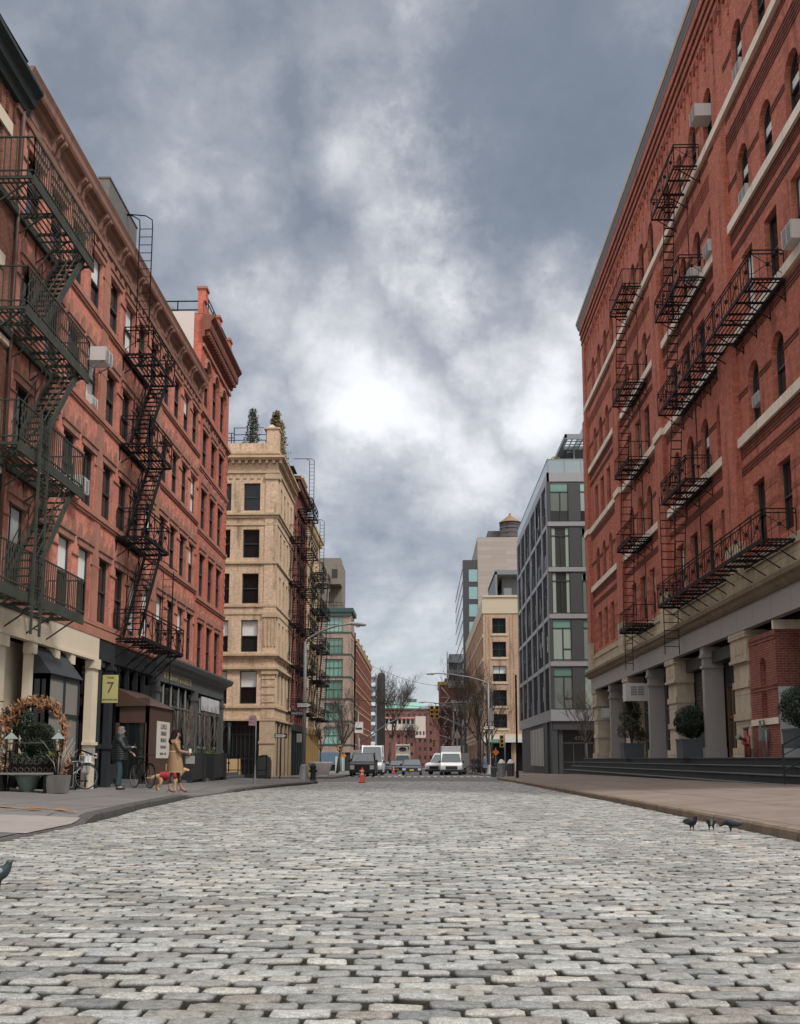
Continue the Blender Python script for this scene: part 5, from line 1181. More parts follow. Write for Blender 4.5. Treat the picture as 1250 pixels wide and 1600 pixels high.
w=MB();w.box(-14,-2.4,371.6,390,15.4,16.0);w.build('awning',plain('pink_awning',(.5,.2,.17),.6),t)
w=MB()
for k in range(7):w.box(-13.3+k*1.55,-12.35+k*1.55,372.95,373.0,13.6,15.2)
for k in range(3):w.box(-2.2+k*1.2,-1.6+k*1.2,370.95,371.0,9.5,10.8)
w.build('window',M['glassd'],t)
# right side far blocks
t=thing('tan_building','tan brick building with square front windows and pale parapet, left of the glass building','building',(9,150,GZ(150)))
tanb=brick('tan_brick',(.46,.32,.225),(.4,.275,.19),(.42,.3,.22),stain=(.3,.2,.14),samt=.3,bump=.1,bw=.4,bh=.15)
YT=150;fr=FR('F',YT);rt=[(19.25,21.5),(15.75,18.0),(12.15,14.45),(8.6,10.9),(5.4,7.4)];sr=FR('R',9.)
w=MB();cw=[(10.35,12.35),(14.9,16.9)];facade(w,fr,9,20,4.4,22.2,[(a,b,c,d) for a,b in cw for c,d in rt],.4)
sc=[153+i*4.2 for i in range(13)];facade(w,sr,150,208,4.4,22.2,[(c-1.2,c+1.2,a,b) for c in sc for a,b in rt],.4)
w.box(9.5,20,150.5,208,22.1,22.15)
for x in (9.4,9.9,12.9,13.4):w.fb(fr,x,x+.14,0,.06,4.8,21.9)
for u in [150.6+i*4.2 for i in range(14)]:w.fb(sr,u,u+.7,0,.15,4.4,22)
w.build('wall',tanb,t)
for a,b in cw:
    for c,d in rt:win(t,'F',fr,(a+b)/2,c,wtmpl('R3%.1f'%(d-c),b-a,d-c,mull=2),.4,'blind' if c in (12.15,) else None)
for u in sc:
    for c,d in rt:win(t,'R',sr,u,c,wtmpl('R3s%.1f'%(d-c),2.4,d-c,mull=2),.4)
w=MB();w.fb(fr,9,20,0,.1,22.2,24.6);w.fb(fr,9,20,0,.25,24.6,24.9);w.fb(sr,149.9,208,0,.12,22.2,24.2);w.box(9.02,20,150.02,152,22.2,24.6)
for c,d in rt:w.fb(fr,10.1,12.6,0,.1,c-.35,c-.1);w.fb(sr,150,208,0,.12,c-.6,c-.1)
w.fb(fr,9,20,0,.15,4.0,4.5);w.fb(sr,150,208,0,.15,4.0,4.5);w.build('pale_trim',plain('pale_parapet',(.5,.42,.31),.75,var=.08),t)
w=MB();w.box(9.5,20,150.4,208,-1.5,4.0)
w.build('shop_window',M['glassd'],t);w=MB()
for x in (9.0,12.9,16.8):w.box(x,x+.9,150,150.5,-1.5,4.0)
for k in range(12):w.box(9,9.5,152+k*4.8,153+k*4.8,-1.5,4.0)
w.build('shop_pier',tanb,t)
w=MB();w.box(8.6,20,149.2,150,3.3,4.0);w.build('canopy',plain('white_canopy',(.55,.55,.54),.6),t)
w=MB();w.box(12.3,20,156,170,24.8,29.2);w.box(11.1,11.4,153,170,24.8,29);w.box(11.1,20,153,170,28.6,29.3);w.build('roof_room',plain('grey_roof_room',(.16,.18,.19),.5),t)
w=MB();w.box(12.6,13.8,155.95,156,25,27);w.build('roof_window',plain('lit_pale_glass',(.45,.55,.58),.2),t)
w=MB();w.add([(15,160,29.3),(20,160,29.3),(20,170,29.3),(15,170,29.3),(17.2,160,35),(20,160,35),(20,170,35),(17.2,170,35)],[(0,1,5,4),(1,2,6,5),(2,3,7,6),(3,0,4,7),(4,5,6,7)]);w.build('sloping_skylight',glass('aqua_glass',(.16,.36,.4),.1,.02),t)
t=thing('panel_tower','tall pale panelled building with a black glass corner, behind the tan one','building',(8.7,215,GZ(215)))
pnl=stone('horizontal_panels',(.36,.32,.29),(.25,.22,.2),.3,joints=(6,.9),streak=.1)
w=MB();w.box(11.9,30,215,245,20,47.9);w.build('wall',pnl,t)
w=MB();w.box(8.75,11.89,215.2,262,-2,43.0);w.build('black_corner',plain('black_cladding',(.035,.035,.04),.35),t)
w=MB();w.box(8.68,8.74,215.3,262,-2,42.8);w.build('side_glazing',glass('mirror_side',(.22,.26,.3),.03,.0),t)
w=MB()
for k in range(16):w.box(8.62,8.68,215.2,262,-1+k*2.8,-.9+k*2.8)
w.build('side_mullion',M['char'],t)
for k in range(9):
    w=MB();w.box(10.0,11.85,215.1,215.19,38.3-k*3.75,40.9-k*3.75);w.build('window',plain('aqua_window',(.2,.34,.36),.12),t)
w=MB();w.box(14.5,18,220,226,47.9,50.4);w.build('roof_bulkhead',plain('dark_bulkhead',(.06,.06,.065),.6),t)
t=thing('water_tank','dark wooden rooftop water tank with a tan conical roof','water tank',(19.3,219,47.9))
w=MB();w.loft([(0,0,0,2.35,2.35),(4.0,0,0,2.25,2.25)],18)
for z in (.6,1.6,2.6,3.4):w.loft([(z,0,0,2.38,2.38),(z+.08,0,0,2.38,2.38)],18)
w.build('barrel',plain('dark_barrel_wood',(.05,.045,.045),.8,var=.4),t,True)
w=MB();w.loft([(4.0,0,0,2.5,2.5),(4.1,0,0,2.45,2.45),(5.6,0,0,.35,.35),(6.2,0,0,.2,.2)],14);w.build('roof',plain('tan_tank_roof',(.2,.12,.06),.7),t,True)
t=thing('brick_block','small red brick building with a white zigzag fire stair, far right side','building',(3,220,GZ(220)))
w=MB();w.box(4.0,8.6,232,250,-2,17.6);w.build('wall',brf,t);w=MB();w.box(6.0,9,270,290,-2,22);w.build('rear_wall',brf,t)
w=MB();w.box(5.9,9,231.7,232,16.9,17.9);w.box(6.6,8.7,228,246,-2,13.5);w.box(6.4,8.7,227.8,246,13.3,13.9);w.build('stone_front',plain('pale_far_stone',(.42,.38,.33),.7),t)
w=MB()
for k in range(7):
    z=1.5+k*2.2;w.bar((4.3,231.9,z),(6.3,231.9,z),.1);w.bar((4.4 if k%2 else 6.2,231.7,z),(6.2 if k%2 else 4.4,231.7,z+2.2),.16)
w.build('fire_stair',M['white'],t)
w=MB()
for k in range(4):w.box(6.9,7.5,227.9,228,1+k*3,2.4+k*3);w.box(7.9,8.4,227.9,228,1+k*3,2.4+k*3)
w.build('window',M['glassd'],t)
t=thing('balcony_tower','grey stepped balcony tower with a yellow box beside it, far right','building',(7,260,GZ(260)))
w=MB();w.box(6.9,9.6,262,275,-2,27.6)
for k in range(5):w.box(6.3,9,260,262,14+k*2.8,15+k*2.8);w.box(6.3,6.5,260,262,15+k*2.8,16.8+k*2.8)
w.build('wall',plain('grey_tower',(.3,.31,.32),.7),t)
w=MB();w.box(3.9,6.2,258,261,18.2,20.2);w.build('roof_box',plain('ochre_box',(.4,.28,.08),.6),t)
# filler blocks that close the side streets off
for lab,x0,x1,y0,y1,z1,mt_ in (('brown brick building far down the left side street',-70,-27,46,53.5,17,M['brickL2']),('grey stone building far down the right side street',34,80,95.5,110,22,M['beiges']),('low brick terrace beside the tan building',20.2,40,150,175,18,brf)):
    b=MB();t=thing('brick_block',lab,'building',(x0,y0,GZ(y0)));b.box(x0,x1,y0,y1,-2,z1);b.build('wall',mt_,t);b=MB()
    for z in range(2,int(z1)-2,4):
        for x in range(int(x0)+2,int(x1)-2,4):b.box(x,x+1.3,y0-.04,y0-.01,z,z+2.2)
    b.build('window',M['glassd'],t)
# ================================================================ STREET FURNITURE, TREES, VEHICLES
def branch(mb,p,d,L,r,depth,rnd,spread=.55,upw=.12,minr=.006,n=3):
    pts=[p];rs_=[r];q=Vector(p);dd=Vector(d).normalized();seg=4
    for i in range(seg):
        dd=(dd+Vector((rnd.uniform(-.18,.18),rnd.uniform(-.18,.18),rnd.uniform(-.1,.14)+upw*.5))).normalized();q=q+dd*L/seg;pts.append(tuple(q));rs_.append(max(minr,r*(1-.42*(i+1)/seg)))
    mb.tube(pts,rs_,5 if r>.03 else 3,caps=False)
    if depth<=0:return
    k=n+(rnd.random()<.4)
    for j in range(k):
        t_=rnd.uniform(.35,1.) if j else 1.;i=min(seg-1,int(t_*seg));a=Vector(pts[i]).lerp(Vector(pts[i+1]),t_*seg-i)
        az=rnd.uniform(0,2*pi);s_=rnd.uniform(.6,1.1)*spread
        nd=(dd+Vector((cos(az)*s_*1.3,sin(az)*s_*1.3,rnd.uniform(-.15,.4)+upw))).normalized()
        branch(mb,tuple(a),nd,L*rnd.uniform(.58,.8),max(minr,rs_[i+1]*rnd.uniform(.5,.7)),depth-1,rnd,spread,upw,minr,n)
def bare_tree(lab,x,y,h,seed,r=.1,depth=5,spread=.55,z=None,minr=.008,lean=0,group='bare street trees',trunk=.36):
    rnd=random.Random(seed);z=GZ(y)+.13 if z is None else z
    t=thing('bare_tree',lab,'tree',(x,y,z),0,group);m=MB();H=h*trunk
    m.tube([(0,0,-.1),(lean*.3,0,H*.5),(lean,0,H)],[r*1.15,r,r*.85],8);m.build('trunk',M['bark'],t,True)
    c=MB()
    for k in range(4):
        az=k*pi/2+rnd.uniform(-.5,.5);branch(c,(lean*.9,0,H*(.9+.03*k)),(cos(az)*.6,sin(az)*.6,1.),h*.27,r*.62,depth-1,rnd,spread,.14,minr)
    branch(c,(lean,0,H*.98),(0,0,1),h*.3,r*.8,depth-1,rnd,spread,.14,minr)
    c.build('crown',M['bark'],t,True);return t
bare_tree('bare street tree leaning out beside the green-windowed brick block, left',-8.9,108,8.5,3,.14,5,.75,lean=.6)
bare_tree('bare tree in front of the glass building entrance, against the red warehouse',13.9,88,7.5,8,.12,5,.6)
bare_tree('bare tree right of the far right street lamp, nearest the glass building',7.4,118,8.5,12,.13,5,.5)
bare_tree('tall bare tree standing just left of the right street lamp',5.9,106,11,15,.13,5,.5)
bare_tree('thin bare tree behind the white van on the right',4.9,130,13,21,.15,5,.5)
bare_tree('bare tree below the tan building, between the street lamp and the traffic light',6.9,128,11,23,.15,5,.55)
bare_tree('big dark bare tree beside the black scaffold tower in the distance',-7.3,222,19,31,.26,6,.75,minr=.016,lean=.8)
bare_tree('bare tree in the distance on the right, under the pale stone front',4.6,190,12,33,.2,5,.6,minr=.02)
bare_tree('smaller bare tree in the far centre left of the traffic lights',-4.5,260,12,35,.16,5,.7,minr=.02)
bare_tree('bare tree crossing the dark ground floor of the green-windowed block',-11,138,7,37,.1,5,.6)
# leafy plants
def leafball(mb,c,rx,ry,rz,n,size,rnd,fill=.35,top=1.):
    for i in range(n):
        while True:
            v=Vector((rnd.uniform(-1,1),rnd.uniform(-1,1),rnd.uniform(-1,1)))
            if v.length<=1 and v.length>fill:break
        k=1+.13*sin(v.x*7+c[0]*3)+.1*sin(v.z*9+v.y*5)
        w=1-(1-top)*max(0,v.z);p=Vector(c)+Vector((v.x*rx*k*w,v.y*ry*k*w,v.z*rz))
        a=Vector((rnd.gauss(0,1),rnd.gauss(0,1),rnd.gauss(0,1))).normalized();b=a.orthogonal().normalized();s_=size*rnd.uniform(.6,1.3)
        mb.poly(p-a*s_,p+b*s_*.45,p+a*s_,p-b*s_*.45)
def topiary(lab,x,y,z,w_,potw,poth,kind,col,potm,seed,n=2600,scale=1.,leaf=.045):
    rnd=random.Random(seed);t=thing('potted_shrub',lab,'potted plant',(x,y,z));p=MB()
    if poth:
        a=potw/2
        p.add([(-a,-a,0),(a,-a,0),(a,a,0),(-a,a,0),(-a*1.06,-a*1.06,poth),(a*1.06,-a*1.06,poth),(a*1.06,a*1.06,poth),(-a*1.06,a*1.06,poth)],[(0,3,2,1),(0,1,5,4),(1,2,6,5),(2,3,7,6),(3,0,4,7)])
        p.box(-a*1.1,a*1.1,-a*1.1,a*1.1,poth-.07,poth);p.build('pot',potm,t,True)
    s_=MB();c=MB()
    if kind=='ball':
        s_.tube([(0,0,poth-.1),(0,0,poth+w_*.5)],.05,6);leafball(c,(0,0,poth+w_*.52),w_*.5,w_*.5,w_*.52,n,leaf,rnd,.55)
    elif kind=='cone':
        for k in range(6):az=k*1.05;s_.tube([(0,0,poth-.1),(cos(az)*.15,sin(az)*.15,poth+.7),(cos(az)*.3,sin(az)*.3,poth+1.5)],[.03,.025,.01],5)
        for k in range(9):
            tt=k/8;az=k*2.4;rr_=w_*.5*(1-.55*tt)*.6;leafball(c,(cos(az)*rr_,sin(az)*rr_,poth+.45+tt*w_*1.35),w_*.3*(1-.4*tt),w_*.3*(1-.4*tt),w_*.3,n//9,leaf,rnd,.0)
    elif kind=='spire':
        s_.tube([(0,0,0),(0,0,w_*2.6)],.05,5)
        for k in range(12):
            tt=k/11;leafball(c,(rnd.uniform(-.2,.2)*w_*.4,rnd.uniform(-.2,.2),.2+tt*w_*2.6),w_*.62*(1-.7*tt)+.12,w_*.5*(1-.7*tt)+.12,w_*.26,n//12,leaf,rnd,.0)
    s_.build('stem',M['bark'],t,True);c.build('foliage',col,t,True);return t
dgl=leafm('dark_evergreen',(.014,.03,.013));mgl=leafm('olive_evergreen',(.045,.052,.024));ogl=leafm('golden_conifer',(.12,.085,.025))
potg=plain('blue_grey_planter',(.06,.075,.085),.55,var=.2)
topiary('round clipped dark shrub in a blue-grey planter before the roller shutter',11.6,44.7,.98,1.4,1.05,.8,'ball',dgl,potg,1,9000,leaf=.042)
topiary('loose conical shrub in a blue-grey planter between the far stone pilasters',11.55,57.2,.98,1.55,1.05,.8,'cone',mgl,potg,2,5000,leaf=.06)
topiary('dark round shrub cut off by the right edge above the handrail',11.75,32.1,1.25,1.3,.9,.6,'ball',dgl,potg,3,7000,leaf=.04)
topiary('upright conifer at the left of the roof garden, behind the black railing',-12.6,73.6,23.9,1.0,.6,0,'spire',leafm('dark_conifer',(.05,.06,.03)),potg,4,1500,leaf=.09)
topiary('golden brown conifer at the corner of the roof garden, behind the pier',-11.0,74.5,23.6,1.15,1.0,0,'spire',ogl,potg,5,3200,leaf=.09)
topiary('golden brown conifer further back along the roof garden',-10.9,76.3,23.6,1.1,.6,0,'spire',ogl,potg,6,1500,leaf=.09)
topiary('brown shrub in the corner of the glass building terrace',13.0,96.4,28.1,1.3,.7,.5,'ball',ogl,potg,7,700,leaf=.09)
def twigs(lab,x,y,z,h,w_,seed,green=True):
    rnd=random.Random(seed);t=thing('bare_shrub',lab,'shrub',(x,y,z),0,'bare shrubs in planters');c=MB()
    for k in range(16):
        px,py=rnd.uniform(-w_/2,w_/2)*.3,rnd.uniform(-w_/2,w_/2);branch(c,(px,py,0),(rnd.uniform(-.25,.25),rnd.uniform(-.35,.35),1),h*.5,.016,2,rnd,.45,.2,.006,2)
    c.build('twigs',plain('grey_twig',(.2,.16,.13),.8),t,True)
    if green:
        g=MB();leafball(g,(0,0,.05),.3,w_/2,.13,500,.05,rnd,0);g.build('ground_leaves',leafm('box_leaves',(.06,.1,.03)),t,True)
    return t
for i,(y0,y1,lab) in enumerate(((41.2,43.3,'tall black planter box beside the woman, at the shopfront'),(45.6,47.9,'tall black planter box further along the shopfront, left of the A-board'))):
    p=thing('planter_box',lab,'planter',(-9.6,y0,GZ(y0)));b=MB();b.box(-9.95,-9.2,y0,y1,.1,1.15);b.build('box',plain('black_planter',(.02,.024,.024),.5),p);b=MB();b.box(-10.0,-9.15,y1,y1+.35,-.1,1.2);b.build('pier',M['char'],p);b=MB();b.box(-9.98,-9.17,y0-.25,y0,-.1,1.15);b.build('pier',M['char'],p)
    twigs(['bare twiggy shrub in the planter just right of the woman','bare twiggy shrub in the planter under the white window panels'][i],-9.58,(y0+y1)/2,1.12,2.1,2.0,40+i)
# ---- lamps, poles and signs
def pole(name,lab,cat,x,y,h,r=.03,mat=None,z=None,base=None,group=None,parts=None):
    z=GZ(y)+.14 if z is None else z;t=thing(name,lab,cat,(x,y,z),0,group);m=MB();m.tube([(0,0,0),(0,0,h)],r,8)
    if base:m.loft([(0,0,0,base,base),(.75,0,0,base*.75,base*.75),(.85,0,0,base*.45,base*.45)],8)
    m.build('pole',mat or M['steel'],t,True);return t
def lamp(lab,x,y,h,arm,s=1,dx=0,head=.8):
    t=pole('street_lamp',lab,'street lamp',x,y,h,.085,base=.26,group='street lamps with long curved arms');m=MB()
    m.tube([(0,0,h-.1),(arm*.12,dx*.1,h+.25),(arm*.4,dx*.4,h+.62),(arm*.72,dx*.72,h+.86),(arm,dx,h+.95)],[.07,.06,.055,.05,.045],8);m.build('arm',M['steel'],t,True)
    m=MB();q=arm/abs(arm);m.loft([(arm-q*.1,dx,h+.96,.06,.05),(arm+q*.1,dx,h+.97,.12,.09),(arm+q*.5,dx,h+.94,.17,.11),(arm+q*head,dx,h+.9,.13,.08),(arm+q*(head+.1),dx,h+.9,.05,.04)],10,'x');m.build('lamp_head',plain('lamp_head_grey',(.34,.36,.36),.4),t,True)
    m=MB();m.loft([(h+.78,arm+q*.45,dx,.1,.08),(h+.9,arm+q*.45,dx,.14,.12)],10);m.build('lens',plain('lamp_lens',(.5,.5,.47),.3),t,True);return t
blackS=plain('sign_black',(.015,.015,.015),.5);whiteS=plain('sign_white',(.62,.62,.6),.5,var=.03)
def arrow(t,x0,x1,z,y=-.14,h=.3,right=True,txt='ONE WAY'):
    b=MB();b.box(x0,x1,y,y+.01,z-h/2,z+h/2);o=b.build('sign_plate',blackS,t,True)
    b=MB();q=-.004;w_=x1-x0;a=h*.3;e=x1-.05;F=(lambda v:v) if right else (lambda v:x0+x1-v)
    pts=[(x0+.05,-a),(e-.25,-a),(e-.25,-a*1.35),(e,0),(e-.25,a*1.35),(e-.25,a),(x0+.05,a)]
    b.add([(F(u),y+q,z+v) for u,v in pts],[tuple(range(7))]);b.build('sign_arrow',whiteS,o,True)
    textm('sign_lettering',txt,h*.42,blackS,o,((F(x0+.05)+F(e-.25))/2,y-.008,z),(pi/2,0,0))
tl=lamp('grey street lamp at the left corner carrying a one way sign',-6.25,54.5,7.35,2.35)
arrow(tl,-.42,.42,3.95,-.16,.3)
b=MB();b.box(-.72,0,-.02,.02,3.42,3.62);o=b.build('street_name_plate',plain('brown_plate',(.06,.05,.045),.5),tl,True);textm('sign_lettering','WHITE ST',.15,whiteS,o,(-.36,-.03,3.52),(pi/2,0,0))
b=MB();b.box(-.4,-.12,-.02,0,2.0,2.45);b.build('notice_plate',plain('notice_grey',(.3,.29,.27),.6),tl,True)
t=pole('sign_post','thin grey post with a faded parking sign on the left sidewalk, beyond the woman','sign',-7.08,43.7,2.85,.028,z=GZ(43.7)+.15,base=.05);b=MB();b.box(-.3,-.02,-.045,-.03,2.45,2.88);o=b.build('sign_plate',plain('faded_red_sign',(.36,.25,.27),.6),t,True);b=MB();b.box(-.27,-.05,-.052,-.046,2.7,2.76);b.box(-.27,-.05,-.052,-.046,2.56,2.6);b.build('sign_text_bar',plain('faded_red',(.4,.12,.14),.6),o,True)
t=pole('sign_post','dark leaning post with a one way arrow in front of the pale brick pilaster','sign',-8.55,62.,3.15,.03,M['char']);arrow(t,-.35,.42,2.55,-.04,.28)
t=pole('tall_post','plain tall black post at the right corner of the crossing','post',5.75,63.,6.3,.06,M['iron'],base=.1)
t=lamp('grey street lamp on the right beyond the crossing, arm over the road',6.35,98.5,8.6,-4.9,head=.95);arrow(t,-.62,-.02,4.35,-.15,.4,False,'ONE WAY');arrow(t,.0,.62,4.35,-.15,.4,True,'ONE WAY')
b=MB();b.box(.15,1.15,-.03,.03,2.9,3.25);o=b.build('street_name_plate',plain('green_plate',(.02,.2,.13),.5),t,True);textm('sign_lettering','WALKER ST',.2,whiteS,o,(.65,-.04,3.07),(pi/2,0,0))
b=MB();b.box(.06,.3,-.1,.1,5.0,6.2);b.build('control_box',M['steel'],t,True)
lamp('street lamp beyond, its head over the road below the other right lamp',4.9,160,9.6,-4.4,head=1.)
t=lamp('small street lamp on the left sidewalk with a white sign by the brick block',-7.6,122,7.0,-1.6 if False else -1.7,head=.6);b=MB();b.box(-.4,.6,-.15,-.1,4.6,5.9);o=b.build('sign_plate',whiteS,t,True);b=MB();b.box(-.28,.48,-.17,-.151,5.0,5.2);b.build('sign_bar',blackS,o,True);b=MB();b.box(-.9,.9,-.15,-.1,1.6,2.6);b.build('banner',plain('banner_grey',(.3,.3,.26),.6),t,True)
def signal(lab,x,y,z,mast=None,arm=None,s=1,heads=1,grp='yellow traffic signals'):
    t=thing('traffic_light',lab,'traffic light',(x,y,z),0,grp)
    ye=plain('signal_yellow',(.55,.33,.03),.5,var=.08);b=MB()
    for k in range(heads):
        dx=k*.42*s;b.box(dx-.17*s,dx+.17*s,-.12,.12,0,1.05*s)
        for j in range(3):
            b.box(dx-.15*s,dx+.15*s,-.32,-.12,.3*s+j*.34*s,.33*s+j*.34*s);b.box(dx-.15*s,dx-.13*s,-.3,-.12,.1*s+j*.34*s,.32*s+j*.34*s);b.box(dx+.13*s,dx+.15*s,-.3,-.12,.1*s+j*.34*s,.32*s+j*.34*s)
    b.build('housing',ye,t,True)
    for k in range(heads):
        for j in range(3):
            b=MB();dx=k*.42*s;b.loft([(-.13,dx,.17*s+j*.34*s,.12*s,.12*s),(-.125,dx,.17*s+j*.34*s,.12*s,.12*s)],12,'y');b.build('lens',plain('signal_lens',(.04,.03,.03),.3),t,True)
    if mast:
        b=MB()
        for a_ in mast:b.tube(a_[0],a_[1],6)
        b.build('mast',M['steel'],t,True)
    return t
signal('double yellow traffic light hanging over the road from a long mast arm',1.05,112,GZ(112)+6.0-.0,[([(6.5,0,-6),(6.5,0,2.6)],.1),([(6.5,0,1.8),(3.5,0,1.75),(.2,0,1.6)],.06),([(.0,0,1.05),(.0,0,1.62)],.04),([(.42,0,1.05),(.42,0,1.62)],.04)],s=1.3,heads=2)
signal('small yellow traffic light on a post left of the tall black post',6.75,88,1.9,[([(.25,.0,-2.3),(.25,0,1.4)],.06)],s=1.0)
signal('tiny yellow traffic light over the road in the distance',2.1,190,3.2,[([(0,0,1),(5,0,1.6),(5,0,-4)],.08)],s=1.2)
signal('tiny yellow traffic light at the foot of the green-windowed block',-10.2,128,1.3,[([(.2,0,-2),(.2,0,1.2)],.06)],s=1.2)
t=thing('mast_arm','thin mast arm angling up over the road from the left sidewalk lamp','mast arm',(-7.6,124,GZ(124)));b=MB();b.tube([(0,0,0),(0,0,4.2)],.1,7);b.tube([(0,0,3.6),(3.6,0,6.0),(7.5,0,7.9),(12.5,0,8.2)],[.09,.08,.06,.05],6);b.build('arm',M['steel'],t,True)
t=thing('mast_arm','thin mast arm angling up over the road from the right','mast arm',(6.9,118,GZ(118)));b=MB();b.tube([(0,0,0),(0,0,4.5)],.1,7);b.tube([(0,0,4.2),(-3.4,0,5.9),(-6.7,0,7.2)],[.08,.07,.05],6);b.tube([(-2.2,0,3.4),(-5,0,4.4)],.04,5);b.build('arm',M['steel'],t,True)
for nm,a,b_,sag in (('long cable strung across the street at first lamp height',(-10.4,140,9.2),(9,150,8.3),.5),('overhead cable sagging across the far sky',(-10.4,200,19.2),(8.7,217,16.2),1.4)):
    t=MB();pts=[(a[0]+(b_[0]-a[0])*i/14,a[1]+(b_[1]-a[1])*i/14,a[2]+(b_[2]-a[2])*i/14-sag*sin(pi*i/14)) for i in range(15)];t.tube(pts,.035,5);tag(t.build('overhead_cable',M['iron']),nm,'cable')
for lab,x,y,tx,cc in (('orange construction sign at the foot of the green-windowed block',-9.1,120,'o',(.7,.22,.03)),('orange sign on the far right corner beside the small traffic light',6.25,88.3,'o',(.6,.26,.04))):
    t=pole('sign_post',lab,'sign',x,y,2.3,.035);b=MB();b.add([(-.3,-.06,1.9),(0,-.06,1.6),(.3,-.06,1.9),(0,-.06,2.2),(-.3,-.04,1.9),(0,-.04,1.6),(.3,-.04,1.9),(0,-.04,2.2)],[(0,1,2,3),(4,5,6,7),(0,1,5,4),(1,2,6,5),(2,3,7,6),(3,0,4,7)]);b.build('sign_plate',plain('orange_sign',cc,.5),t,True)
# traffic cones
def cone(lab,x,y,s=1):
    t=thing('traffic_cone',lab,'traffic cone',(x,y,gz(x,y)+.01),0,'traffic cones');b=MB();b.box(-.19*s,.19*s,-.19*s,.19*s,0,.035*s);b.build('base',M['black'],t,True)
    b=MB();b.loft([(.035*s,0,0,.14*s,.14*s),(.4*s,0,0,.085*s,.085*s)],16);b.loft([(.47*s,0,0,.073*s,.073*s),(.55*s,0,0,.06*s,.06*s)],16);b.loft([(.62*s,0,0,.05*s,.05*s),(.74*s,0,0,.03*s,.03*s)],16);b.build('body',plain('cone_orange',(.62,.05,.02),.5,var=.15),t,True)
    b=MB();b.loft([(.4*s,0,0,.086*s,.086*s),(.47*s,0,0,.074*s,.074*s)],16);b.loft([(.55*s,0,0,.061*s,.061*s),(.62*s,0,0,.05*s,.05*s)],16);b.build('reflective_band',M['white'],t,True)
cone('orange and white traffic cone standing on the cobbles in mid street',-3.08,53.0,1.05)
cone('far traffic cone beside the black pickup truck, the left of the two',-4.55,86,1);cone('far traffic cone at the edge of the lane, right of its neighbour',-4.1,87.5,1);cone('most distant traffic cone, in the gap between the cars',-3.1,112,1.2)
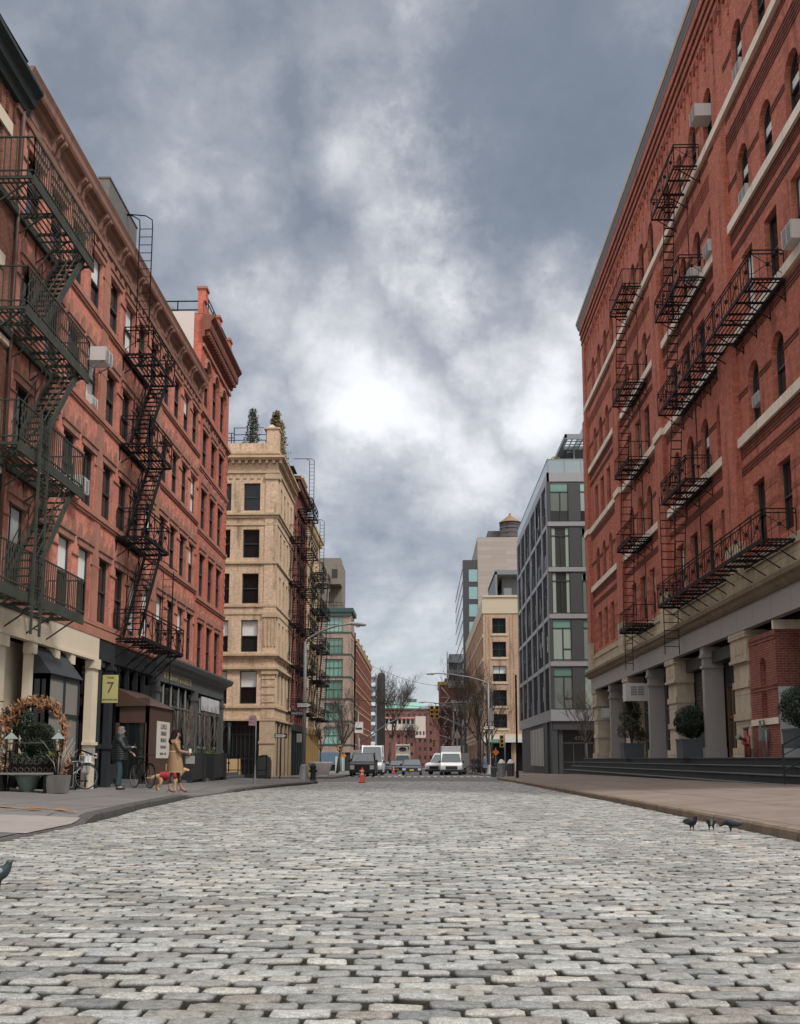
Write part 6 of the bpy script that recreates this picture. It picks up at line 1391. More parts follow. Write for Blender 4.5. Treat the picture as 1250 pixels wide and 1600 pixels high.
# ---- vehicles (front faces the camera at -y)
def car(lab,x,y,kind,paint,name='car',cat='car',rz=0,grp='cars and vans in the traffic beyond the crossing',W=1.8,Ln=4.6,Hh=1.45,plate=True,logo=False):
    t=thing(name,lab,cat,(x,y,GZ(y)+.02),rz,grp);hw=W/2
    if kind=='van':prof=[(0,.35),(0,.95),(.15,1.08),(.85,1.2),(1.55,Hh-.1),(1.9,Hh),(Ln,Hh),(Ln,.35)]
    elif kind=='suv':prof=[(0,.35),(0,1.02),(.12,1.12),(1.35,1.18),(2.0,Hh-.08),(2.3,Hh),(Ln-.9,Hh),(Ln-.3,1.15),(Ln,1.0),(Ln,.4)]
    elif kind=='truck':prof=[(0,.45),(0,1.2),(.1,1.3),(.5,1.4),(.8,2.25),(1.3,2.35),(1.5,Hh),(Ln,Hh),(Ln,.5)]
    else:prof=[(0,.3),(0,.68),(.15,.8),(1.15,.92),(1.85,Hh-.04),(2.2,Hh),(3.4,Hh-.03),(4.1,.98),(Ln,.9),(Ln,.35)]
    b=MB();n=len(prof);rings=[]
    for f_in,s_ in ((hw,0),(-hw,0)):pass
    V_=[];
    for sx in (-1,1):
        for (yy,zz_) in prof:
            ins=.0 if zz_<1.1*(.9 if kind=='car' else 1.05) else (.16 if kind in('car','suv') else .08)
            V_.append((sx*(hw-ins),yy,zz_))
    b.add(V_,[tuple(range(n)),tuple(range(2*n-1,n-1,-1))]+[(i,(i+1)%n,n+(i+1)%n,n+i) for i in range(n)])
    bo=b.build('body',paint,t,True);bv=bo.modifiers.new('bevel','BEVEL');bv.width=.06;bv.segments=2
    zb,zt={'van':(1.2,Hh-.12),'suv':(1.2,Hh-.1),'truck':(1.42,2.22),'car':(.93,Hh-.06)}[kind];yb,yt={'van':(.83,1.53),'suv':(1.33,1.98),'truck':(.48,.78),'car':(1.13,1.83)}[kind]
    b=MB();i_=.1;q=.22;b.add([(-hw+i_,yb-.03,zb+.02),(hw-i_,yb-.03,zb+.02),(hw-q,yt-.03,zt),(-hw+q,yt-.03,zt)],[(0,1,2,3)]);b.build('windscreen',glass('car_glass',(.035,.055,.06),.04,.02),t,True)
    b=MB()
    for sx in (-1,1):
        xx=sx*(hw-(.1 if kind in('car','suv') else .03));yy2={'van':(1.3,2.3),'suv':(1.8,Ln-1.1),'truck':(.9,1.4),'car':(1.7,3.7)}[kind]
        b.add([(sx*(hw+.012)-sx*(.0),yy2[0],zb+.03),(sx*(hw+.012),yy2[1],zb+.03),(sx*(hw-.13 if kind in('car','suv') else hw+.01),yy2[1]-.15,zt),(sx*(hw-.13 if kind in('car','suv') else hw+.01),yy2[0]+.35,zt)],[(0,1,2,3)])
    b.build('side_window',glass('car_glass',(0,0,0)),t,True)
    b=MB();z0={'van':.55,'suv':.55,'truck':.65,'car':.42}[kind];z1={'van':.85,'suv':.95,'truck':1.1,'car':.66}[kind]
    b.box(-hw*.55,hw*.55,-.02,.02,z0,z1);b.build('grille',M['black'],t,True)
    b=MB();b.box(-hw,hw,-.08,.1,.3,z0-.03);b.build('bumper',M['black'] if kind!='car' else paint,t,True)
    for sx in (-1,1):
        b=MB();b.box(sx*hw*.62,sx*hw*.96,-.03,.05,z0+.04,z1-.02);b.build('headlight',plain('headlight_glass',(.5,.5,.48),.2),t,True)
        b=MB();b.box(sx*(hw+.02),sx*(hw+.2),yb+.1,yb+.25,zb-.05,zb+.15);b.build('wing_mirror',M['black'],t,True)
    if plate:b=MB();b.box(-.2,.2,-.1,-.085,.42,.56);b.build('number_plate',plain('plate_yellow',(.6,.4,.05),.5),t,True)
    for sx in (-1,1):
        for yy in (.85,Ln-.95):
            b=MB();b.loft([(sx*(hw-.2),yy,.33,.33,.33),(sx*(hw-.0)+sx*.01,yy,.33,.33,.33)],18,'x');wl_=b.build('wheel',M['black'],t,True)
            b=MB();b.loft([(sx*(hw+.012),yy,.33,.2,.2),(sx*(hw+.02),yy,.33,.18,.18)],14,'x');b.build('rim',M['steel'],wl_,True)
    return t
bk_=plain('black_car_paint',(.012,.012,.014),.2,var=.05);wh=plain('white_car_paint',(.62,.63,.64),.3,var=.04);gy=plain('grey_car_paint',(.1,.11,.12),.25);nv_=plain('navy_car_paint',(.03,.035,.06),.2)
car('black pickup truck facing the camera with chrome grille, left of the traffic',-4.9,84,'suv',bk_,'pickup_truck','truck',W=2.05,Ln=5.6,Hh=1.92)
car('tall white van parked right behind the black pickup truck',-4.7,95,'van',wh,'van','van',W=2.05,Ln=5.8,Hh=2.75,plate=False)
car('dark sedan with a yellow plate facing the camera in mid road',-1.0,97,'car',nv_,'sedan','car',W=1.85)
car('white cargo van turned half sideways, between the sedan and the right van',1.15,103,'van',wh,'van','van',rz=R(-32),W=2.0,Ln=5.4,Hh=2.1,plate=False)
car('white panel van with a dark grille facing the camera, right of the traffic',2.75,98,'van',wh,'van','van',W=2.05,Ln=5.4,Hh=2.15,plate=False)
t=car('white box truck behind the right van, its box showing above the roof',3.1,110,'truck',wh,'box_truck','truck',W=2.2,Ln=7,Hh=2.95)
t=car('cream box truck with a ring logo on its front, in the middle distance',-2.6,135,'truck',plain('cream_truck',(.5,.47,.38),.5),'box_truck','truck',W=2.0,Ln=6,Hh=3.7,plate=False)
b=MB();b.box(-.8,.8,1.38,1.44,2.6,3.45);o=b.build('logo_panel',plain('logo_black',(.03,.03,.03),.5),t,True);b=MB();b.box(-.7,.7,1.34,1.379,2.7,3.35);b.build('logo_field',plain('cream_truck',(0,0,0)),o,True);b=MB();b.loft([(1.30,0,3.02,.5,.28),(1.335,0,3.02,.5,.28)],20,'y');b.loft([(1.27,0,3.02,.18,.11),(1.299,0,3.02,.18,.11)],14,'y');b.build('logo_ring',plain('logo_black',(0,0,0)),o,True)
for i,(x,y,p,lab) in enumerate(((-5.6,112,gy,'dark grey car parked in the left row behind the white van'),(-5.5,119,bk_,'black car parked in the left row, one behind the grey car'),(-5.4,127,gy,'grey car well down the left row of parked cars'),(-2.9,118,nv_,'dark car queueing behind the sedan, partly hidden'),(-5.3,140,bk_,'most distant black car of the left row'))):
    car(lab,x,y,'car',p,W=1.8)
car('white car parked past the end of the long steps, before the glass building',12.75,83,'car',wh,rz=R(-50),grp='cars and vans in the traffic beyond the crossing',plate=False)
car('dark green van crossing the side street behind the left corner railings',-16.5,62,'car',plain('green_van_paint',(.05,.08,.08),.3),rz=R(90),plate=False)
# ---- bins, planters, hydrant and railings at the corners
def bin_(lab,x,y,mat,bag=True,r=.28,h=.95):
    t=thing('litter_bin',lab,'litter bin',(x,y,GZ(y)+.14),0,'litter bins at the right corner');b=MB();b.loft([(0,0,0,r*.8,r*.8),(h,0,0,r,r)],14)
    b.build('drum',mat,t,True)
    if bag:b=MB();b.loft([(h-.03,0,0,r*.9,r*.9),(h+.1,.03,0,r*.8,r*.7),(h+.2,0,.03,r*.45,r*.5),(h+.26,0,0,.05,.05)],9);b.build('bag',M['white'],t,True)
    b=MB()
    for k in range(14):a=2*pi*k/14;b.bar((cos(a)*r*.84,sin(a)*r*.84,.02),(cos(a)*r*1.04,sin(a)*r*1.04,h),.025)
    b.loft([(h-.05,0,0,r*1.08,r*1.08),(h,0,0,r*1.08,r*1.08)],14);b.build('rim',M['steel'],t,True);return t
bin_('grey steel litter bin with a white bag at the right corner',5.4,71,plain('bin_grey',(.2,.2,.2),.5));bin_('black litter bin with a white bag beside the grey steel bin',6.05,71.3,M['black']);bin_('low black litter bin left of the bagged bins',4.95,72.2,M['black'],False,.22,.7)
t=thing('stone_planter','big round white planter at the far left corner','planter',(-7.6,77,GZ(77)+.14));b=MB();b.loft([(0,0,0,.55,.55),(.15,0,0,.62,.62),(.95,0,0,.92,.92),(1.05,0,0,.92,.92),(1.05,0,0,.8,.8)],20);b.build('bowl',plain('white_concrete',(.5,.49,.46),.8,var=.08),t,True)
bare_tree('small red-stemmed bare shrub growing from the round white planter',-7.6,77,3.4,51,.05,4,.5,z=GZ(77)+1.1,minr=.012,trunk=.25,group=None)
t=thing('hydrant','black fire hydrant right beside the left corner lamp','hydrant',(-5.75,54.4,GZ(54)+.14));b=MB();b.loft([(0,0,0,.2,.2),(.1,0,0,.14,.14),(.6,0,0,.14,.14),(.72,0,0,.17,.17),(.85,0,0,.1,.1),(.9,0,0,.03,.03)],12);b.tube([(-.22,0,.5),(.22,0,.5)],.06,8);b.build('barrel',M['black'],t,True)
for lab,x,y,s_,st_ in (('mail box with a rounded top by the pale brick pilaster, olive green',-9.45,61.5,1,0),):
    t=thing('mail_box',lab,'mail box',(x,y,GZ(y)+.14));b=MB();b.prism([(-.42,.1),(.42,.1),(.42,1.05),(.36,1.25),(.2,1.38),(0,1.42),(-.2,1.38),(-.36,1.25),(-.42,1.05)],lambda u,o,z:(u,o,z),-.3,.3);b.build('box',plain('olive_mailbox',(.035,.045,.035),.5),t,True)
    for sx in (-.38,.34):
        for q in (-.28,.24):b=MB();b.box(sx,sx+.05,q,q+.05,0,.1);b.build('leg',M['iron'],t,True)
t=thing('a_board','plywood A-board standing behind the corner railing','A-board',(-10.4,56.6,GZ(56)+.13));b=MB();b.add([(-.45,-.35,0),(.45,-.35,0),(.4,-.02,1.15),(-.4,-.02,1.15),(-.45,-.32,0),(.45,-.32,0),(.4,.01,1.15),(-.4,.01,1.15)],[(0,1,2,3),(4,5,6,7),(0,1,5,4),(1,2,6,5),(2,3,7,6),(3,0,4,7)]);b.build('front_board',plain('plywood',(.5,.34,.17),.6),t,True);b=MB();b.add([(-.45,.35,0),(.45,.35,0),(.4,.02,1.15),(-.4,.02,1.15),(-.45,.38,0),(.45,.38,0),(.4,.05,1.15),(-.4,.05,1.15)],[(0,1,2,3),(4,5,6,7),(0,1,5,4),(1,2,6,5),(2,3,7,6),(3,0,4,7)]);b.build('back_board',plain('plywood',(0,0,0)),t,True)
t=thing('corner_railing','black iron railing on a low grey kerb wall at the left corner','railing',(-9.5,54.6,GZ(54)+.13));b=MB()
for zz_ in (.55,1.25):b.bar((-1.8,0,zz_),(1.25,0,zz_),.045)
for k in range(7):x=-1.75+k*.5;b.bar((x,0,.25),(x,0,1.35),.05);b.loft([(.85,x,0,.02,.02),(.92,x,0,.09,.05),(.99,x,0,.02,.02)],8) if k in(2,4) else None
b.build('rails',M['iron'],t,True);b=MB();b.box(-1.9,-1.0,-.15,.2,-.1,.3);b.box(-.6,1.35,-.15,.2,-.1,.32);b.build('low_wall',M['char'],t,True)
# ---- bench, planters, garland arch, lanterns at the left edge
BY=25.2;GX=.56
t=thing('garland_arch','black metal arch over a scrollwork fence wound with orange dried leaves, left edge','arch',(-10.0+GX,BY,GZ(BY)+.27))
b=MB();AX=[-.72,.62]
for q in (-.12,.12):
    pts=[(-.75,q,0),(-.75,q,1.5)]+[(-.06-.69*cos(pi*k/10),q,1.5+.62*sin(pi*k/10)) for k in range(1,10)]+[(.63,q,1.5),(.63,q,0)]
    b.tube(pts,.02,5)
for k in range(9):a=pi*k/8;b.bar((-.06-.69*cos(a),-.12,1.5+.62*sin(a)),(-.06-.69*cos(a),.12,1.5+.62*sin(a)),.015)
b.build('frame',M['iron'],t,True)
b=MB()
for k in range(9):
    x=-.66+k*.155;pts=[(x+.06*cos(j*.9)*(1-j*.08),-.15,.75+.09*sin(j*.9)*(1-j*.08)) for j in range(9)];b.tube(pts,.012,4);pts=[(x+.06*cos(-j*.9),-.15,.55+.08*sin(-j*.9)*(1-j*.08)) for j in range(9)];b.tube(pts,.012,4)
b.bar((-.75,-.15,.42),(.75,-.15,.42),.03);b.bar((-.75,-.15,1.2),(.2,-.15,1.2),.03);b.build('scrollwork',plain('rusty_scroll',(.06,.045,.035),.7),t,True)
rnd=random.Random(9);b=MB()
def garl(cx,cy,cz,n,s_,sz=.055):
    for i in range(n):
        p=Vector((cx+rnd.gauss(0,s_),cy+rnd.gauss(0,.09),cz+rnd.gauss(0,s_)));a=Vector((rnd.gauss(0,1),rnd.gauss(0,1),rnd.gauss(0,1))).normalized();o=a.orthogonal().normalized();a.z-=.6;a.normalize();o=a.orthogonal().normalized();q=sz*rnd.uniform(.8,2.4);b.poly(p-a*q,p+o*q*.22,p+a*q,p-o*q*.22)
for k in range(26):
    a=pi*(k/25);garl(-.06-.72*cos(a),-.05,1.52+.62*sin(a)+(.1 if 8<k<20 else 0),13 if k>11 else 22,.05,.05)
for k in range(11):garl(.66,-.05,1.45-k*.13,26,.045)
for k in range(9):garl(-.82,-.05,1.45-k*.15,22,.07)
garl(.12,-.05,2.13,120,.09);garl(.4,-.05,2.02,70,.07);garl(-.5,-.05,2.1,60,.08);garl(-.95,-.05,1.75,100,.13);garl(.62,-.1,.75,70,.07);garl(-1.1,-.05,1.3,70,.1)
b.build('garland',leafm('orange_dried_leaves',(.22,.105,.045)),t,True)
t=topiary('dark round topiary under the leafy arch at the left edge',-9.62,BY+.55,GZ(BY)+.95,.9,.3,.1,'ball',dgl,potg,61,6000,leaf=.036)
topiary('small dark bush high up at the left edge, above the arch',-10.22,BY+.6,GZ(BY)+1.7,.75,.3,.0,'ball',dgl,potg,62,1800,leaf=.045)
t=thing('window_box_plants','dark green leafy plants filling the box behind the scrollwork','plants',(-10.0+GX,BY+.2,GZ(BY)+.9));b=MB()
for k in range(8):leafball(b,(-.65+k*.18,0,.12+.06*sin(k*2)),.16,.15,.17,220,.05,rnd,0)
b.build('foliage',dgl,t,True);b=MB();b.box(-.75,.72,-.2,.3,-.5,.05);b.build('box',M['iron'],t,True);b=MB();leafball(b,(.42,-.1,.3),.2,.12,.1,160,.05,rnd,0);b.build('yellow_leaves',leafm('yellow_green_leaves',(.2,.2,.04)),t,True)
def lantern(lab,x):
    t=thing('lantern',lab,'lantern',(x,BY-.35,GZ(BY)+1.28),0,'square lanterns flanking the arch');b=MB()
    for a in (-1,1):
        for c in (-1,1):b.bar((a*.07,c*.07,0),(a*.1,c*.1,.28),.015)
    b.box(-.08,.08,-.08,.08,-.03,0);b.bar((0,0,-1.15),(0,0,-.03),.025);b.build('frame',M['iron'],t,True);b=MB();b.add([(-.13,-.13,.28),(.13,-.13,.28),(.13,.13,.28),(-.13,.13,.28),(0,0,.45)],[(0,1,4),(1,2,4),(2,3,4),(3,0,4),(0,3,2,1)]);b.tube([(0,0,.43),(0,0,.5)],.02,6);b.build('roof',plain('verdigris_roof',(.22,.27,.26),.5),t,True)
    b=MB();b.tube([(0,0,0),(0,0,.16)],.03,8);b.build('candle',plain('candle_wax',(.6,.52,.36),.5),t,True)
    b=MB();b.add([(-.07,-.07,0),(.07,-.07,0),(.1,-.1,.28),(-.1,-.1,.28)],[(0,1,2,3)]);gm,gnt,gb=NT('clear_pane');gb.inputs['Transmission Weight'].default_value=1;gb.inputs['Roughness'].default_value=.05;b.build('pane',gm,t,True)
lantern('left lantern of the pair by the leafy arch',-9.98);lantern('right lantern of the pair by the leafy arch, nearer the bicycle',-8.83)
t=thing('bench','low grey bench plank on dark legs below the scrollwork fence','bench',(-10.1+GX,BY-.45,GZ(BY)+.27));b=MB();b.box(-.62,.62,-.2,.15,.44,.48);b.build('seat',plain('grey_plank',(.2,.2,.2),.6),t,True)
for sx in (-.55,.5):b=MB();b.box(sx,sx+.05,-.18,.13,0,.44);b.build('leg',M['iron'],t,True)
t=thing('plant_pot','round verdigris pot under the bench','plant pot',(-10.12+GX,BY-.25,GZ(BY)+.27));b=MB();b.loft([(0,0,0,.14,.14),(.05,0,0,.13,.13),(.1,0,0,.2,.2),(.33,0,0,.27,.27),(.38,0,0,.3,.3),(.4,0,0,.3,.3)],18);b.build('bowl',plain('verdigris',(.12,.17,.15),.6,var=.2),t,True)
for lab,x,w_ in (('weathered concrete planter block under the right lantern, against the bicycle wheel',-8.8,.42),('brown planter block at the frame edge, left of the bench',-10.38,.5)):
    t=thing('planter_block',lab,'planter',(x,BY-.3,GZ(BY)+.27));b=MB();b.add([(-w_*.42,-.25,0),(w_*.42,-.25,0),(w_*.42,.25,0),(-w_*.42,.25,0),(-w_/2,-.3,.42),(w_/2,-.3,.42),(w_/2,.3,.42),(-w_/2,.3,.42)],[(0,3,2,1),(4,5,6,7),(0,1,5,4),(1,2,6,5),(2,3,7,6),(3,0,4,7)]);b.build('block',stone('planter_concrete',(.16,.15,.14),(.07,.06,.05),.6),t,True)
    b=MB();rnd2=random.Random(int(-x*100))
    for k in range(22):
        a=rnd2.uniform(0,2*pi);tl_=rnd2.uniform(.06,.2)*(1.6 if x>-10 else 1.2);hh=rnd2.uniform(.5,.95);b.tube([(cos(a)*.04,sin(a)*.04,.4),(cos(a)*tl_*.6,sin(a)*.08,.4+hh*.6),(cos(a)*tl_*1.5,sin(a)*.15,.4+hh)],[.006,.005,.003],4)
    b.build('white_twigs',plain('white_twig',(.36,.35,.33),.7),t,True)
# bicycles
def bicycle(lab,x,y,rz,lean=0,basket=False,z=None,paint=None):
    t=thing('bicycle',lab,'bicycle',(x,y,(GZ(y)+.28 if y<60 else GZ(y)+.17)),rz,'bicycles on the left sidewalk');R0=.335
    for cx in (-.52,.52):
        b=MB();n=28;b.tube([(cx+R0*cos(2*pi*k/n),0,R0+R0*sin(2*pi*k/n)) for k in range(n+1)],.017,6,False);w_=b.build('wheel',M['black'],t,True)
        b=MB();b.tube([(cx+(R0-.022)*cos(2*pi*k/n),0,R0+(R0-.022)*sin(2*pi*k/n)) for k in range(n+1)],.009,5,False)
        for k in range(18):a=2*pi*k/18;b.bar((cx,.015*(1 if k%2 else -1),R0),(cx+(R0-.02)*cos(a),0,R0+(R0-.02)*sin(a)),.004)
        b.tube([(cx,-.04,R0),(cx,.04,R0)],.02,8);b.build('rim',M['steel'],w_,True)
        b=MB();b.tube([(cx+(R0+.035)*cos(a),0,R0+(R0+.035)*sin(a)) for a in [pi*.15+pi*.75*k/10 for k in range(11)]],.014,5);b.build('mudguard',M['iron'],t,True)
    b=MB();bb_=(-.06,0,.28);st_=(-.17,0,.72);hd=(.36,0,.76);hl=(.4,0,.6)
    for p,q in ((bb_,st_),(bb_,hl),(st_,hd),(hd,hl),(bb_,(-.52,0,R0)),(st_,(-.52,0,R0)),(hl,(.52,0,R0))):b.tube([p,q],.016,7)
    b.build('frame',paint or plain('silver_frame',(.3,.31,.32),.35,metal=.5),t,True)
    b=MB();b.tube([hd,(.34,0,.92)],.013,6);b.tube([(.24,-.27,.97),(.32,-.2,.95),(.34,0,.94),(.32,.2,.95),(.24,.27,.97)],.012,6);b.build('handlebar',M['iron'],t,True)
    b=MB();b.tube([st_,(-.2,0,.86)],.012,6);b.loft([(-.34,0,.88,.07,.025),(-.24,0,.885,.075,.03),(-.12,0,.88,.035,.025),(-.05,0,.875,.02,.018)],10,'x');b.build('saddle',M['black'],t,True)
    b=MB();b.tube([(-.06,.05,.28),(-.06,.09,.28)],.08,12);b.bar((-.06,.1,.28),(.03,.1,.14),.018);b.bar((-.06,-.1,.28),(-.15,-.1,.42),.018);b.box(-.0,.08,.1,.18,.13,.15);b.box(-.19,-.11,-.18,-.1,.41,.43);b.build('crank',M['iron'],t,True)
    if basket:b=MB();b.box(.38,.62,-.16,.16,.72,.74);[b.bar((x_,y_,.72),(x_,y_,.95),.012) for x_ in (.38,.5,.62) for y_ in (-.16,.16)];b.box(.42,.6,-.12,.12,.74,.9);b.build('basket',M['white'],t,True)
    return t
bicycle('silver bicycle with a white bundle leaning by the planter block, left of the man',-9.7,28.2,R(42),basket=True)
bicycle('dark bicycle seen nearly head on, standing right of the man in the puffer jacket',-8.2,30.2,R(-50),paint=M['iron'])
for i,(x,y,rz) in enumerate(((6.1,103,30),(5.7,104,60),(5.2,105,20),(5.95,106,75))):
    bicycle(['distant parked bicycle at the foot of the right street lamp','distant parked bicycle left of the lamp foot','distant parked bicycle nearest the white van','distant parked bicycle furthest back in the row'][i],x,y,R(rz))
# ---- the railing and stall bits behind the man
t=thing('barrier','low black barrier with small notices behind the silver bicycle','barrier',(-10.2,31.2,GZ(31)+.15));b=MB()
for k in range(4):b.bar((-.2,-1.2+k*.9,0),(-.2,-1.2+k*.9,.95),.05)
b.bar((-.2,-1.2,.95),(-.2,1.5,.95),.05);b.bar((-.2,-1.2,.3),(-.2,1.5,.3),.05);b.bar((-.2,-2.2,1.5),(.3,.0,1.05),.04);b.build('rails',M['iron'],t,True)
for bb in ((-.16,-.14,-1.0,-.3,.55,.85),(-.16,-.14,.1,.8,.55,.85),(-.15,.15,.3,.33,.95,1.3)):b=MB();b.box(*bb);b.build('notice',plain('dull_notice',(.33,.32,.3),.7),t,True)
# ================================================================ PEOPLE, DOG, PIGEONS
def skin(name,nodes,edges,mat,parent,sub=2,root=0,label=None):
    me=bpy.data.meshes.new(name);me.from_pydata([n[:3] for n in nodes],edges,[]);o=bpy.data.objects.new(name,me);COL.objects.link(o)
    md=o.modifiers.new('s','SKIN');md.use_smooth_shade=True;md.use_x_symmetry=False
    for i,n in enumerate(nodes):
        sv=me.skin_vertices[0].data[i];r=n[3];sv.radius=(r,n[4] if len(n)>4 else r);sv.use_root=(i==root)
    if sub:s=o.modifiers.new('u','SUBSURF');s.levels=sub;s.render_levels=sub
    bpy.context.view_layer.update();dg=bpy.context.evaluated_depsgraph_get();m2=bpy.data.meshes.new_from_object(o.evaluated_get(dg));bpy.data.objects.remove(o)
    m2.materials.clear();m2.materials.append(mat)
    for p in m2.polygons:p.use_smooth=True
    m2.name=name;o=bpy.data.objects.new(name,m2);COL.objects.link(o);o.parent=parent;return o
skinm=plain('skin',(.3,.18,.13),.55,var=.05);skind=plain('skin_light',(.36,.22,.17),.55,var=.05)
def hand(nodes,edges,wi,w,d,side,curl=.5):
    """palm and five fingers grown from wrist node wi at w pointing along d"""
    d=Vector(d).normalized();up=Vector((0,0,1));s_=d.cross(up);s_=s_.normalized() if s_.length>.1 else Vector((1,0,0));n=s_.cross(d).normalized();w=Vector(w)
    k=len(nodes);nodes.append((*(w+d*.05),.024,.03));edges.append((wi,k));nodes.append((*(w+d*.09),.02,.032));edges.append((k,k+1));pk=k+1
    for j,(off,L_,) in enumerate(((-.03,.07),(-.01,.08),(.01,.075),(.03,.06))):
        a=w+d*.095+s_*off;b=a+d*L_*.5-n*curl*.02;c=b+d*L_*.35-n*curl*.04;q=len(nodes)
        nodes.extend([(*a,.009),(*b,.0085),(*c,.0075)]);edges.extend([(pk,q),(q,q+1),(q+1,q+2)])
    a=w+d*.04+s_*.035*side;b=a+d*.03+s_*.025*side-n*.01;q=len(nodes);nodes.extend([(*a,.011),(*b,.009),(*(b+d*.025),.008)]);edges.extend([(k,q),(q,q+1),(q+1,q+2)])
def human(t,J,mat,hs=1.):
    """J: joints dict. one continuous body with head, arms, hands, legs and feet"""
    N_=[];E_=[]
    def nd(p,r,r2=None):N_.append((*p,r,r2 if r2 else r));return len(N_)-1
    def ed(a,b):E_.append((a,b));return b
    pe=nd(J['pelvis'],.13,.1);ab=ed(pe,nd(J['waist'],.125,.095));ch=ed(ab,nd(J['chest'],.15,.105));nb=ed(ch,nd(J['neckb'],.075,.07));nk=ed(nb,nd(J['neck'],.05))
    ja=ed(nk,nd(J['jaw'],.066,.072));hd=ed(ja,nd(J['head'],.078,.094));ed(hd,nd(J['crown'],.055,.065))
    for s,sd in (('l',1),('r',-1)):
        sh=ed(ch,nd(J['sh'+s],.062));ua=ed(sh,nd([(a+b)/2 for a,b in zip(J['sh'+s],J['el'+s])],.045));el=ed(ua,nd(J['el'+s],.038));wr=ed(el,nd(J['wr'+s],.024))
        hand(N_,E_,wr,J['wr'+s],Vector(J['wr'+s])-Vector(J['el'+s]),sd,.7)
        hp=ed(pe,nd(J['hp'+s],.09));kn=ed(hp,nd(J['kn'+s],.058));cf=ed(kn,nd([a*.6+b*.4 for a,b in zip(J['kn'+s],J['an'+s])],.052));an=ed(cf,nd(J['an'+s],.035));ed(an,nd(J['to'+s],.03))
    b=skin('body',N_,E_,mat,t,2)
    # face: nose, eyes, mouth, ears in the direction faced
    h=Vector(J['head']);f=Vector(J['face']).normalized();u=Vector((0,0,1));s_=f.cross(u).normalized();m=MB()
    m.tube([h+f*.085+u*.005,h+f*.108-u*.03,h+f*.095-u*.04],[.009,.015,.012],6)
    for q in (-1,1):m.tube([h+s_*q*.078+u*.01,h+s_*q*.088-u*.02],[.018,.012],6)
    m.build('nose_and_ears',mat,t,True);m=MB()
    for q in (-1,1):m.tube([h+f*.088+s_*q*.031+u*.012,h+f*.096+s_*q*.03+u*.012],[.011,.006],7)
    m.build('eyes',plain('eye_dark',(.03,.02,.02),.2),t,True);m=MB();m.tube([h+f*.089-s_*.025-u*.065,h+f*.097-u*.067,h+f*.089+s_*.025-u*.065],[.004,.007,.004],5);m.build('mouth',plain('lips',(.35,.13,.12),.5),t,True)
    return b
# ---- man: back three-quarter view, turned to the right (+x, away)
t=thing('person','grey haired person in a dark puffer jacket and jeans beside a bicycle','person',(-8.62,29.2,GZ(29.2)+.15+.04*2.05),R(25))
J=dict(pelvis=(0,0,.95),waist=(.01,0,1.1),chest=(.02,.0,1.33),neckb=(.03,.01,1.47),neck=(.045,.02,1.53),jaw=(.065,.03,1.6),head=(.06,.03,1.68),crown=(.055,.03,1.75),
 shl=(-.04,-.19,1.42),ell=(.12,-.24,1.16),wrl=(.33,-.12,1.2),shr=(.07,.19,1.42),elr=(.2,.24,1.16),wrr=(.36,.1,1.05),
 hpl=(-.02,-.1,.9),knl=(.0,-.12,.5),anl=(-.04,-.12,.09),tol=(.12,-.15,.04),hpr=(.02,.1,.9),knr=(.06,.12,.5),anr=(.04,.13,.09),tor=(.2,.12,.04),face=(.9,.35,.05))
human(t,J,skind)
pf=plain('dark_green_puffer',(.01,.017,.017),.55,var=.4,scale=10,bump=.8);jn=plain('dark_teal_jeans',(.022,.045,.055),.85,var=.25)
b=MB();rg=[]
for k in range(13):
    z=.84+k*.051;w0=.235-.02*abs(k-5)/5-(.035 if k>10 else 0);w0*=1.1;rg+= [(z,.02,0,w0*.9-.02,w0-.02),(z+.012,.02,0,w0*.9+.006,w0+.008),(z+.034,.02,0,w0*.9+.01,w0+.012)]
rg+=[(1.5,.03,0,.13,.15),(1.56,.04,.0,.09,.1)];b.loft(rg,20);b.loft([(1.47,.01,.01,.12,.12),(1.55,.02,.01,.125,.12),(1.6,.01,.01,.1,.1)],14);b.build('puffer_jacket',pf,t,True)
for s in 'lr':
    sh,el,wr=J['sh'+s],J['el'+s],J['wr'+s];N_=[(sh[0]*.5,sh[1]*.5,sh[2]-.01,.12),(*sh,.112)]
    for k in range(1,5):N_.append((*[a+(c-a)*k/4 for a,c in zip(sh,el)],.096 if k%2 else .084))
    for k in range(1,4):N_.append((*[a+(c-a)*k/3.4 for a,c in zip(el,wr)],.078 if k%2 else .066))
    skin('sleeve',N_,[(i,i+1) for i in range(len(N_)-1)],pf,t,1)
N_=[(0,0,.93,.15,.13)];E_=[]
for s in 'lr':
    i=len(N_);N_+=[(*J['hp'+s],.115),(*J['kn'+s],.088),(*[a*.4+c*.6 for a,c in zip(J['kn'+s],J['an'+s])],.078),(*J['an'+s],.078)];E_+=[(0,i),(i,i+1),(i+1,i+2),(i+2,i+3)]
skin('jeans',N_,E_,jn,t,1)
for s in 'lr':
    a,o=Vector(J['an'+s]),Vector(J['to'+s]);skin('shoe',[(*(a-Vector((.04,0,.035))),.045),(*((a+o)/2-Vector((0,0,.015))),.045),(*(o+(o-a)*.25+Vector((0,0,.01))),.035)],[(0,1),(1,2)],M['black'],t,1)
b=MB();b.loft([(1.6,.0,.015,.06,.08),(1.66,.01,.02,.085,.09),(1.72,.035,.028,.1,.09),(1.77,.05,.03,.085,.078),(1.795,.05,.03,.04,.04)],14);b.build('hair',plain('grey_hair',(.13,.11,.095),.8,var=.3),t,True)
b=MB();b.box(.4,.44,-.13,-.06,1.2,1.3);b.build('phone',M['black'],t,True)
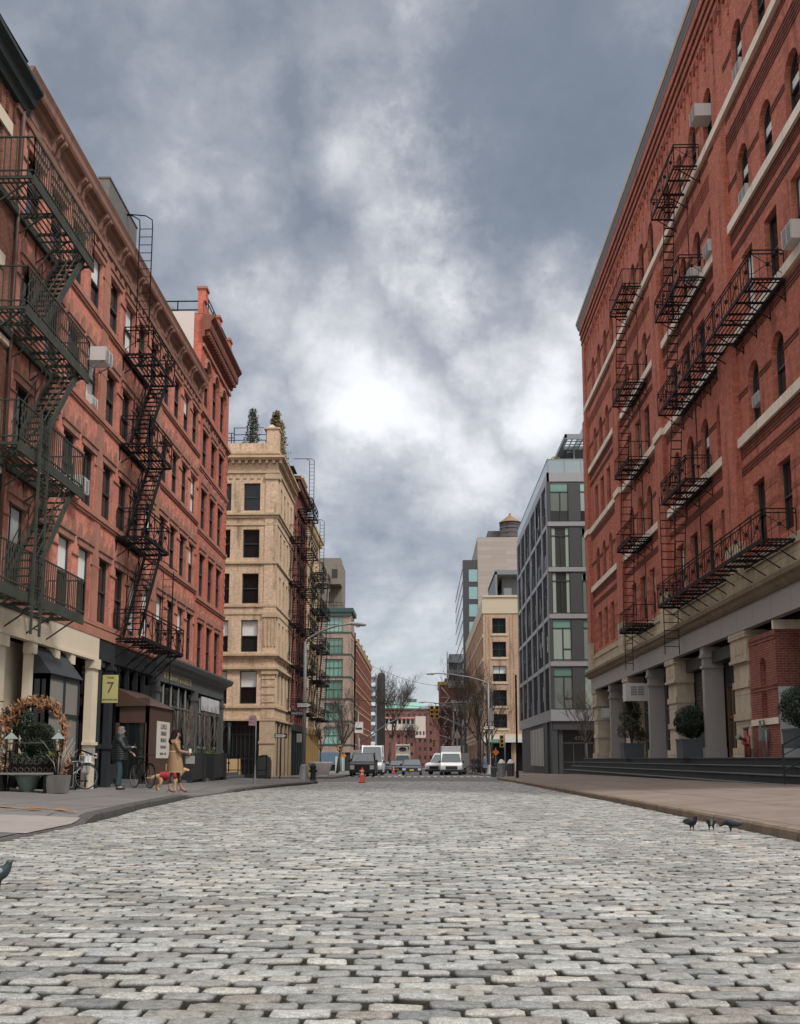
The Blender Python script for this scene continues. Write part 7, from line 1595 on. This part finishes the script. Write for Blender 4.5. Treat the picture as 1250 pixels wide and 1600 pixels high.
# ---- woman walking to the right with a phone and a bag
t=thing('person','person with long dark hair in a knee length tan trench coat and heels walking right','person',(-6.98,29.0,GZ(29)+.15+.04*.5),R(28))
J=dict(pelvis=(0,0,1.0),waist=(.0,0,1.14),chest=(.0,.0,1.33),neckb=(.01,.0,1.46),neck=(.02,.0,1.51),jaw=(.045,.01,1.57),head=(.04,.01,1.64),crown=(.03,.01,1.71),
 shl=(-.02,-.16,1.4),ell=(.08,-.22,1.14),wrl=(.3,-.16,1.12),shr=(.02,.16,1.4),elr=(.1,.2,1.13),wrr=(.32,.08,1.1),
 hpl=(-.02,-.08,.93),knl=(-.08,-.08,.52),anl=(-.15,-.08,.13),tol=(-.02,-.08,.04),hpr=(.02,.08,.93),knr=(.14,.08,.53),anr=(.22,.07,.14),tor=(.36,.07,.04),face=(1,.15,-.12))
human(t,J,skinm)
tn=plain('tan_coat',(.27,.165,.09),.85,var=.25,scale=9,bump=.9)
b=MB();b.loft([(.56,.03,0,.235,.22),(.6,.03,0,.235,.22),(.8,.02,0,.215,.205),(1.0,.01,0,.185,.185),(1.1,.0,0,.155,.165),(1.14,.0,0,.145,.16),(1.17,.0,0,.148,.163),(1.28,.0,0,.155,.18),(1.4,.0,0,.135,.185),(1.44,.0,0,.115,.15),(1.46,.01,0,.09,.11),(1.51,.01,0,.07,.075)],24);b.box(-.245,-.2,-.004,.004,.6,.8);b.build('trench_coat',tn,t,True)
b=MB();b.loft([(1.115,.0,0,.156,.171),(1.165,.0,0,.156,.171)],24);b.bar((.02,-.17,1.14),(.06,-.2,.95),.03,.012);b.build('belt',plain('tan_belt',(.32,.2,.1),.7),t,True)
b=MB();b.prism([(-.16,1.46),(.05,1.5),(.12,1.4),(.02,1.34),(-.14,1.38)],lambda u,o,z:(u,o,z),-.17,-.15);b.build('collar_flap',tn,t,True)
for s in 'lr':
    sh,el,wr=J['sh'+s],J['el'+s],J['wr'+s];skin('sleeve',[(sh[0]*.5,sh[1]*.5,sh[2]-.02,.09),(*sh,.082),(*[(a+c)/2 for a,c in zip(sh,el)],.06),(*el,.056),(*[a+(c-a)*.85 for a,c in zip(el,wr)],.048)],[(0,1),(1,2),(2,3),(3,4)],tn,t,1)
for s in 'lr':skin('trouser_leg',[(*J['hp'+s],.085),(*J['kn'+s],.062),(*[a*.2+c*.8 for a,c in zip(J['kn'+s],J['an'+s])],.048)],[(0,1),(1,2)],M['black'],t,1)
hl=plain('burgundy_heels',(.16,.035,.025),.35)
for s in 'lr':
    a,o=Vector(J['an'+s]),Vector(J['to'+s]);skin('heeled_shoe',[(*(a-Vector((.03,0,.04))),.032),(*((a+o)/2-Vector((0,0,.035))),.03),(*(o-Vector((0,0,.012))),.03),(*(o+(o-a)*.35-Vector((0,0,-.01))),.016)],[(0,1),(1,2),(2,3)],hl,t,1)
    b=MB();b.tube([a-Vector((.045,0,.06)),Vector((a.x-.06,a.y,-.0))],[.016,.006],6);b.build('stiletto',hl,t,True)
hr=plain('dark_brown_hair',(.012,.008,.007),.8,var=.4,spec=.15);b=MB();b.loft([(1.34,-.1,-.05,.05,.06),(1.4,-.105,-.03,.09,.1),(1.48,-.08,-.01,.1,.11),(1.56,-.045,0,.09,.105),(1.63,-.015,.005,.1,.1),(1.7,.01,.008,.1,.094),(1.745,.02,.01,.075,.07),(1.765,.02,.01,.03,.03)],16);b.build('hair',hr,t,True)
b=MB();b.box(.36,.42,-.2,-.1,1.1,1.22);b.build('paper_cup',M['white'],t,True)
b=MB();b.box(.3,.56,-.08,.06,.8,1.02);b.tube([(.33,-.01,1.02),(.36,-.01,1.12),(.5,-.01,1.12),(.53,-.01,1.02)],.008,4);b.build('handbag',plain('grey_bag',(.2,.18,.16),.6),t,True)
# ---- dog in a red coat, walking right behind her
t=thing('dog','fluffy golden dog in a red coat with its tail low, beside the person in tan','dog',(-7.45,30.3,GZ(30.3)+.15+.04*.9))
fur=plain('golden_fur',(.48,.31,.16),.85,var=.3,scale=30)
N_=[(0,0,.42,.115),(-.17,0,.41,.11),(-.3,0,.43,.07),(.2,0,.42,.13),(.3,0,.47,.1),(.4,0,.56,.075),(.47,0,.62,.075),(.56,0,.6,.04),(.61,0,.59,.03),
 (.22,-.08,.28,.05),(.2,-.08,.15,.03),(.21,-.08,.03,.027),(.25,-.08,.015,.025),(.26,.08,.28,.05),(.3,.08,.15,.03),(.27,.08,.03,.027),(.31,.08,.015,.025),
 (-.24,-.08,.3,.07),(-.2,-.085,.2,.045),(-.3,-.085,.13,.028),(-.27,-.085,.03,.025),(-.23,-.085,.015,.024),(-.26,.08,.3,.07),(-.3,.085,.2,.045),(-.38,.085,.13,.028),(-.36,.085,.03,.025),(-.32,.085,.015,.024),
 (-.4,0,.42,.05),(-.5,0,.37,.06),(-.6,0,.36,.045),(-.66,0,.38,.02)]
E_=[(0,1),(1,2),(0,3),(3,4),(4,5),(5,6),(6,7),(7,8),(3,9),(9,10),(10,11),(11,12),(3,13),(13,14),(14,15),(15,16),(1,17),(17,18),(18,19),(19,20),(20,21),(1,22),(22,23),(23,24),(24,25),(25,26),(2,27),(27,28),(28,29),(29,30)]
skin('body',N_,E_,fur,t,2)
b=MB();b.loft([(-.23,0,.435,.125,.115),(-.2,0,.43,.135,.13),(0,0,.425,.137,.135),(.2,0,.43,.15,.15),(.28,0,.45,.135,.135),(.32,0,.47,.12,.12)],18,'x');b.build('red_coat',plain('red_dog_coat',(.3,.02,.03),.7,var=.15),t,True)
b=MB()
for q in (-1,1):b.tube([(.45,q*.06,.67),(.44,q*.085,.6),(.46,q*.08,.55)],[.022,.03,.012],6)
b.build('ear',plain('brown_ear',(.3,.17,.08),.9),t,True);b=MB();b.tube([(.63,0,.6),(.645,0,.6)],.016,6)
for q in (-1,1):b.tube([(.53,q*.045,.64),(.54,q*.047,.64)],.009,5)
b.build('nose_and_eyes',M['black'],t,True)
# ---- distant people at the right corner
def far_person(lab,x,y,c1,c2,rz=0,s_=1.):
    t=thing('person',lab,'person',(x,y,GZ(y)+.14),rz,'people at the far right corner')
    J=dict(pelvis=(0,0,.95),waist=(0,0,1.1),chest=(0,0,1.33),neckb=(0,0,1.47),neck=(0,0,1.52),jaw=(0,-.01,1.6),head=(0,0,1.68),crown=(0,0,1.75),shl=(-.19,0,1.42),ell=(-.25,.02,1.15),wrl=(-.22,-.12,.95),shr=(.19,0,1.42),elr=(.26,.02,1.15),wrr=(.24,-.06,.92),hpl=(-.09,0,.9),knl=(-.1,-.06,.5),anl=(-.1,.06,.08),tol=(-.1,-.08,.03),hpr=(.09,0,.9),knr=(.11,.05,.5),anr=(.11,.12,.09),tor=(.11,0,.03),face=(0,-1,0))
    human(t,J,skinm);b=MB();b.loft([(.6,0,0,.22,.17),(.9,0,0,.22,.16),(1.15,0,0,.19,.14),(1.38,0,0,.23,.14),(1.48,0,0,.12,.1),(1.54,0,0,.08,.08)],14);b.build('coat',c1,t,True)
    for q in 'lr':skin('sleeve',[(*J['sh'+q],.075),(*J['el'+q],.06),(*J['wr'+q],.045)],[(0,1),(1,2)],c1,t,1);skin('trouser_leg',[(*J['hp'+q],.1),(*J['kn'+q],.075),(*J['an'+q],.06)],[(0,1),(1,2)],c2,t,1)
    b=MB();b.loft([(1.62,0,.03,.08,.08),(1.7,0,.02,.088,.095),(1.77,0,.01,.07,.08),(1.79,0,.01,.03,.03)],12);b.build('hair',hr,t,True)
dkc=plain('dark_coat',(.02,.022,.028),.8);blc=plain('blue_coat',(.18,.25,.35),.8)
far_person('person in a long dark coat crossing at the right corner, left of the bins',5.75,84,dkc,M['black'],R(70))
far_person('person in a pale blue jacket right beside the lamp base, next to the dark coat',5.2,86,blc,M['black'],R(60))
far_person('person in dark clothes standing among the parked bicycles near the white van',5.0,101,dkc,jn,R(10))
far_person('person in dark clothes just left of the lamp, second by the bicycles',5.55,102.5,dkc,M['black'],R(-40))
# ---- pigeons
def pigeon(lab,x,y,rz,pose='stand',col=(.012,.013,.016),wing=(.03,.035,.042),s=1.):
    t=thing('pigeon',lab,'pigeon',(x,y,gz(x,y)+.012),rz,'pigeons on the cobbles');t.scale=(s,s,s)
    up_=pose=='stand';hz=.215 if up_ else .1;hx=.1 if up_ else .155
    N_=[(0,0,.12,.058),(.06,0,.135,.052),(-.07,0,.11,.042),(-.13,0,.1,.022),(.085,0,.165 if up_ else .13,.032),(hx-.005,0,hz-.02,.022),(hx+.005,0,hz,.024),(.01,-.025,.07,.02),(.015,-.028,.03,.007),(.01,.025,.07,.02),(.015,.028,.03,.007)]
    N_+=[(.015,-.028,.004,.005),(.015,.028,.004,.005)]
    skin('body',N_,[(0,1),(0,2),(2,3),(1,4),(4,5),(5,6),(0,7),(7,8),(8,11),(0,9),(9,10),(10,12)],plain('pigeon_dark%s'%len(bpy.data.materials),col,.45,var=.4,scale=20),t,2)
    for q in (-1,1):
        b=MB();b.loft([(-.15,q*.022,.115,.004,.008),(-.1,q*.045,.12,.01,.028),(-.03,q*.056,.13,.012,.042),(.04,q*.05,.14,.01,.03),(.07,q*.04,.145,.005,.01)],10,'x');b.build('wing',plain('pigeon_wing%.2f'%wing[0],wing,.5,var=.4,scale=25),t,True)
    b=MB();b.add([(-.11,-.02,.1),(-.11,.02,.1),(-.22,.032,.1),(-.22,-.032,.1),(-.11,-.02,.112),(-.11,.02,.112),(-.22,.032,.106),(-.22,-.032,.106)],[(0,1,2,3),(4,7,6,5),(0,4,5,1),(1,5,6,2),(2,6,7,3),(3,7,4,0)]);b.build('tail',plain('pigeon_tail',(.04,.042,.05),.5),t,True)
    b=MB();e=1 if up_ else .3;b.tube([(hx+.02,0,hz-.002),(hx+.05,0,hz-.012-.02*(1-e))],[.008,.002],6);b.build('beak',plain('beak_grey',(.08,.07,.07),.5),t,True)
    b=MB()
    for q in (-1,1):
        for a in (-.5,0,.5,pi):b.tube([(.015,q*.028,.006),(.015+.03*cos(a),q*.028+.03*sin(a),.003)],.003,4)
    b.build('foot',plain('pigeon_foot',(.3,.1,.09),.6),t,True);return t
pigeon('dark pigeon standing upright, leftmost of the three by the right kerb',3.72,14.55,R(-60),s=.95)
pigeon('dark pigeon with its head tucked down, middle of the three by the right kerb',3.98,14.5,R(-105),'peck',s=1.)
pigeon('dark grey pigeon pecking side on, rightmost of the three by the right kerb',4.2,14.3,R(172),'peck',s=1.0)
pigeon('blue-grey pigeon half cut off by the left edge of the frame',-3.02,7.38,R(-8),'stand',col=(.025,.04,.045),wing=(.22,.26,.28),s=1.0)
